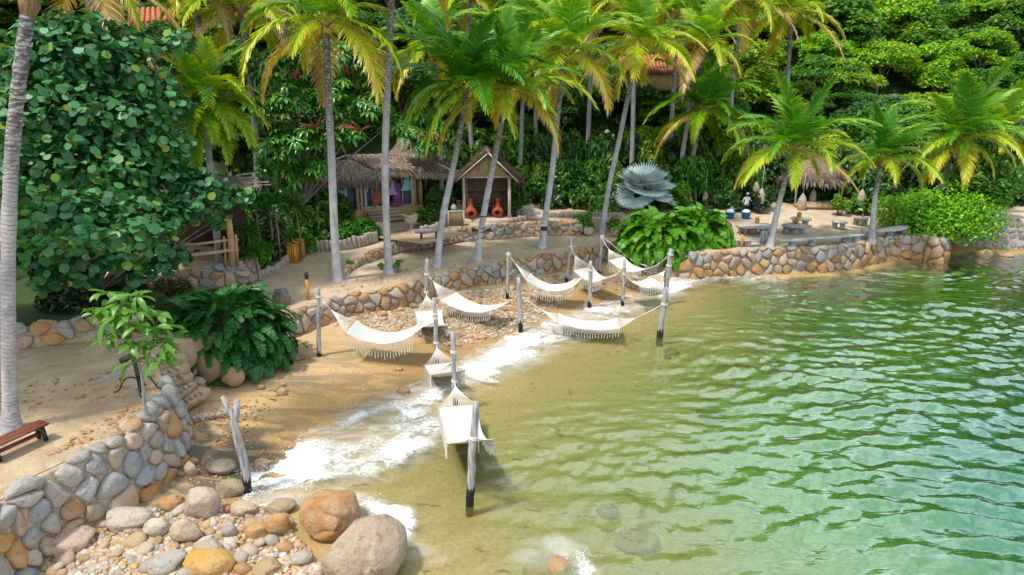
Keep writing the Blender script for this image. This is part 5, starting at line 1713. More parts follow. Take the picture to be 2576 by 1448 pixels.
leafy("yellow-green weed at the right foot of the tallest palm", 1002, 688, 1.3, 17, 40, (.14, .32, .012), 50, n=1, size=.12, cnt=240, name="weed", cat="plant")
leafy("yellow-green weed at the left foot of the tallest palm", 958, 680, 1.3, 12, 22, (.14, .32, .012), 51, n=1, size=.12, cnt=140, name="weed", cat="plant")
leafy("round-leaved potted shrub in front of the dark back of the table terrace", 2272, 555, RT_Z, 42, 62, (.04, .17, .04), 52, n=3, size=.24, cnt=700, aspect=1.2)
leafy("low plants at the foot of the red jar on the table terrace", 2300, 570, RT_Z, 36, 26, (.06, .19, .02), 53, n=2, size=.15, cnt=700)
leafy("dark shrub in the shaded bed beside the bins", 690, 660, 1.5, 42, 60, (.07, .22, .012), 54, n=3, size=.17, cnt=1600)
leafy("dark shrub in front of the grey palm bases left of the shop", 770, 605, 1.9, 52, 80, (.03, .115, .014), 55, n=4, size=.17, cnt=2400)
leafy("low shrub behind log edging below the path bins", 655, 690, 1.45, 34, 40, (.08, .24, .012), 56, n=2, size=.16, cnt=900)
leafy("dry straw-coloured grass clump below the railing terrace", 425, 755, 1.75, 55, 44, (.13, .13, .035), 57, n=3, size=.20, cnt=1500, aspect=8, up=.1, name="grass_clump", cat="plant")
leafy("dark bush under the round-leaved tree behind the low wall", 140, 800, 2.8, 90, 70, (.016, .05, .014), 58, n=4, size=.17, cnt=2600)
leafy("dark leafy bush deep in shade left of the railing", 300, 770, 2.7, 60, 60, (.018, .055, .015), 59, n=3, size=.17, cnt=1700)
leafy("bright tree-like bush in the right background above the pale wall", 2500, 545, 2.4, 95, 175, (.085, .23, .012), 60, n=7, size=.22, cnt=4200)
leafy("broad lime-leaved shrub in front of the dark thatch palapa", 2118, 545, RT_Z, 26, 80, (.12, .27, .015), 61, n=2, size=.3, cnt=320, aspect=1.3)
leafy("heart-leaved lime shrub in the shade behind the fan palm", 1590, 440, 1.8, 30, 50, (.12, .28, .012), 62, n=2, size=.32, cnt=240, aspect=1.3)
leafy("leafy vine-covered bush behind the steps right of the hut", 1420, 525, 2.2, 90, 120, (.045, .165, .014), 63, n=6, size=.20, cnt=3600)
leafy("tall leafy bush climbing behind the board-carrying palm", 1430, 420, 2.6, 55, 90, (.055, .19, .012), 64, n=4, size=.2, cnt=2200)
leafy("green hedge along the stepping stones behind the path", 1330, 508, 2.2, 60, 50, (.05, .17, .014), 65, n=4, size=.17, cnt=1700)

# spiky rosettes left of the shop
def rosette(label, px, py, Y, Rpx, mat, seed, nl=64, wd=.12, name="spiky_plant", zb_=1.7, group="spiky rosette plants left of the shop"):
    q = at(px, py, Y)
    R = Rpx * Y * 1.05 / FPX
    root = empty(name, (q.x, q.y, zb_), 0, label, "plant", group)
    part("stem", tube([Vector((0, 0, -.1)), Vector((.05, 0, (q.z - zb_) * .5)), Vector((0, 0, q.z - zb_))], [.06, .05, .045], 6), M['bark'], root)
    g = random.Random(seed)
    lf = [mesh_data("leaf", *whorl_geo(1, R, wd, 12, .25 + .2 * k, seed + k), mat, True) for k in range(3)]
    for k in range(nl):
        el = -1.25 + 1.75 * ((k + .5) / nl)
        link("leaf", lf[k % 3], root, loc=(0, 0, q.z - zb_), rot=(0, el + g.uniform(-.15, .15), k * 2.4), scale=g.uniform(.8, 1.1))
    return root
M['spike_leaf'] = leaf_mat("spiky_leaf", (.035, .155, .022), var=.35, gloss=.5, rough=.35, trans=.25, yprob=.02)
rosette("largest spiky rosette plant in the bed left of the shop", 665, 432, 35.5, 46, M['spike_leaf'], 71)
rosette("spiky rosette plant just above the timber corner post", 640, 505, 34.5, 44, M['spike_leaf'], 72)
rosette("spiky rosette plant above the orange bins", 690, 520, 34.8, 50, M['spike_leaf'], 73)
rosette("spiky rosette plant nearest the tall straight palm", 745, 525, 35.4, 44, M['spike_leaf'], 74)
rosette("low spiky rosette plant behind the bins", 625, 590, 33.4, 46, M['spike_leaf'], 75, zb_=1.5)
rosette("fan-leaved rosette low in the bed beside the railing corner", 640, 640, 32.4, 34, M['spike_leaf'], 76, zb_=1.4)
rosette("bright aloe-like rosette under the ringed twin palms", 1752, 470, 50, 30, M['spike_leaf'], 77, zb_=1.5, group=None)

# silver fan palm
b0 = onz(1612, 545, 1.55)
root = empty("silver_fan_palm", b0, 0, "silver-blue fan palm behind the sword ferns", "palm tree")
part("trunk", tube([Vector((0, 0, -.2)), Vector((0, 0, .8)), Vector((0, 0, 1.5))], [.26, .24, .18], 9), M['fibre'], root, True)
def fan_geo(R, seed, nseg=30, spread=300):
    r = np.random.default_rng(seed)
    V, F = [], []
    c = np.array([R * .80, 0, 0.0])                          # stalk from the origin to the hub of the fan
    V += [(0, .025, 0), (0, -.025, 0), tuple(c + (0, -.02, 0)), tuple(c + (0, .02, 0))]; F.append((0, 1, 2, 3))
    for k in range(nseg):
        a0 = math.radians(-spread / 2 + spread * k / nseg); a1 = math.radians(-spread / 2 + spread * (k + 1) / nseg); am = (a0 + a1) / 2
        cup = lambda a, rr: np.array([math.cos(a) * rr * .74 + .1 * rr * rr / R, math.sin(a) * rr, -.62 * math.cos(a) * rr + .22 * rr * rr / R])
        b = len(V)
        ln = R * r.uniform(.94, 1.06)
        V += [tuple(c), tuple(c + cup(a0, R * .72) - np.array([0, 0, .035])), tuple(c + cup(am, R * .74) + np.array([0, 0, .045])), tuple(c + cup(a1, R * .72) - np.array([0, 0, .035])), tuple(c + cup(am, ln) - np.array([0, 0, .10 * r.random() + .02]))]
        F += [(b, b + 1, b + 2), (b, b + 2, b + 3), (b + 1, b + 4, b + 2), (b + 2, b + 4, b + 3)]
    return np.array(V), F
fans = [mesh_data("fan_leaf", *fan_geo(1.5, 80 + k, 34, 260), M['silver']) for k in range(3)]
rf = random.Random(6)
for k in range(20):
    el = math.radians(84 - 92 * ((k + .5) / 20))
    link("fan_leaf", fans[k % 3], root, loc=(0, 0, 1.45), rot=(rf.uniform(-.25, .25), -el, k * 2.4 + 1.0), scale=rf.uniform(.85, 1.1))
# ------------------------------------------------------------------ thatch
def straw_mat(name, c1, c2, c3):
    m, n, l, p = new_mat(name)
    g = n.new("ShaderNodeNewGeometry")
    rp = n.new("ShaderNodeValToRGB")
    rp.color_ramp.elements[0].color = (*c1, 1); rp.color_ramp.elements[1].color = (*c3, 1)
    e = rp.color_ramp.elements.new(.55); e.color = (*c2, 1)
    l.new(g.outputs['Random Per Island'], rp.inputs[0]); l.new(rp.outputs[0], p.inputs['Base Color'])
    p.inputs['Roughness'].default_value = .9; p.inputs['Specular IOR Level'].default_value = .15
    return m
M['straw'] = straw_mat("thatch_straw", (.20, .145, .10), (.42, .33, .25), (.60, .50, .41))
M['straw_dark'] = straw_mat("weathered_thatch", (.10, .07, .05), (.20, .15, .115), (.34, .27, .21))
M['thatch_bed'] = noise_mat("thatch_bed", (.12, .085, .06), (.25, .19, .14), 5, .95, .6, 20)
M['cane'] = noise_mat("cane", (.42, .27, .13), (.66, .49, .29), 5, .7, .3, 20, stretch=(6, 6, .4))
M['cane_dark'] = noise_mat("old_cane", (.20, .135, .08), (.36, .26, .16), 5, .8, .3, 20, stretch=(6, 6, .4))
M['wall_yellow'] = noise_mat("ochre_plaster", (.56, .38, .17), (.66, .47, .23), 1.5, .9, .2, 12)
M['concrete'] = noise_mat("concrete", (.42, .36, .29), (.55, .48, .40), 2, .92, .3, 12)
M['white_paint'] = noise_mat("white_paint", (.55, .55, .53), (.72, .72, .70), 3, .6, .1, 12)
M['clay_red'] = noise_mat("red_clay", (.33, .045, .025), (.45, .085, .045), 4, .6, .15, 14, spec=.4)
M['clay_ochre'] = noise_mat("ochre_clay", (.50, .21, .03), (.60, .30, .06), 4, .6, .15, 14)
M['clay_pale'] = noise_mat("pale_clay", (.42, .34, .27), (.60, .53, .45), 3, .85, .4, 14, c3=(.35, .26, .2))
M['hollow_and_eye_black'] = noise_mat("hollow_and_eye_black", (.006, .005, .005), (.014, .012, .012), 6, .95)
M['log_end'] = noise_mat("edging_log", (.28, .23, .18), (.48, .42, .35), 5, .9, .5, 18, stretch=(4, 4, .6))
M['slab_wood'] = noise_mat("silvered_slab", (.30, .285, .27), (.50, .48, .45), 2.5, .8, .4, 14, stretch=(.8, 5, 5))
M['amber'] = noise_mat("amber_glass", (.35, .16, .01), (.55, .28, .02), 4, .2, spec=.7)
M['blue_plastic'] = noise_mat("blue_plastic", (.0, .16, .46), (.005, .2, .55), 3, .4, spec=.5)
M['basket'] = noise_mat("woven_basket", (.30, .23, .17), (.52, .43, .35), 3, .9, .8, 9, stretch=(1, 1, 6))
M['tile'] = noise_mat("red_roof_tile", (.42, .12, .055), (.58, .22, .10), 6, .8, .3, 20)
M['tile_wall'] = noise_mat("house_wall", (.30, .21, .09), (.42, .29, .13), 2, .9)  # weathered ochre, darkened further to put shade into the colour
gm, gn, gll, gp = new_mat("window_glass")
gp.inputs['Base Color'].default_value = (.10, .16, .23, 1); gp.inputs['Roughness'].default_value = .12; gp.inputs['Specular IOR Level'].default_value = .8  # blue base colour holds the reflected sky
M['glass'] = gm
def cloth(name, c1, c2, s=9): return noise_mat(name, c1, c2, s, .9, .3, 20)
M['cl_lilac'] = cloth("lilac_cloth", (.42, .28, .62), (.55, .42, .72)); M['cl_rust'] = cloth("rust_cloth", (.34, .09, .04), (.45, .16, .08))
M['cl_aqua'] = cloth("aqua_cloth", (.22, .55, .66), (.45, .70, .75)); M['cl_plum'] = cloth("plum_cloth", (.12, .03, .14), (.32, .12, .28))

def straws(name, root, quads, n, ln, mat, seed, wd=.03, lift=.10, world=True, hang=.0):
    """straw laid over sloping patches; each patch is (top-left, top-right, bottom-right, bottom-left)"""
    r = np.random.default_rng(seed)
    Vs = []
    Q = [np.array([tuple(q) for q in qd], float) for qd in quads]
    area = np.array([np.linalg.norm(np.cross(q[1] - q[0], q[3] - q[0])) for q in Q]); area /= area.sum()
    for q, a in zip(Q, area):
        k = int(n * a) + 4
        u = r.random(k)[:, None]; v = r.random(k)[:, None] ** .9
        top = q[0] + (q[1] - q[0]) * u; bot = q[3] + (q[2] - q[3]) * u
        pos = top + (bot - top) * v
        down = (bot - top); down /= np.linalg.norm(down, axis=1)[:, None]
        side = np.cross(down, [0, 0, 1.0]); side /= np.linalg.norm(side, axis=1)[:, None] + 1e-9
        nor = np.cross(side, down); nor *= np.sign(nor[:, 2:3] + 1e-9)
        d = down + side * r.normal(size=(k, 1)) * .22 + nor * np.abs(r.normal(size=(k, 1))) * lift + np.array([0, 0, -1]) * hang * r.random((k, 1))
        d /= np.linalg.norm(d, axis=1)[:, None]
        L_ = ln * r.uniform(.6, 1.3, (k, 1)); w_ = wd * r.uniform(.6, 1.3, (k, 1))
        p0 = pos + nor * r.uniform(.0, .07, (k, 1))
        mid = p0 + d * L_ * .55 + nor * .02
        end = mid + (d + np.array([0, 0, -.35])) * L_ * .45
        V = np.empty((k, 6, 3))
        V[:, 0] = p0 - side * w_ / 2; V[:, 1] = p0 + side * w_ / 2; V[:, 2] = mid + side * w_ / 2; V[:, 3] = end + side * w_ * .2; V[:, 4] = end - side * w_ * .2; V[:, 5] = mid - side * w_ / 2
        Vs.append(V.reshape(-1, 3))
    V = np.concatenate(Vs)
    return part(name, (V, np.arange(len(V)).reshape(-1, 6)), mat, root, world=world, kind='stuff')

def slab_of(quad, th):
    """solid slab under a four-cornered patch"""
    q = [Vector(p) for p in quad]
    nr = (q[1] - q[0]).cross(q[3] - q[0]).normalized()
    if nr.z < 0: nr = -nr
    b = [p - nr * th for p in q]
    V = [tuple(p) for p in q + b]
    return np.array(V), [(0, 1, 2, 3), (7, 6, 5, 4), (0, 4, 5, 1), (1, 5, 6, 2), (2, 6, 7, 3), (3, 7, 4, 0)]

def beam(a, b, w, h):
    """squared timber between two points"""
    a, b = Vector(a), Vector(b)
    t = (b - a).normalized(); s = t.cross(Vector((0, 0, 1)))
    if s.length < .1: s = Vector((1, 0, 0))
    s.normalize(); u = s.cross(t)
    V = [tuple(p + s * (w / 2 * i) + u * (h / 2 * j)) for p in (a, b) for i, j in ((-1, -1), (1, -1), (1, 1), (-1, 1))]
    return np.array(V), [(0, 1, 2, 3), (7, 6, 5, 4), (0, 4, 5, 1), (1, 5, 6, 2), (2, 6, 7, 3), (3, 7, 4, 0)]

def wall_panel(a, b, z0, z1, th):
    a, b = Vector(a), Vector(b)
    t = Vector((b.x - a.x, b.y - a.y, 0)); L = t.length; t /= L
    return box(0, 0, 0, 1, 1, 1)[0] * 0 if False else xform(box(L / 2, 0, 0, L, th, z1 - z0), (a.x, a.y, z0), (0, 0, math.atan2(t.y, t.x)))

# ------------------------------------------------------------------ thatched shop
P0 = onz(873, 556, UT_Z)
ang = math.radians(22)
E = Vector((math.cos(ang), math.sin(ang), 0)); N = Vector((math.sin(ang), -math.cos(ang), 0))      # along the front, out of the front
def on_plane(px, py, p0, n_):
    d = ray(px, py); o = Vector((0, 0, CAM_H))
    t = (Vector(p0) - o).dot(n_) / d.dot(n_)
    return o + d * t
def shop(s, out, z): return Vector((P0.x, P0.y, 0)) + E * s + N * out + Vector((0, 0, z))
LS = (on_plane(1040, 524, P0, N) - Vector(P0)).dot(E)
root = empty("thatched_shop", (P0.x, P0.y, UT_Z), 0, "ochre thatched shop with glass doors and clothes hanging inside, behind two palms", "shop")
FZ = 2.72
part("foundation", join([xform(box(LS / 2 - .2, 2.45, 0, LS + 2.2, 3.6, FZ - UT_Z + .3), (P0.x, P0.y, UT_Z - .3), (0, 0, ang))]), M['wall_yellow'], root, world=True)
part("back_wall", wall_panel(shop(-1.2, -4.2, 0), shop(LS + .9, -4.2, 0), FZ + .004, 5.2, .15), M['wall_yellow'], root, world=True)
part("side_wall", wall_panel(shop(-1.25, -4.1, 0), shop(-1.25, -.9, 0), FZ + .004, 4.9, .15), M['wall_yellow'], root, world=True)
part("side_wall", wall_panel(shop(LS + .85, -4.1, 0), shop(LS + .85, -1.0, 0), FZ + .004, 4.9, .15), M['wall_yellow'], root, world=True)
for s, w_ in ((.95, .22), (LS + .35, .24), (-1.15, .2)):
    part("pillar", xform(box(s, .95, 0, w_, .2, 2.7), (P0.x, P0.y, FZ + .002), (0, 0, ang)), M['wall_yellow'], root, world=True)
for px, f0 in ((873.5, UT_Z - .05), (922, UT_Z - .05), (1040, FZ)):
    q = on_plane(px, 555, P0, N); s = (q - Vector(P0)).dot(E)
    part("veranda_post", tube([shop(s, 0, f0), shop(s + .03, 0, f0 + 1.3), shop(s, 0, 5.15)], [.095, .085, .08], 8, True, .04, 3), M['wood_pale'], root, True, world=True)
# glazing: large shop window, a pair of white doors
def framed(s0, s1, z0, z1, out, bars, name, fm, fw=.10):
    gs = [xform(box((s0 + s1) / 2, 0, 0, s1 - s0, .07, fw), (*shop(0, out, 0)[:2], z0), (0, 0, ang)), xform(box((s0 + s1) / 2, 0, 0, s1 - s0, .07, fw), (*shop(0, out, 0)[:2], z1 - fw), (0, 0, ang))]
    for b in [s0 + fw / 2, s1 - fw / 2] + bars:
        gs.append(xform(box(b, 0, 0, fw, .074, z1 - z0 - 2 * fw - .004), (*shop(0, out, 0)[:2], z0 + fw + .002), (0, 0, ang)))
    f = part(name, join(gs), fm, root, world=True)
    edges = sorted([s0 + fw / 2] + bars + [s1 - fw / 2])
    for a, b in zip(edges, edges[1:]):
        V, F = xform(box((a + b) / 2, 0, 0, b - a - fw - .004, .012, z1 - z0 - 2 * fw - .01), (*shop(0, out, 0)[:2], z0 + fw + .005), (0, 0, ang))
        link("pane", mesh_data("pane", V - np.array(root.location), F, M['glass']), f)
framed(-1.0, .80, FZ + .02, 5.0, -.97, [], "shop_window", M['wood_dark'], .07)
framed(1.15, 2.05, FZ + .02, 5.0, -.97, [], "door", M['white_paint'], .13)
framed(2.12, 2.95, FZ + .02, 5.0, -.97, [], "door", M['white_paint'], .13)
framed(LS - .55, LS + .2, FZ + .02, 5.0, -.97, [], "shop_window", M['white_paint'], .09)
# roof: two runs of thatch, the dark one in front
e0, e1 = shop(-1.7, .75, 5.12), shop(2.9, .85, 4.98)
t0, t1 = shop(-1.2, -1.9, 6.0), shop(3.0, -1.8, 5.98)
m1, m2, m3, m4 = shop(2.0, -.1, 5.55), shop(LS + 3.2, .4, 5.12), shop(LS + 2.4, -2.3, 6.2), shop(.5, -2.3, 6.3)
rq1 = [t0, t1, e1, e0]; rq2 = [m4, m3, m2, m1]
back = [shop(-1.3, -4.8, 5.2), shop(LS + 2.6, -4.8, 5.2), m3, m4]
part("roof", join([slab_of(rq1, .16), slab_of(rq2, .16), slab_of(back, .14)]), M['thatch_bed'], root, world=True)
fr = lambda q, d: [q[3] * 1.0, q[2] * 1.0, q[2] + d, q[3] + d]
straws("roof_thatch", root, [rq1], 2600, .42, M['straw'], 1, wd=.04)
straws("roof_thatch", root, [rq2], 3600, .40, M['straw'], 2, wd=.04)
dn = N * .12 + Vector((0, 0, -.30))
straws("eave_fringe", root, [fr(rq1, dn * .6)], 800, .34, M['straw_dark'], 3, wd=.045, hang=.8)
straws("eave_fringe", root, [fr(rq2, dn * .6)], 900, .34, M['straw'], 4, wd=.045, hang=.8)
# a steep thatched cone behind
cc = at(1020, 420, 48.5)
cone_q = []
for k in range(8):
    a0, a1 = k * math.pi / 4, (k + 1) * math.pi / 4
    cone_q.append([Vector((cc.x, cc.y, cc.z + 2.2)), Vector((cc.x + .01, cc.y, cc.z + 2.2)), Vector((cc.x + math.cos(a1) * 2.3, cc.y + math.sin(a1) * 2.3, cc.z - .3)), Vector((cc.x + math.cos(a0) * 2.3, cc.y + math.sin(a0) * 2.3, cc.z - .3))])
root2 = empty("thatched_palapa", (cc.x, cc.y, 2.4), 0, "steep cone of thatch rising behind the shop roof", "palapa")
part("roof", lathe([(2.3, cc.z - 2.7), (1.2, cc.z - 1.4), (.02, cc.z - .2)], 16), M['thatch_bed'], root2)
straws("roof_thatch", root2, cone_q, 1500, .45, M['straw'], 6, wd=.05)
for k in range(4):
    a = k * math.pi / 2 + .7
    part("post", tube([Vector((math.cos(a) * 1.7, math.sin(a) * 1.7, -.4)), Vector((math.cos(a) * 1.7, math.sin(a) * 1.7, cc.z - 2.6))], .08, 7), M['wood_pale'], root2)
# steps up to the shop
root = empty("wooden_steps", shop(2.6, .9, UT_Z), ang, "broad brown wooden steps up to the shop door", "steps")
for k in range(3):
    part("step", box(0, -.0 + .32 * k, .18 * k - .02, 2.5, .36, .17, bev=.02), M['plank'], root)
# goods in the shop
def dress(label, s, out, ztop, w_, h_, mat, seed):
    q = shop(s, out, ztop)
    r_ = random.Random(seed)
    ro = empty("hanging_dress", q, ang, label, "dress")
    prof = [(.10, 0), (.24, -.06), (.17, -.3 * h_), (.22, -.55 * h_), (.34, -h_)]
    V, F = [], []
    for i, (rr_, z) in enumerate(prof):
        for k in range(12):
            a = 2 * math.pi * k / 12
            V.append((math.cos(a) * rr_ * w_ * 1.6 * (1 + .1 * math.sin(3 * a + i)), math.sin(a) * .09, z))
    for i in range(4):
        for k in range(12): F.append((i * 12 + k, i * 12 + (k + 1) % 12, i * 12 + 12 + (k + 1) % 12, i * 12 + 12 + k))
    part("cloth", (V, F), mat, ro, True)
    part("hanger", join([tube([(-.22 * w_, 0, -.03), (0, 0, .07), (.22 * w_, 0, -.03)], .012, 5), tube([(0, 0, .06), (0, 0, .24)], .009, 5)]), M['wood_tan'], ro)
dress("lilac patterned dress hanging under the shop eave", LS - 1.45, -.55, 4.65, 1.0, 1.0, M['cl_lilac'], 1)
dress("plum printed dress hanging beside the lilac one", LS - .95, -.6, 4.4, .8, 1.5, M['cl_plum'], 2)
dress("small rust-coloured garment hanging on the wooden stand", LS - 2.35, -.6, 4.2, .7, 1.1, M['cl_rust'], 3)
dress("pale aqua blouse hanging at the right end of the shop", LS - .25, -.5, 4.7, .9, .8, M['cl_aqua'], 4)
q = shop(LS - 2.3, -.72, FZ)
ro = empty("clothes_stand", q, ang, "orange wooden A-frame stand in the shop doorway", "stand")
for sx in (-1, 1):
    part("leg", beam((sx * .36, 0, 0), (sx * .12, .05, 1.55), .06, .05), M['bin_wood'], ro)
part("crossbar", beam((-.30, .02, .35), (.30, .02, .35), .05, .05), M['bin_wood'], ro)

# ------------------------------------------------------------------ thatched hut with the two clay chimney pots
hl, hr = onz(1168, 557, UT_Z), onz(1281, 559, UT_Z)
hr = Vector((hr.x, hl.y + .12, UT_Z))
hw = hr.x - hl.x
root = empty("thatched_hut", ((hl.x + hr.x) / 2, hl.y, UT_Z), 0, "small open cane hut with steep thatched gable roof, two red clay stoves inside", "hut")
O = Vector(root.location)
D_ = 2.5
Z1 = at(1168, 449, hl.y).z - UT_Z          # underside of the beam
part("floor_slab", box(0, D_ / 2 - .05, -.2, hw + .35, D_ + .5, .38, bev=.02), M['concrete'], root)
for sx in (-1, 1):
    for k, y in enumerate((0, D_)):
        part("post", tube([Vector((sx * hw / 2, y, 0)), Vector((sx * hw / 2 + .02, y, Z1 * .5)), Vector((sx * hw / 2, y, Z1 + .1))], [.11, .10, .10], 8, True, .05, k + sx), M['wood_pale'], root, True)
part("beam", tube([Vector((-hw / 2 - .12, -.02, Z1 + .06)), Vector((hw / 2 + .22, -.02, Z1 + .10))], .075, 8), M['wood_pale'], root, True)
apex = at(1229, 385, hl.y - .25).z - UT_Z
ax = at(1229, 385, hl.y - .25).x - O.x
# cane walls
def canes(x0, y0, x1, y1, z0, ztop, n_, mat, name, rad=.035, seed=1):
    r_ = random.Random(seed); gs = []
    for k in range(n_):
        f = (k + .5) / n_
        x, y = x0 + (x1 - x0) * f, y0 + (y1 - y0) * f
        zt = ztop(f) if callable(ztop) else ztop
        if zt - z0 < .05: continue
        gs.append(tube([Vector((x, y + r_.uniform(-.01, .01), z0)), Vector((x + r_.uniform(-.01, .01), y, zt + r_.uniform(-.03, .02)))], rad * r_.uniform(.8, 1.1), 5))
    return part(name, join(gs), mat, root, True)
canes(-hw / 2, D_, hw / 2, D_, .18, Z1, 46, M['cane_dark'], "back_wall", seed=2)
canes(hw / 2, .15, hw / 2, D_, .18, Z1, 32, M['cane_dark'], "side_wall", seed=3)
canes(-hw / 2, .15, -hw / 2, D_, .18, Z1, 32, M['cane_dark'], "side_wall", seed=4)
gx = (ax + hw / 2) / hw
canes(-hw / 2, -.06, hw / 2, -.06, Z1 + .12, lambda f: Z1 + .1 + (apex - Z1 - .25) * (f / gx if f < gx else (1 - f) / (1 - gx)), 44, M['cane'], "gable", seed=5)
part("wall_rail", join([tube([Vector((-hw / 2, D_ - .06, 1.55)), Vector((hw / 2, D_ - .06, 1.55))], .035, 6), tube([Vector((hw / 2 - .06, .2, 1.5)), Vector((hw / 2 - .06, D_, 1.3))], .035, 6)]), M['wood_dark'], root)
rt_f = Vector((ax, -.45, apex + .12)); rt_b = Vector((ax - .25, D_ + .5, apex + .18))
le_f, le_b = Vector((-hw / 2 - .55, -.4, Z1 - .12)), Vector((-hw / 2 - .6, D_ + .5, Z1 - .1))
re_f, re_b = Vector((hw / 2 + .75, -.4, Z1 - .18)), Vector((hw / 2 + .6, D_ + .5, Z1 - .1))
part("roof", join([slab_of([rt_f, rt_b, le_b, le_f], .15), slab_of([rt_b, rt_f, re_f, re_b], .15)]), M['thatch_bed'], root)
straws("roof_thatch", root, [[rt_f, rt_b, le_b, le_f]], 2600, .45, M['straw'], 11, wd=.045, world=False)
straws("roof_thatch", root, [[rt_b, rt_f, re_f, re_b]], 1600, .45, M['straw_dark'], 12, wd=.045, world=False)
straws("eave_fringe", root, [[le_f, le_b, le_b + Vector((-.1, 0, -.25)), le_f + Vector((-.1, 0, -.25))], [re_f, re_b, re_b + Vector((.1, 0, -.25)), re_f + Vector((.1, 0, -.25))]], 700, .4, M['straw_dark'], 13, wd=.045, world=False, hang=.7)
part("barge_pole", join([tube([Vector((ax - .08, -.5, apex - .05)), Vector((-hw / 2 - .35, -.46, Z1 - .05))], .05, 6), tube([Vector((ax + .02, -.5, apex - .02)), Vector((hw / 2 + .55, -.46, Z1 - .15))], .05, 6)]), M['wood_pale'], root)
def chimney_pot(label, px, py, z, h, red=True, mats=None, turn=0.0):
    q = onz(px, py, z)
    ro = empty("clay_stove", q, turn, label, "clay stove")
    s = h / 1.3
    prof = [(.20, 0), (.26, .04), (.30, .12), (.40, .30), (.42, .42), (.37, .58), (.24, .72), (.155, .84), (.14, 1.05), (.145, 1.22), (.19, 1.30), (.13, 1.30), (.10, 1.1)]
    V, F = lathe([(a * s, b * s) for a, b in prof], 20)
    part("body", (V, F), mats or M['clay_red'], ro, True)
    mo = tube([Vector((0, -.36 * s, .42 * s)), Vector((0, -.435 * s, .42 * s)), Vector((0, -.445 * s, .42 * s))], [.17 * s, .19 * s, .165 * s], 14, False)
    part("mouth_rim", mo, mats or M['clay_red'], ro, True)
    part("mouth", xform(lathe([(.0, 0), (.15 * s, 0), (.172 * s, .01)], 14), (0, -.425 * s, .42 * s), (math.pi / 2, 0, 0), (1, .8, 1)), M['hollow_and_eye_black'], ro)  # black disc paints in the dark of the hollow
    return ro
chimney_pot("red clay stove at the left of the hut floor", 1184, 550, UT_Z + .18, 1.32, turn=.15)
chimney_pot("red clay stove at the right of the hut floor", 1252, 547, UT_Z + .18, 1.30, turn=-.05)
q = onz(1218, 543, UT_Z + .18)
ro = empty("low_bench", (q.x - .1, hl.y + D_ - .45, UT_Z + .18), 0, "dark low bench against the cane back wall of the hut", "bench")
part("seat", box(0, 0, .42, 1.35, .35, .07, bev=.01), M['wood_grey'], ro)
for sx in (-.55, .55): part("leg", box(sx, 0, 0, .1, .3, .418), M['wood_dark'], ro)

# board leaning by the hut, counter with a pale jar
b0 = onz(1148, 573, UT_Z)
ro = empty("cane_panel", (b0.x, b0.y, UT_Z), .1, "pale framed cane panel leaning beside the left post of the hut", "panel")
gs = [beam((-.5, 0, .03), (.5, 0, .03), .07, .07), beam((-.5, .12, 1.02), (.5, .12, 1.02), .07, .07), beam((-.5, 0, 0), (-.5, .12, 1.06), .07, .06), beam((.5, 0, 0), (.5, .12, 1.06), .07, .06)]
part("frame", join(gs), M['wood_pale'], ro)
part("cane_infill", join([tube([Vector((x, .01, .06)), Vector((x, .12, 1.0))], .026, 5) for x in np.linspace(-.44, .44, 17)]), M['cane_dark'], ro)
ro = empty("wooden_counter", (b0.x - .35, b0.y + .75, UT_Z), .1, "low grey counter behind the cane panel with a jar on it", "counter")
part("top", box(0, 0, .84, 1.5, .6, .08, bev=.01), M['wood_grey'], ro)
for sx in (-.65, .65): part("leg", box(sx, 0, 0, .1, .5, .838), M['wood_dark'], ro)
ro = empty("clay_jar", (b0.x - .2, b0.y + .75, UT_Z + .92), 0, "small pale clay jar on the counter left of the hut", "jar")
part("body", lathe([(.10, 0), (.19, .14), (.20, .24), (.13, .37), (.07, .42), (.09, .46)], 14), M['clay_pale'], ro, True)

# stone urn with a plant, planter barrel
q = onz(1034, 580, 2.12)
ro = empty("stone_urn", q, 0, "weathered stone urn on a pedestal with a small plant, at the end of the boardwalk", "urn")
part("pedestal", join([box(0, 0, 0, .55, .55, .14, bev=.02), lathe([(.22, .14), (.14, .26), (.13, .36), (.2, .42)], 14)]), M['clay_pale'], ro, True)
part("bowl", lathe([(.18, .42), (.36, .52), (.45, .75), (.48, .98), (.53, 1.02), (.46, 1.02), (.40, .92), (0, .9)], 18), M['clay_pale'], ro, True)
V, F = whorl_geo(16, .42, .10, 38, .5, 5)
part("plant", (V + np.array([0, 0, .98]), F), M['whorl_leaf'], ro)
q = onz(957, 594, 2.0)
ro = empty("planter_pot", q, 0, "pale cylindrical pot half hidden by the tallest palm trunk", "pot")
part("body", lathe([(.28, 0), (.31, .1), (.33, .78), (.35, .82), (.29, .82), (.27, .7), (0, .7)], 16), M['clay_pale'], ro, True)
for lab, px, py in (("round clay pot under the yellow-green potted bush", 1480, 592), ("round clay pot right of the smooth palm", 1549, 594)):
    q = onz(px, py, 1.32)
    ro = empty("plant_pot", q, 0, lab, "pot")
    part("body", lathe([(.2, 0), (.33, .18), (.34, .36), (.29, .46), (.31, .5), (.25, .5), (0, .44)], 16), M['clay_pale'], ro, True)

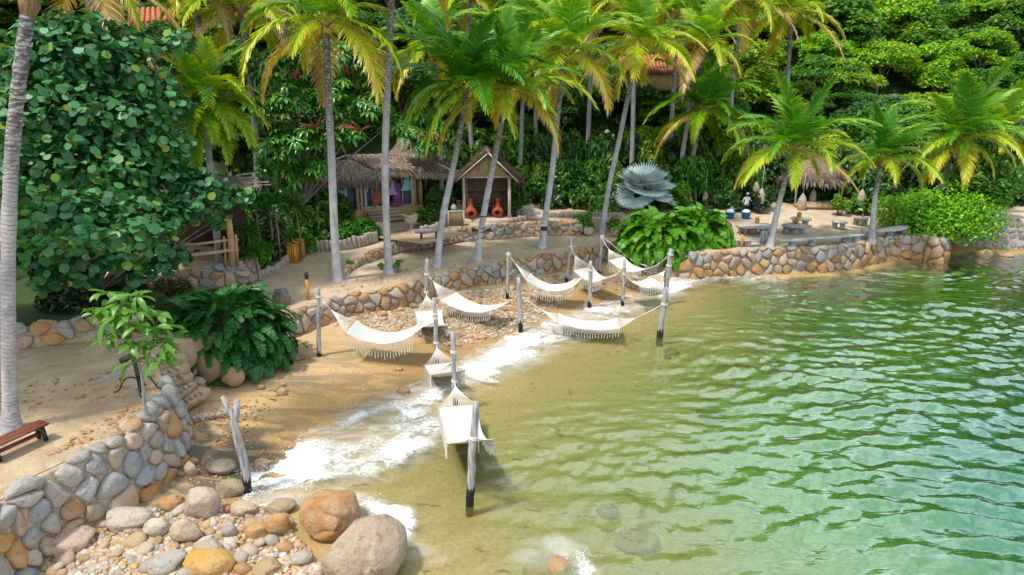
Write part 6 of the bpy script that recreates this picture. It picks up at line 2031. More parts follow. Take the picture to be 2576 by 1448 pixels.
# ------------------------------------------------------------------ boardwalk
ca, cb, cc_, cd = onz(938, 600, 2.06), onz(1052, 572, 2.2), onz(1176, 590, 2.22), onz(1066, 616, 2.16)
root = empty("boardwalk", ca, 0, "grey brown plank boardwalk in front of the shop steps", "boardwalk")
npk = 13
rk = random.Random(2)
for k in range(npk):
    f0, f1 = (k + .04) / npk, (k + .94) / npk
    q = [ca.lerp(cb, f0), cd.lerp(cc_, f0), cd.lerp(cc_, f1), ca.lerp(cb, f1)]
    ex = rk.uniform(-.12, .12); dv = (q[1] - q[0]).normalized()
    q = [q[0] + dv * ex, q[1] + dv * ex * .5, q[2] + dv * ex * .5, q[3] + dv * ex]
    q = [p + Vector((0, 0, .09 + rk.uniform(-.012, .012))) for p in q]
    V, F = slab_of(q, .07)
    part("plank", (V, F), M['plank'], root, world=True)
# driftwood bench on it
q0, q1 = onz(1056, 600, 2.3), onz(1100, 598, 2.3)
ro = empty("driftwood_bench", (q0 + q1) / 2, math.atan2(q1.y - q0.y, q1.x - q0.x), "grey driftwood bench on the boardwalk behind the leaning palm", "bench")
w_ = (q1 - q0).length
part("seat", tube([Vector((-w_ * .75, -.05, .42)), Vector((-w_ * .3, .05, .40)), Vector((w_ * .2, 0, .43)), Vector((w_ * .7, .08, .47))], [.09, .15, .15, .10], 8, True, .12, 3), M['wood_grey'], ro, True)
for sx in (-.4, .45): part("leg", box(sx * w_, 0, 0, .13, .24, .34), M['wood_dark'], ro)

# ------------------------------------------------------------------ log edging of the beds
def log_edging(label, pts, hmean, d, seed, z=None):
    S, P = resample(W(pts), d * .98)
    ro = empty("log_edging", (P[0][0], P[0][1], P[0][2]), 0, label, "edging")
    r_ = random.Random(seed)
    for q in P:
        h = hmean * r_.uniform(.85, 1.15)
        g = lathe([(d * .47, -.1), (d * .49, h * .5), (d * .48, h - .02), (d * .42, h), (0, h + .006)], 9)
        part("log", (g[0] * np.array([r_.uniform(.92, 1.04)] * 2 + [1]) + np.array([q[0], q[1] + r_.uniform(-.02, .02), q[2]]) , g[1]), M['log_end'], ro, True, world=True)
log_edging("row of upright logs edging the bed in front of the shop hedge", [(762, 632, 1.62), (800, 632, 1.7), (850, 628, 1.8), (900, 618, 1.95), (946, 606, 2.0)], .56, .27, 1)
log_edging("curving row of upright logs below the railing corner bed", [(636, 712, 1.34), (662, 703, 1.34), (690, 690, 1.36), (712, 676, 1.4), (728, 662, 1.5)], .50, .24, 2)
log_edging("short row of cut logs beside the stone urn", [(1062, 585, 2.2), (1085, 582, 2.2), (1112, 576, 2.2)], .42, .28, 3)
log_edging("row of cut blocks curving right of the hut", [(1288, 560, 2.2), (1312, 557, 2.2), (1334, 549, 2.2)], .34, .30, 4)
log_edging("long low row of stakes along the back of the upper path", [(1384, 547, 2.2), (1440, 547, 2.15), (1500, 546, 2.1), (1560, 548, 2.0)], .32, .26, 5)
# garden steps behind the hut
b0 = onz(1352, 552, 2.2)
ro = empty("garden_steps", b0, 0, "pale concrete steps climbing left behind the board-carrying palm", "steps")
for k in range(4):
    part("step", box(-.42 * k, .55 * k, .0, 1.35 - .1 * k, .6, .26 * (k + 1), bev=.03), M['concrete'], ro)

# ------------------------------------------------------------------ litter bins, torches, bird house
for k, (px, py) in enumerate(((742, 664), (752, 655))):
    q = onz(px, py, 1.42 + .05 * k)
    ro = empty("litter_bin", q, -.25, ("front", "rear")[k] + " of two orange slatted wooden bins on the path by the log edging", "bin")
    gs = []
    for s_ in range(4):
        for i in range(4):
            x = -.2 + .133 * i
            g = box(x, -.27, .1, .12, .03, .98)
            part("slat", xform(g, (0, 0, 0), (0, 0, s_ * math.pi / 2)), M['bin_wood'], ro)
    for sx in (-1, 1):
        for sy in (-1, 1): part("leg", box(sx * .245, sy * .245, 0, .06, .06, 1.12), M['bin_wood'], ro)
    part("lid", join([box(0, -.24, 1.122, .62, .14, .05), box(0, .24, 1.122, .62, .14, .05), box(-.24, 0, 1.122, .14, .338, .05), box(.24, 0, 1.122, .14, .338, .05)]), M['bin_wood'], ro)
    part("liner", box(0, 0, .15, .46, .46, .9), M['dark_inside'], ro)
def torch(label, base, topy, z):
    q = onz(base[0], base[1], z); t = at(base[0] - 2, topy, q.y)
    h = t.z - q.z
    ro = empty("garden_torch", q, 0, label, "torch")
    part("pole", tube([Vector((0, 0, -.1)), Vector((0, 0, h * .76))], .075, 9), M['bin_wood'], ro, True)
    part("burner", lathe([(.08, h * .76), (.095, h * .78), (.10, h * .97), (.06, h), (.05, h * .98), (0, h * .97)], 12), M['black_metal'], ro, True)
torch("bamboo torch with black head on the sand path above the hammock wall", (777, 755), 685, MT_Z)
torch("dark red torch stake at the left edge of the table terrace", (1864, 622), 578, RT_Z)
q = onz(806, 570, 2.0)
ro = empty("bird_house", q, 0, "small white bird house on a thin stake left of the tall straight palm", "bird house")
part("stake", tube([Vector((0, 0, -.1)), Vector((0, 0, 1.0))], .03, 6), M['wood_dark'], ro)
part("house", join([box(0, 0, 1.0, .26, .2, .3), (np.array([(-.19, -.13, 1.3), (.19, -.13, 1.3), (0, -.13, 1.46), (-.19, .13, 1.3), (.19, .13, 1.3), (0, .13, 1.46)]), [(0, 1, 2), (5, 4, 3), (0, 2, 5, 3), (1, 4, 5, 2), (0, 3, 4, 1)])]), M['white_paint'], ro)

# lamps strapped to one palm, board on another
(bx_, by_) = (1214, 584)
q = at(1212, 584, 37.05)
ro = empty("palm_lamps", q, 0, "black spot lamps strapped round the palm in front of the hut", "lamps")
part("strap", join([lathe([(.15, z), (.205, z), (.205, z + .05), (.15, z + .05)], 12, cx=.10 * z) for z in (-.35, 0, .2, .9)]), M['black_metal'], ro)
for sx in (-1, 1):
    part("lamp", tube([Vector((sx * .22, -.08, .1)), Vector((sx * .42, -.12, .14)), Vector((sx * .55, -.14, .16))], [.05, .09, .11], 9), M['black_metal'], ro)
q = at(1369, 568, 39.95)
ro = empty("palm_shelf", q, .1, "small pale board fixed round the palm trunk above the upper wall", "shelf")
part("board", box(-.5, -.05, 0, 1.3, .55, .06, bev=.01), M['wood_pale'], ro)
part("strap", lathe([(.15, -.3), (.215, -.3), (.215, -.05), (.15, -.05)], 12), M['black_metal'], ro)

# ------------------------------------------------------------------ bench on the left terrace
a_, b_ = onz(-40, 1128, LT_Z + .45), onz(112, 1062, LT_Z + .45)
ro = empty("plank_bench", (a_ + b_) / 2 - Vector((0, 0, .45)), math.atan2(b_.y - a_.y, b_.x - a_.x), "dark red plank bench under the grey palm on the left terrace", "bench")
L_ = (b_ - a_).length
for k in range(3): part("plank", box(0, -.15 + .15 * k, .42, L_, .138, .06, bev=.01), M['wood_red'], ro)
for sx in (-.38, .40):
    part("leg", join([beam((sx * L_, -.16, .0), (sx * L_, -.10, .42), .09, .09), beam((sx * L_, .16, .0), (sx * L_, .10, .42), .09, .09)]), M['black_metal'], ro)
part("stretcher", box(0, 0, .16, L_ * .8, .10, .07), M['wood_red'], ro)

# spot lamp post and iron scroll at the sapling
q = onz(352, 985, LT_Z)
ro = empty("garden_spotlight", q, 0, "black double spotlight post behind the sapling stem", "spotlight")
H_ = at(345, 890, q.y).z - LT_Z
part("pole", tube([Vector((.05, 0, -.1)), Vector((0, 0, H_))], .065, 8), M['black_metal'], ro)
part("lamp", tube([Vector((0, 0, H_)), Vector((-.12, -.1, H_ - .1)), Vector((-.30, -.15, H_ - .2))], [.05, .09, .11], 9), M['black_metal'], ro)
part("lamp", tube([Vector((0, 0, H_)), Vector((.15, .1, H_ + .12)), Vector((.34, .12, H_ + .24))], [.05, .08, .09], 9), M['black_metal'], ro)
q = onz(356, 985, LT_Z)
ro = empty("iron_scroll", q, 0, "black wrought iron scroll stand on the sand at the sapling foot", "stand")
def curl(pts, r_=.02): return tube(sub_curve([Vector(p) for p in pts], 6), r_, 5)
for nm, pts in (("arm", [(0, 0, .42), (-.3, -.02, .48), (-.5, -.05, .34), (-.62, -.08, .1), (-.8, -.1, .01)]), ("arm", [(0, 0, .42), (.22, .02, .52), (.38, .05, .34), (.48, .08, .1), (.62, .1, .02)]), ("arm", [(0, 0, .45), (.06, -.1, .3), (.12, -.3, .08), (.22, -.42, .01)]), ("arm", [(0, 0, .42), (0, .12, .35), (-.02, .3, .05)])):
    part(nm, curl(pts, .026), M['black_metal'], ro, True)
for x, y, z in ((-.52, -.05, .42), (-.66, -.1, .2), (.40, .05, .48), (.46, .06, .22), (.1, -.3, .2)):
    part("curl", curl([(x + math.cos(t) * .08 * (1 - t / 9), y, z + math.sin(t) * .08 * (1 - t / 9)) for t in np.linspace(0, 7, 9)], .011), M['black_metal'], ro)

# ------------------------------------------------------------------ railing terrace at the left
RZ = 2.5
rail_w = [(285, 722, RZ), (350, 704, RZ), (437, 686, RZ), (540, 673, RZ), (612, 663, RZ), (634, 655, RZ)]
rw_pts = W(rail_w)
stone_wall("stone_wall", rw_pts + [rw_pts[-1] + Vector((-.3, 1.2, 0)), rw_pts[-1] + Vector((-1.6, 4.0, 0))], lambda x, y: 1.45, .42, "sandy plastered fieldstone wall below the timber railing", seed=9, ochre=(.1, .1), grey=.2)
sheet("railing_terrace_floor", inset(rw_pts, .2, -.02) + [rw_pts[-1] + Vector((-.6, 1.2, -.02)), rw_pts[-1] + Vector((-2.2, 5.0, 0)), rw_pts[0] + Vector((-3, 9, 0)), rw_pts[0] + Vector((-4, 2, 0))], M['soil_l'], .6, .01, 15, .7)
Yr = onz(583, 668, RZ).y
ro = empty("timber_railing", (onz(583, 664, RZ).x, Yr, RZ), 0, "peeled log railing with a thick corner post at the edge of the left terrace", "railing")
def rp(px, py, dy=0): return at(px, py, Yr + dy)
part("corner_post", tube([rp(585, 668), rp(580, 600), rp(575, 543)], [.17, .15, .13], 10), M['wood_tan'], ro, True, world=True)
part("rail", tube([rp(470, 619, -1.2), rp(579, 604)], .075, 8), M['wood_tan'], ro, True, world=True)
part("rail", tube([rp(380, 657, -2.2), rp(590, 629)], .085, 8), M['wood_tan'], ro, True, world=True)
part("baluster", tube([rp(569, 668, -.1), rp(563, 595, -.1)], .06, 8), M['wood_tan'], ro, True, world=True)
part("baluster", tube([rp(598, 664, .15), rp(592, 590, .15)], .075, 8), M['wood_tan'], ro, True, world=True)
part("baluster", tube([rp(449, 690, -1.4), rp(444, 640, -1.4)], .06, 8), M['wood_tan'], ro, True, world=True)
part("rail_end", tube([rp(592, 606, .15), rp(601, 603, 1.6)], .06, 7), M['wood_tan'], ro, True, world=True)
part("rail_end", tube([rp(594, 632, .15), rp(602, 629, 1.6)], .06, 7), M['wood_tan'], ro, True, world=True)
q = at(552, 666, Yr + .6)
ro = empty("shed_roof", (q.x, q.y, RZ), 0, "dark lean-to roof with protruding cane sticks above the timber corner post", "roof")
part("post", tube([q, at(547, 560, Yr + .6), at(546, 470, Yr + .6)], .12, 9), M['wood_grey'], ro, True, world=True)
rq = [at(330, 440, Yr + 4.2), at(612, 444, Yr + 3.6), at(640, 474, Yr - .2), at(330, 500, Yr - 1.6)]  # left run, out of sight, added to shade the railing terrace
part("roof_deck", slab_of(rq, .10), M['straw_dark'], ro, world=True)
part("edge_beam", tube([at(540, 478, Yr - .1), at(640, 477, Yr - .1)], .09, 7), M['wood_tan'], ro, world=True)
rr_ = random.Random(5); gs = []
for k in range(16):
    f = k / 15
    a1 = rq[1].lerp(rq[2], f) + Vector((-.4, 0, .05)); gs.append(tube([a1, a1 + Vector((rr_.uniform(.6, 1.3), rr_.uniform(-.2, .1), rr_.uniform(-.05, .2)))], .024, 5))
part("cane_ends", join(gs), M['wood_pale'], ro, world=True)
part("back_wall", wall_panel((-24, Yr + 3.9, 0), (-14.6, Yr + 3.9, 0), RZ - .1, 5.6, .12), M['wood_dark'], ro, world=True)  # dark wall added so the space under the roof looks shaded
def chair(label, px, py, dy, turn):
    q = at(px, py, Yr + dy); q.z = RZ
    ro = empty("terrace_chair", q, turn, label, "chair")
    for sx in (-.24, .24):
        for sy in (-.22, .22): part("leg", tube([Vector((sx, sy, 0)), Vector((sx * .95, sy * .95, .44))], .025, 6), M['wood_grey'], ro)
    part("seat", box(0, 0, .44, .56, .52, .05, bev=.01), M['wood_dark'], ro)
    part("backrest", xform(box(0, 0, 0, .56, .05, .50, bev=.02), (0, .25, .49), (-.15, 0, 0)), M['wood_grey'], ro)
chair("grey woven chair behind the timber railing", 490, 668, 1.0, 3.0)
chair("second chair in the shade left of the woven one behind the railing", 455, 668, 1.2, 2.4)
# low wall at the back of the left terrace
stone_wall("stone_wall", W([(-30, 835, 2.95), (45, 826, 2.95), (130, 815, 2.97), (215, 808, 2.95), (300, 800, 2.95), (360, 796, 2.95)]), lambda x, y: 2.15, .55, "low shaded wall of big ochre stones at the back of the left terrace", seed=10, ochre=(.45, .5), grey=.1)
gb = W([(-30, 835, 2.95), (45, 826, 2.95), (130, 815, 2.97), (215, 808, 2.95), (300, 800, 2.95), (360, 796, 2.95)])
sheet("planted_bed", inset(gb, .2, -.03) + [Vector((-14.8, 26.6, 2.6)), Vector((-20, 29, 2.8)), Vector((-30, 26, 2.9))], M['forest_floor'], .7, .03, 16, .8)
# pale wall at the far right
pw = [Vector((29.5, 46.6, 2.0)), Vector((33.0, 44.6, 2.0)), Vector((38, 43.6, 2.0)), Vector((46, 42.6, 2.0))]
M['mortar_grey'] = noise_mat("pale_mortar", (.38, .36, .34), (.52, .50, .47), 5, .95, .4, 20)
stone_wall("stone_wall", pw, lambda x, y: -.2, .36, "pale rubble wall at the right edge behind the bright shrub", seed=11, ochre=(.02, .5), grey=.5, depth_k=.14, gap=.85, mortar=M['mortar_grey'])
sheet("far_bank_ground", inset(pw, .2, -.02) + [Vector((60, 50, 2.2)), Vector((60, 62, 2.6)), Vector((28, 62, 2.0)), Vector((27, 49, 1.5))], M['soil'], 1.0, .03, 17, .9)

# ------------------------------------------------------------------ slab tables and benches on the sea-wall terrace
def slab_outline(L, Wd, seed, n_=26, pw_=2.6):
    r_ = np.random.default_rng(seed)
    out = []
    for k in range(n_):
        a = 2 * math.pi * k / n_
        c, s = math.cos(a), math.sin(a)
        q = (abs(c) ** pw_ + abs(s) ** pw_) ** (-1 / pw_)
        out.append((c * q * L / 2 * r_.uniform(.95, 1.03), s * q * Wd / 2 * r_.uniform(.84, 1.08)))
    return out
def slab_top(L, Wd, z, th, seed, bend=0.0, pw_=2.6):
    o = slab_outline(L, Wd, seed, pw_=pw_)
    k = len(o)
    f = lambda x: bend * (x / (L / 2)) ** 2
    V = [(x * .97, y * .95 + f(x), z) for x, y in o] + [(x, y + f(x), z + th * .35) for x, y in o] + [(x, y + f(x), z + th * .75) for x, y in o] + [(x * .985, y * .96 + f(x), z + th) for x, y in o]
    F = [tuple(range(k - 1, -1, -1)), tuple(range(3 * k, 4 * k))]
    for i in range(3):
        for j in range(k): F.append((i * k + j, i * k + (j + 1) % k, (i + 1) * k + (j + 1) % k, (i + 1) * k + j))
    return V, F
def slab_piece(name, label, cat, p0, p1, z, h, wd, legs, th=.12, seed=1, bend=0.0, legr=.22, group=None, pw_=2.6):
    """slab seen from p0 to p1 (pixels of its top line)"""
    a, b = onz(p0[0], p0[1], z + h), onz(p1[0], p1[1], z + h)
    c = (a + b) / 2; L = (b - a).length
    ro = empty(name, (c.x, c.y, z), math.atan2(b.y - a.y, b.x - a.x), label, cat, group)
    part("top", slab_top(L, wd, h - th, th, seed, bend, pw_), M['slab_wood'], ro)
    r_ = random.Random(seed)
    for x, y in legs:
        fy = bend * (x * 2) ** 2
        part("leg", lathe([(legr * .95, 0), (legr * 1.05, .05), (legr, h * .5), (legr * 1.08, h - th - .002)], 10, cx=x * L, cy=y + fy, sy=.8), M['wood_grey'], ro, True)
    return ro
slab_piece("slab_table", "large irregular wooden slab table at the left of the terrace, amber lamp on it", "table", (1852, 566), (1944, 566), RT_Z, .62, 1.5, [(-.28, .1), (.30, .05), (.0, .3)], .14, 1, legr=.3)
slab_piece("slab_table", "oval slab table on one thick stump in the middle of the terrace", "table", (1969, 566), (2034, 566), RT_Z, .6, 1.25, [(.0, 0), (-.25, .25), (.27, .25)], .13, 2, legr=.28, pw_=2.1)
slab_piece("slab_table", "farthest slab table behind the oval one", "table", (1990, 549), (2040, 549), RT_Z, .55, 1.1, [(-.25, .0), (.25, 0)], .12, 3, legr=.22)
slab_piece("slab_bench", "long grey slab bench along the sea wall between two palms", "bench", (1960, 604), (2170, 588), RT_Z, .5, .75, [(-.34, .0), (-.12, -.12), (.30, .05), (.42, 0)], .11, 4, bend=-.1, legr=.26)
slab_piece("slab_bench", "slab bench right of the slim palm ending at the bright shrub", "bench", (2192, 583), (2296, 568), RT_Z, .5, .85, [(-.05, .0), (.36, .02), (-.38, 0)], .11, 5, bend=.3, legr=.26)
slab_piece("slab_bench", "short bench at the left edge of the terrace behind the torch", "bench", (1846, 602), (1915, 603), RT_Z, .42, .62, [(.0, 0), (-.35, 0)], .10, 6, legr=.24)
slab_piece("slab_bench", "small empty stool bench in the open sand of the terrace", "bench", (2092, 556), (2133, 559), RT_Z, .5, .8, [(-.26, 0), (.2, -.1)], .10, 7, legr=.16)
slab_piece("slab_bench", "small bench with a bottle at the back of the terrace", "bench", (2147, 546), (2186, 549), RT_Z, .5, .8, [(-.3, .1), (.02, -.15), (.3, .1)], .10, 8, legr=.16)
def stump(label, px, py, h, r_, z=RT_Z):
    q = onz(px, py, z)
    ro = empty("wood_stump", q, 0, label, "stump")
    part("block", lathe([(r_ * 1.05, -.05), (r_, h * .5), (r_ * .97, h - .02), (r_ * .9, h), (0, h + .005)], 14), M['wood_grey'], ro, True)
stump("tall cut stump beside the palm with the swollen foot", 1922, 612, .72, .27)
stump("square stump between the long bench and the slim palm", 2175, 600, .55, .3)
def amber_lamp(label, px, py, h):
    q = onz(px, py, RT_Z + h)
    ro = empty("table_lamp", q, 0, label, "lamp")
    part("glass", lathe([(.10, 0), (.15, .08), (.16, .2), (.12, .33), (.13, .36), (.11, .36), (.09, .2), (0, .05)], 14), M['amber'], ro, True)
    part("candle", lathe([(.05, .06), (.05, .2), (0, .21)], 8), M['white_cloth'], ro)
amber_lamp("amber glass lamp on the large left slab table", 1904, 562, .62)
amber_lamp("amber glass lamp on the oval slab table", 2003, 563, .6)
amber_lamp("amber glass lamp on the farthest slab table", 2010, 547, .55)
q = onz(2170, 547, RT_Z + .5)
ro = empty("bottle", q, 0, "small brown bottle on the back bench", "bottle")
part("glass", lathe([(.05, 0), (.055, .16), (.02, .22), (.02, .3), (0, .3)], 10), M['amber'], ro, True)
q = onz(2219, 559, RT_Z)
ro = empty("stone_pillar", q, 0, "short brick-like stone pillar with a flat cap beside the red jar", "pillar")
for k in range(7): part("stone", box(random.Random(k).uniform(-.03, .03), 0, .125 * k, .46, .42, .118, bev=.03), M['clay_pale'], ro)
part("cap", box(.1, .02, .877, .8, .55, .09, bev=.02), M['concrete'], ro)
chimney_pot("tall clay stove, red above and ochre below, beside the stone pillar", 2240, 563, RT_Z, 1.30, mats=M['clay_ochre'], turn=.5)
q = onz(2240, 563, RT_Z)
ro = [o for o in COL.objects if o.name.startswith("clay_stove")][-1]
part("neck", lathe([(.33, .60), (.25, .71), (.165, .84), (.15, 1.05), (.155, 1.2), (.205, 1.31), (.14, 1.312)], 18), M['clay_red'], ro, True)
# buckets with towels
for k, (px, lab) in enumerate(((1835, "blue bucket half hidden by the fern with white cloths in it"), (1875, "blue bucket with striped white cloths behind the large slab table"))):
    q = onz(px, 553, RT_Z)
    ro = empty("blue_bucket", q, 0, lab, "bucket")
    part("tub", lathe([(.26, 0), (.34, .55), (.37, .57), (.34, .58), (.31, .5), (0, .48)], 18), M['blue_plastic'], ro, True)
    V, F = rock_geo(60 + k, ICO2, .3, .7, 3)
    part("cloths", (V * np.array([.31, .3, .28]) + np.array([0, 0, .58]), F), M['white_cloth'], ro, True)

# hanging woven lanterns
def lantern(label, px, py, w_, h_, Y, drop=1.6):
    c = at(px, py, Y); s = Y * 1.05 / FPX
    W2, H2 = w_ * s / 2, h_ * s
    ro = empty("basket_lantern", (c.x, c.y, c.z - H2 / 2), 0, label, "lantern", "woven lanterns hanging from the trees")
    part("basket", lathe([(W2 * .8, 0), (W2 * .95, H2 * .15), (W2, H2 * .35), (W2 * .85, H2 * .62), (W2 * .5, H2 * .85), (W2 * .15, H2 * .98), (.01, H2)], 14), M['basket'], ro, True)
    part("cord", tube([Vector((0, 0, H2)), Vector((0, 0, H2 + drop))], .012, 4), M['cord'], ro)
lantern("woven lantern hanging above the man in dark clothes", 1902, 474, 17, 32, 49.5)
lantern("tan woven lantern right of the man in dark clothes", 1915, 493, 18, 38, 48.5)
lantern("largest woven lantern in front of the palapa", 2018, 508, 22, 40, 50)
lantern("pale woven lantern under the right half of the palapa", 2045, 494, 17, 34, 51)
lantern("woven lantern behind the slim palm fronds", 2167, 496, 19, 38, 49)
lantern("pale lantern near the twin palms in the bright shrub", 2335, 502, 16, 30, 49)
lantern("small grey lantern over the aloe-like plant by the ringed palms", 1774, 493, 14, 26, 50)
lantern("small bluish lantern below the pale one at the shrub", 2322, 520, 12, 18, 49.5, .9)

# palapa at the back of the terrace
pc = at(2036, 520, 52.5)
root = empty("thatched_palapa", (pc.x, pc.y, 1.8), 0, "dark thatched palapa on thin poles at the back of the table terrace", "palapa")
ph = at(2036, 447, 52.5).z - 1.8; pt = at(2036, 392, 52.5).z - 1.8
part("roof", lathe([(2.6, ph - .1), (1.4, (ph + pt) / 2 + .1), (.02, pt)], 16), M['thatch_bed'], root)
qs = []
for k in range(10):
    a0, a1 = k * math.pi / 5, (k + 1) * math.pi / 5
    qs.append([Vector((0, 0, pt)), Vector((.01, 0, pt)), Vector((math.cos(a1) * 2.7, math.sin(a1) * 2.7, ph - .15)), Vector((math.cos(a0) * 2.7, math.sin(a0) * 2.7, ph - .15))])
straws("roof_thatch", root, qs, 2600, .5, M['straw_dark'], 21, wd=.05, world=False, hang=.4)
for x, y in ((-1.75, -1.3), (1.55, -1.3), (-1.6, 1.4), (1.6, 1.4)):
    part("post", tube([Vector((x, y, -.3)), Vector((x * 1.02, y, ph * .5)), Vector((x, y, ph + .2))], .075, 7), M['wood_pale'], root)
part("earth_ledge", box(0, -1.7, -.3, 3.7, 1.2, .62, bev=.28), M['soil_l'], root)
part("fence", join([beam((-1.7, 1.5, .9), (1.7, 1.5, .9), .05, .06)] + [tube([Vector((x, 1.5, 0)), Vector((x, 1.5, .95))], .02, 5) for x in np.linspace(-1.6, 1.6, 14)]), M['wood_dark'], root)

# tiled roofs among the trees
def tiled_house(label, corners, wallz, seed):
    q = [at(*c) for c in corners]
    c0 = sum(q, Vector()) / 4
    ro = empty("tiled_house", (c0.x, c0.y, wallz), 0, label, "house")
    part("roof_deck", slab_of(q, .15), M['tile'], ro, world=True)
    gs = []
    nC = max(8, int((q[1] - q[0]).length / .34))
    up = (q[1] - q[0]).cross(q[3] - q[0]).normalized(); up = up if up.z > 0 else -up
    for k in range(nC):
        f = (k + .5) / nC
        a, b = q[0].lerp(q[1], f), q[3].lerp(q[2], f)
        nr = 6
        for j in range(nr):
            part("roof_tile", tube([a.lerp(b, j / nr) + up * .05, a.lerp(b, (j + 1.08) / nr) + up * .085], [.12, .15], 7), M['tile'], ro, True, world=True)
    part("wall", wall_panel(q[3] + Vector((.4, .7, 0)), q[2] + Vector((-.4, .7, 0)), wallz, (q[3].z + q[2].z) / 2 - .1, .2), M['tile_wall'], ro, world=True)
    return ro
tiled_house("house with a red tiled roof showing between the golden palms", [(1555, 148, 66), (1715, 136, 67), (1722, 184, 61), (1568, 176, 61)], 10.2, 1)
tiled_house("ochre house with a weathered tiled roof at upper left", [(330, 26, 50), (430, 22, 50), (440, 52, 46.5), (322, 62, 46.5)], 8, 2)

# ------------------------------------------------------------------ people
def person(label, px, py, z, h, turn, look, seed):
    q = onz(px, py, z)
    ro = empty("person", q, turn, label, "person")
    bm = bmesh.new()
    sk = bm.verts.layers.skin.verify()
    s = h / 1.72
    def vv(x, y, z_, r_):
        v = bm.verts.new((x * s, y * s, z_ * s)); v[sk].radius = (r_ * s, r_ * s); return v
    pel = vv(0, 0, .95, .135); pel[sk].use_root = True
    ab = vv(0, 0, 1.12, .13); ch = vv(0, .01, 1.32, .15); ne = vv(0, 0, 1.47, .062); hd0 = vv(0, -.012, 1.54, .075); hd = vv(0, -.015, 1.62, .098); hd2 = vv(0, -.005, 1.69, .07)
    for a, b in ((pel, ab), (ab, ch), (ch, ne), (ne, hd0), (hd0, hd), (hd, hd2)): bm.edges.new((a, b))
    for sx, arm in ((-1, look.get('l')), (1, look.get('r'))):
        hip = vv(sx * .095, 0, .86, .10); kn = vv(sx * .10, -.02 + look.get('step', 0) * sx, .48, .065); an = vv(sx * .105, .02 + look.get('step', 0) * sx * 1.5, .09, .045); to = vv(sx * .115, -.13 + look.get('step', 0) * sx * 1.5, .035, .038)
        for a, b in ((pel, hip), (hip, kn), (kn, an), (an, to)): bm.edges.new((a, b))
        el_, wr_ = arm
        sh = vv(sx * .19, 0, 1.39, .065); el = vv(*el_, .047); wr = vv(*wr_, .032)
        d = (Vector(wr_) - Vector(el_)).normalized()
        pal = vv(*(Vector(wr_) + d * .07), .034)
        for a, b in ((ch, sh), (sh, el), (el, wr), (wr, pal)): bm.edges.new((a, b))
        side = d.cross(Vector((0, 1, 0))).normalized()
        for k in range(4):
            f = vv(*(Vector(wr_) + d * (.15 + .012 * (1 - abs(k - 1.3))) + side * (.026 * (k - 1.5))), .009)
            bm.edges.new((pal, f))
        th_ = vv(*(Vector(wr_) + d * .09 + side * .062), .010); bm.edges.new((pal, th_))
    me = bpy.data.meshes.new("body"); bm.to_mesh(me); bm.free()
    tmp = bpy.data.objects.new("body", me); COL.objects.link(tmp)
    tmp.modifiers.new("skin", 'SKIN'); sb = tmp.modifiers.new("sub", 'SUBSURF'); sb.levels = 1; sb.render_levels = 1
    dg = bpy.context.evaluated_depsgraph_get()
    me2 = bpy.data.meshes.new_from_object(tmp.evaluated_get(dg))
    bpy.data.objects.remove(tmp)
    me2.materials.clear()
    for m_ in (M['skin'], look['shirt'], look['trousers'], M['shoe']): me2.materials.append(m_)
    for f in me2.polygons:
        c = f.center / s
        if c.z < .11: k = 3
        elif c.z < .98 and abs(c.x) < .22: k = 2
        elif c.z < 1.46: k = 1
        else: k = 0
        if abs(c.x) > .24 and look.get('short') and c.z < 1.2: k = 0
        if abs(c.x) > .16 and c.z < .80 and abs(c.x) > .21: k = 0
        f.material_index = k; f.use_smooth = True
    bd = link("body", me2, ro)
    g = rock_geo(4, ICO3, .04, 1, 0)
    V = g[0] * np.array([.103, .112, .10]) * s + np.array([0, .012, 1.655]) * s
    part("hair", (V, g[1]), M['hair'], ro, True)
    for sx in (-1, 1):
        part("ear", (ICO1[0] * np.array([.012, .02, .03]) * s + np.array([sx * .098, 0, 1.615]) * s, ICO1[1]), M['skin'], ro, True)
        part("eye", (ICO1[0] * .012 * s + np.array([sx * .035, -.103, 1.63]) * s, ICO1[1]), M['hollow_and_eye_black'], ro, True)
    part("nose", (ICO1[0] * np.array([.014, .022, .024]) * s + np.array([0, -.115, 1.60]) * s, ICO1[1]), M['skin'], ro, True)
    part("mouth", (ICO1[0] * np.array([.028, .01, .007]) * s + np.array([0, -.098, 1.565]) * s, ICO1[1]), M['clay_red'], ro, True)
    if look.get('cap'):
        part("cap", (lathe([(.112, 1.655), (.115, 1.70), (.118, 1.77), (.09, 1.795), (0, 1.80)], 14)[0] * s, lathe([(.112, 1.655), (.115, 1.70), (.118, 1.77), (.09, 1.795), (0, 1.80)], 14)[1]), M['white_cloth'], ro, True)
        V, F = lathe([(.185, .80), (.175, .98), (.165, 1.02)], 14)
        part("apron", (V * s, F), M['white_cloth'], ro, True)
        part("apron_tie", join([tube([Vector((0, .18, 1.0)) * s, Vector((sx * .05, .19, .9)) * s, Vector((sx * .08, .185, .78)) * s], .02 * s, 5) for sx in (-1, 1)]), M['dark_inside'], ro)
    return ro
M['skin'] = noise_mat("skin", (.32, .17, .10), (.38, .21, .13), 6, .6); M['hair'] = noise_mat("hair", (.012, .009, .008), (.03, .022, .018), 30, .6)
M['shoe'] = noise_mat("shoe", (.012, .012, .012), (.03, .03, .03), 8, .6)
M['cl_black'] = cloth("black_cloth", (.012, .013, .017), (.028, .03, .038)); M['cl_white'] = cloth("white_shirt", (.72, .73, .78), (.82, .83, .87))
person("person in white cook's shirt and cap seen from behind by the blue bucket", 1875, 541, RT_Z, 1.60, math.pi - .1,
       dict(l=((-.30, -.10, 1.16), (-.42, -.26, 1.10)), r=((.29, -.02, 1.14), (.27, -.12, .92)), shirt=M['cl_white'], trousers=M['cl_black'], cap=True, short=False), 1)
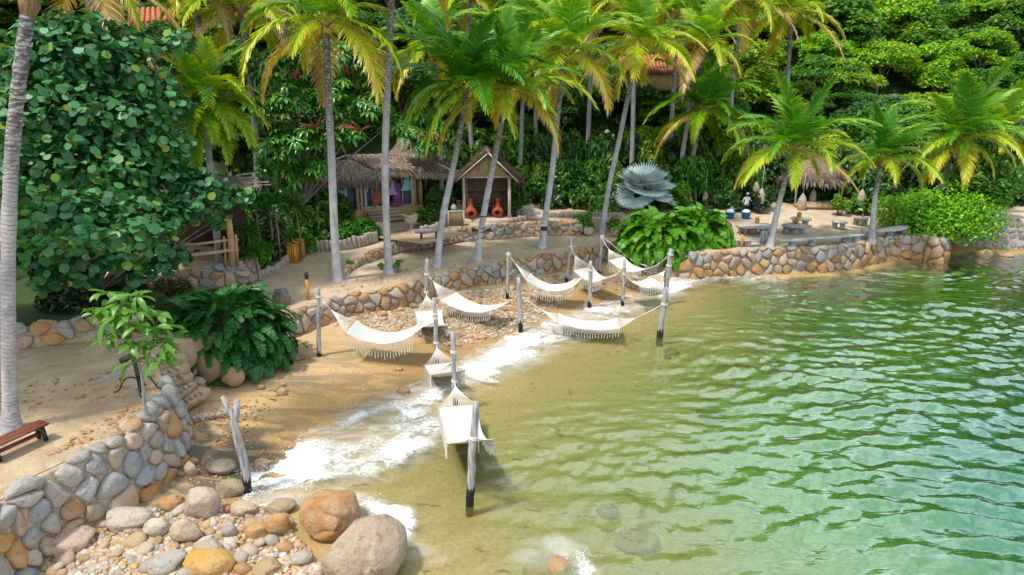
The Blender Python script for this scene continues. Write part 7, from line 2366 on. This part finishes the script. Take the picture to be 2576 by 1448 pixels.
person("person in dark clothes facing the cook under the lanterns", 1903, 543, RT_Z, 1.68, -1.2,
       dict(l=((-.28, -.06, 1.14), (-.20, -.30, 1.14)), r=((.28, .0, 1.13), (.26, -.1, .90)), shirt=M['cl_black'], trousers=M['cl_black'], step=.03), 2)
# ------------------------------------------------------------------ boulders
def boulder(label, px, py, wpx, hpx, col, seed, sink=.28, cat="boulder", name="boulder", rough=.2, sub=None, yaw=None, deep=.68, z=None, cut=.72, facets=8, group=None):
    """a rock seen around (px, py): width and height in pixels at its distance"""
    foot = py + hpx * .42
    q = on_beach(px, foot) if z is None else onz(px, foot, z)
    sc = (q.y * math.cos(PITCH) + (CAM_H - q.z) * math.sin(PITCH)) / FPX
    w_ = wpx * sc
    dep = deep * w_
    hh = max(.30 * w_, (hpx * sc - dep * .38) / .86)
    base = sub or (ICO5 if wpx > 150 else (ICO4 if wpx > 60 else ICO3))
    V, F = rock_geo(seed, base, rough, 1.0, facets, cut)
    mx = np.abs(V).max(0)
    V = V / mx * np.array([w_ / 2, dep / 2, hh * .68])
    r = np.random.default_rng(seed)
    fine = wavy(V / max(w_, .01) * 3, 1.0, seed + 9, 4)
    V = V * (1 + .022 * fine)[:, None]
    cr = np.clip(1 - np.abs(wavy(V / max(w_, .01), .9, seed + 19, 2)) * 12, 0, 1)
    V = V * (1 - .075 * cr)[:, None]
    o = link(name, mesh_data(name, V, F, M['stone'], True), None, loc=(q.x, q.y + dep * .42, q.z + hh * .68 - sink * hh * .9), rot=(0, 0, yaw if yaw is not None else r.uniform(-.3, .3)), label=label, cat=cat, group=group, color=col)
    return o
OCH, TAN, GRY, PAL, BRN, RUS, PNK = (.46, .235, .06), (.44, .32, .20), (.33, .315, .295), (.56, .48, .38), (.33, .225, .135), (.42, .18, .05), (.48, .35, .27)
boulder("large orange-brown boulder in the surf beside the grey-brown one", 806, 1304, 172, 150, (.42, .21, .07), 101, rough=.16, cut=.55, facets=11, deep=.95)
boulder("largest grey-brown boulder at the bottom edge of the picture by the water", 900, 1412, 228, 200, (.36, .27, .185), 118, rough=.18, cut=.52, facets=11, deep=.95)
boulder("long pale flat rock below the left wall", 300, 1322, 130, 44, (.47, .42, .36), 103)
boulder("long pinkish grey rock leaning on the foot of the left wall", 152, 1372, 140, 72, PNK, 104, yaw=.45)
boulder("round pale boulder right of the long flat rock", 387, 1332, 70, 52, PAL, 105)
boulder("squarish tan boulder among the pebbles", 460, 1344, 78, 66, (.50, .38, .25), 106)
boulder("large grey-tan boulder standing above the orange rubble", 501, 1276, 100, 88, (.46, .38, .29), 107)
boulder("angular orange rock at the corner of the left wall", 423, 1272, 66, 48, OCH, 108)
boulder("grey-brown boulder near the bottom edge among the pebbles", 520, 1392, 82, 62, (.38, .31, .23), 109)
boulder("long smooth grey rock at the bottom edge", 410, 1424, 98, 56, (.38, .355, .32), 110, yaw=.5)
boulder("flat wet ochre slab at the bottom edge", 512, 1438, 135, 40, (.52, .29, .04), 111)
boulder("long flat brown rock in the sand near the forked post", 550, 1184, 85, 30, (.36, .28, .19), 112)
boulder("upright tan wedge beside the wall corner", 477, 1184, 36, 38, TAN, 113)
boulder("small ochre stone against the wall corner", 480, 1164, 33, 22, OCH, 114)
boulder("olive slab at the foot of the forked post", 572, 1234, 80, 50, (.31, .25, .145), 115)
boulder("tan wet rock at the edge of the foam", 607, 1285, 74, 46, (.48, .37, .24), 116)
boulder("angular grey stone among orange pebbles", 574, 1338, 42, 42, (.38, .34, .29), 117)
boulder("rounded orange rock left of the big orange boulder", 640, 1340, 66, 44, (.48, .26, .08), 119)
boulder("bright orange rock touching the big orange boulder", 696, 1328, 64, 60, (.48, .245, .07), 120)
boulder("brown flat rock at the bottom between pebbles and surf", 664, 1436, 80, 40, (.38, .25, .12), 121)
boulder("grey wet rock half covered by the spray at the bottom", 754, 1410, 62, 40, (.37, .33, .28), 122)
boulder("thin brown rock in the foam left of the big orange boulder", 700, 1288, 80, 24, (.34, .24, .14), 123)
boulder("brown rock where the breaking wave hits the sand", 655, 1172, 48, 38, (.34, .22, .12), 124)
boulder("small red stone on the rubble", 570, 1285, 26, 22, (.46, .12, .06), 125)
boulder("ochre rock at the edge of the swash below the second hammock", 1012, 985, 42, 26, OCH, 126)
boulder("rounded ochre boulder at the foot of the low wall left of the rope-bound post", 961, 792, 28, 20, (.46, .29, .12), 127)
boulder("jagged dark grey rock above the fern mound on the path", 706, 752, 46, 48, (.12, .115, .115), 128, rough=.5, z=1.28)
boulder("pointed orange rock below the bright shrub at the right", 2486, 641, 46, 30, (.47, .30, .15), 129, z=-.1, cut=.5)
boulder("low orange rock at the right edge of the picture", 2538, 643, 40, 20, (.45, .28, .14), 130, z=-.1)
boulder("ochre rock awash below the long sea wall", 1975, 702, 40, 14, (.50, .30, .07), 131, z=-.15)
boulder("cracked brown boulder under the left side of the fern mound", 520, 930, 86, 82, (.36, .22, .11), 132, z=.45, cut=.75)
boulder("wide brown boulder behind the beach steps under the fern", 440, 905, 120, 70, (.34, .235, .125), 133, z=.9, cut=.8)
boulder("orange-brown rock under the right of the fern mound", 580, 950, 60, 52, (.42, .26, .12), 134, z=.42)
boulder("grey stone at the corner of the beach steps", 498, 968, 40, 36, (.30, .25, .18), 135, z=.5)
boulder("ochre stone on the sand under the steps", 655, 975, 20, 14, OCH, 136)
boulder("pair of tan rocks on the sand, larger one", 707, 988, 28, 22, (.46, .31, .15), 137)
boulder("pair of tan rocks on the sand, smaller one behind", 712, 968, 16, 12, (.48, .36, .2), 138)
boulder("small dark flat stone beside the fern mound on the sand", 745, 905, 40, 10, (.26, .19, .12), 139)
boulder("ochre stone in the sand below the broad hammock", 1003, 990 - 60, 22, 12, OCH, 140)
boulder("rock at the foot of the fern wall where the surf washes in", 1640, 655, 80, 36, (.36, .25, .13), 141, z=.1)
boulder("brown rock at the foot of the fern wall behind the thick post", 1735, 672, 60, 34, (.34, .25, .15), 142, z=-.1)
boulder("orange rock in front of the fern wall beside the surf", 1640, 628 + 40, 34, 22, (.48, .29, .09), 143, z=.15)
# rocks under water
for k, (px, py, w_, h_, c, lab, top) in enumerate([(1390, 1415, 150, 90, (.36, .20, .08), "orange rock just breaking the surface at the bottom of the picture", .05), (1600, 1345, 120, 60, (.34, .15, .06), "reddish rock under the water near the bottom of the picture", -.30),
      (1790, 1022, 80, 26, (.07, .07, .04), "dark flat rock under the water, middle right", -.35), (1960, 905, 46, 20, (.06, .06, .035), "small dark rock under the water right of the thick bent post", -.4), (2050, 672, 90, 20, (.10, .085, .03), "weedy rock under water at the foot of the sea wall", -.25),
      (2250, 700, 130, 26, (.16, .12, .03), "broad brown rock under the clear water off the end of the sea wall", -.3), (2400, 690, 120, 24, (.14, .10, .03), "brown rock under water below the bright shrub", -.3), (2300, 740, 110, 24, (.09, .075, .025), "dark rock under water further out from the sea wall", -.45), (1690, 880, 40, 16, (.06, .06, .035), "small dark stone under water below the thick bent post", -.35),
      (1680, 1000 - 110, 20, 8, (.05, .05, .03), "tiny dark stone under water by the thick bent post", -.3), (1530, 1300 - 30, 60, 24, (.30, .14, .05), "rust stone under water in the middle foreground", -.35)]):
    q = onz(px, py, top)
    sc = (q.y * math.cos(PITCH) + CAM_H * math.sin(PITCH)) / FPX
    V, F = rock_geo(200 + k, ICO3, .25, 1, 7)
    zb_ = bz(q.x, q.y)
    hh = max(.15, (top - zb_) * .62)
    V = V / np.abs(V).max(0) * np.array([w_ * sc / 2, w_ * sc * .38, hh])
    link("submerged_rock", mesh_data("submerged_rock", V, F, M['stone'], True), None, loc=(q.x, q.y, top - hh), label=lab, cat="rock", color=c)

# ------------------------------------------------------------------ loose stones and pebbles
PEB = [mesh_data("beach_stone", *rock_geo(300 + k, ICO2, .22, .62, 6), M['stone'], True) for k in range(8)]
rp_ = np.random.default_rng(17)
TAKEN = [(811, 1300, 95), (906, 1400, 120), (300, 1322, 60), (387, 1332, 36), (460, 1344, 40), (501, 1276, 50), (520, 1392, 42), (410, 1424, 48)]
def field(poly, n_, smin, smax, group, label, cols, power=2.2, zoff=0.0):
    """stones strewn over a pixel polygon of the beach"""
    P = np.array(poly, float); k = 0; tries = 0
    out = []
    while k < n_ and tries < n_ * 40:
        tries += 1
        x, y = rp_.uniform(P[:, 0].min(), P[:, 0].max()), rp_.uniform(P[:, 1].min(), P[:, 1].max())
        ins = False
        for i in range(len(P)):
            a, b = P[i], P[(i + 1) % len(P)]
            if (a[1] > y) != (b[1] > y) and x < (b[0] - a[0]) * (y - a[1]) / (b[1] - a[1]) + a[0]: ins = not ins
        if not ins: continue
        s = smin + (smax - smin) * rp_.random() ** power
        out.append((x, y, s)); k += 1
    return out
F1 = [(40, 1460), (60, 1400), (235, 1325), (420, 1275), (545, 1240), (640, 1260), (700, 1300), (770, 1370), (815, 1448)]
F2 = [(840, 830), (880, 800), (950, 792), (1060, 765), (1150, 745), (1290, 722), (1430, 690), (1470, 700), (1420, 760), (1330, 815), (1230, 850), (1140, 875), (1040, 845), (930, 835)]
F3 = [(1480, 690), (1600, 660), (1690, 680), (1620, 700), (1540, 735), (1470, 750)]
F4 = [(455, 1060), (560, 1005), (620, 1010), (640, 1040), (560, 1075), (480, 1080)]
pal1 = [(.60, .47, .33), (.50, .31, .14), (.66, .58, .48), (.46, .24, .07), (.42, .38, .33), (.56, .38, .20), (.52, .33, .24)]
pal2 = [(.50, .28, .09), (.56, .36, .16), (.44, .22, .07), (.40, .30, .20), (.60, .46, .30), (.33, .24, .16)]
MARKS = [(811, 1300, "beside the large orange-brown boulder"), (890, 1420, "by the largest grey-brown boulder"), (300, 1322, "by the long pale flat rock"), (152, 1372, "by the pinkish grey rock"), (387, 1332, "by the round pale boulder"), (460, 1344, "by the squarish tan boulder"),
         (501, 1276, "by the large grey-tan boulder"), (423, 1272, "at the corner of the left wall"), (520, 1392, "by the grey-brown boulder"), (410, 1424, "by the long smooth grey rock"), (600, 1338, "by the angular grey stone"), (690, 1340, "by the bright orange rock"), (664, 1436, "by the brown flat rock at the bottom"), (754, 1410, "by the wet grey rock"), (120, 1440, "in the bottom left corner"), (600, 1280, "behind the forked post rubble"),
         (900, 810, "below the wall left of the rope-bound post"), (960, 835, "under the broad hammock"), (1040, 830, "under the hammock nearest the wall"), (1090, 860, "at the foot of the slender post"), (1080, 770, "by the rope-bound post"), (1160, 770, "behind the lace-fringed hammock"), (1190, 820, "under the lace-fringed hammock"), (1275, 750, "by the post with the black foot"), (1305, 820, "by the post where three ropes meet"), (1370, 750, "under the sloping hammock"), (1425, 710, "by the leaning post"), (1150, 870, "at the edge of the foam"),
         (1500, 700, "under the hammock facing the camera"), (1590, 680, "under the hammock left of the thick posts"), (1660, 690, "in front of the fern wall"), (1530, 740, "at the foam by the thin post")]
N1 = ["tan", "brown", "pale", "rust", "grey", "sandy orange", "reddish brown"]; N2 = ["orange", "light orange", "rust", "grey-brown", "sandy", "dark brown"]
def place_things(lst, group, names, cols):
    for x, y, s in lst:
        q = on_beach(x, y)
        i = int(rp_.integers(len(cols))); c = np.array(cols[i]) * rp_.uniform(.85, 1.15)
        cn = names[i]; lm = min(MARKS, key=lambda q_: (q_[0] - x) ** 2 + (q_[1] - y) ** 2)[2]
        sz = "large" if s > .17 else ("medium" if s > .12 else "small")
        labels = unique([f"{cn} stone {lm}", f"{sz} {cn} stone {lm}", f"{sz} {cn} loose stone {lm}"])
        link("beach_stone", PEB[int(rp_.integers(8))], None, loc=(q.x, q.y, q.z + s * .28), rot=(rp_.normal() * .25, rp_.normal() * .25, rp_.uniform(0, 6.28)), scale=(s * rp_.uniform(.8, 1.25), s, s * rp_.uniform(.75, 1.1)), label=labels, cat="stone", group=group, color=tuple(c))
place_things(field(F1, 150, .09, .27, "", "", pal1), "loose stones among the pebbles in front of the left wall", N1, pal1)
place_things(field(F2, 140, .09, .26, "", "", pal2), "loose orange stones under the hammocks", N2, pal2)
place_things(field(F3, 26, .12, .34, "", "", pal2), "stones below the potted plants at the beach end", N2, pal2)
def pebble_mass(name, lst, base):
    Vs, Fs, n0 = [], [], 0
    pts = np.array([tuple(onz(x, y, .15)) for x, y, s in lst])
    zz = beach_z(pts[:, :2])
    for (x, y, s), p, z in zip(lst, pts, zz):
        V, F = base[int(rp_.integers(len(base)))]
        a = rp_.uniform(0, 6.28); c_, s_ = math.cos(a), math.sin(a)
        v = V * np.array([s * rp_.uniform(.75, 1.3), s * rp_.uniform(.7, 1.1), s * rp_.uniform(.6, .95)])
        v = np.stack([v[:, 0] * c_ - v[:, 1] * s_, v[:, 0] * s_ + v[:, 1] * c_, v[:, 2]], 1)
        Vs.append(v + np.array([p[0], p[1], z + s * .22])); Fs.append(F + n0); n0 += len(V)
    link(name, mesh_data(name, np.concatenate(Vs), np.concatenate(Fs), M['pebble'], True), None, kind='stuff')
SMALL = [rock_geo(400 + k, ICO1, .2, .65, 4) for k in range(6)]
MID = [rock_geo(420 + k, ICO2, .2, .65, 5) for k in range(5)]
pebble_mass("pebbles", field(F1, 3600, .025, .10, "", "", [], 1.8), MID)
pebble_mass("beach_gravel", field(F2, 4600, .028, .13, "", "", [], 2.0), SMALL)
pebble_mass("beach_gravel", field(F3, 350, .025, .12, "", "", [], 2.0), SMALL)
pebble_mass("shingle", field(F4, 160, .02, .07, "", "", [], 2.0) + field([(440, 1230), (520, 1150), (640, 1180), (620, 1240), (520, 1260)], 160, .015, .05, "", "", [], 2) + field([(600, 900), (780, 890), (1000, 940), (900, 1000), (640, 1020), (560, 980)], 90, .015, .05, "", "", [], 2), SMALL)

# fallen leaves on the wet sand and on the terraces
M['dead_leaf'] = leaf_mat("dead_leaf", (.36, .17, .05), var=.4, yellow=(.5, .3, .06), gloss=.2, rough=.8, trans=.1, yprob=.2)
fl = []
for poly, cnt, z in ((F4, 70, None), ([(460, 1130), (640, 1000), (760, 940), (640, 1120)], 120, None), (F1, 60, None), ([(100, 1150), (330, 1010), (380, 1010), (300, 1090)], 90, LT_Z), ([(60, 960), (340, 930), (330, 1000), (60, 1040)], 80, LT_Z), ([(720, 740), (1100, 660), (1500, 600), (1300, 640), (900, 730)], 190, MT_Z), ([(1850, 610), (2280, 560), (2150, 540), (1950, 545)], 40, RT_Z)):
    for x, y, s in field(poly, cnt, .05, .12, "", "", []):
        q = on_beach(x, y) if z is None else onz(x, y, z + .02)
        fl.append((q.x, q.y, q.z + .015, s))
r_ = np.random.default_rng(3); Vs = []
for x, y, z, s in fl:
    a = r_.uniform(0, 6.28); t = np.array([math.cos(a), math.sin(a), .1 * r_.normal()]); sd = np.array([-math.sin(a), math.cos(a), .1 * r_.normal()]); c = np.array([x, y, z])
    Vs += [c - t * s, c - sd * s * .45 + [0, 0, .02], c + t * s, c + sd * s * .45 + [0, 0, .02]]
link("fallen_leaves", mesh_data("fallen_leaves", np.array(Vs), np.arange(len(Vs)).reshape(-1, 4), M['dead_leaf']), None, kind='stuff')

# ------------------------------------------------------------------ steps from the left terrace to the beach
s_in, s_out = onz(436, 962, 1.5), onz(505, 985, .7)
ro = empty("beach_steps", onz(450, 985, .6), 0, "earth steps edged with small round stones between the left wall and the fern boulders", "steps")
rows = [((385, 920), (448, 900), 2.05), ((398, 945), (456, 925), 1.78), ((412, 966), (464, 946), 1.46), ((440, 998), (482, 966), 1.12), ((450, 1020), (512, 986), .8), ((462, 1060), (575, 1040), .38)]
prev = None
for k, (a, b, z) in enumerate(rows):
    A, B = onz(a[0], a[1], z), onz(b[0], b[1], z)
    dv = (B - A).normalized(); bk = Vector((-dv.y, dv.x, 0))
    A2, B2 = A - dv * .2, B + dv * .3
    if k < 5:
        part("tread", slab_of([A2 + bk * 1.1, B2 + bk * 1.1, B2, A2], .35), M['soil_l'], ro, world=True)
    n_ = max(3, int((B - A).length / .2))
    for j in range(n_):
        f = (j + .5) / n_
        p_ = A.lerp(B, f)
        sr = random.Random(k * 31 + j)
        V, F = SMALL[j % 6] if k < 5 else MID[j % 5]
        h = sr.uniform(.12, .2)
        o = link("stone", mesh_data("stone", V * np.array([.10, .09, h]), F, M['stone'], True), ro, loc=p_ - Vector(ro.location) + Vector((0, 0, .02)), color=stone_col(np.random.default_rng(k * 7 + j), .1, .4))
# edging stones round the sand pad
ro = empty("stone_edging", onz(300, 948, LT_Z), 0, "row of small upright stones along the shaded path on the left terrace", "edging")
A, B = onz(255, 962, LT_Z), onz(372, 914, LT_Z)
for j in range(18):
    p_ = A.lerp(B, j / 17)
    V, F = MID[j % 5]
    link("stone", mesh_data("stone", V * np.array([.12, .10, .2]) * random.Random(j).uniform(.8, 1.3), F, M['stone'], True), ro, loc=p_ - Vector(ro.location), color=stone_col(np.random.default_rng(90 + j), .0, .6))
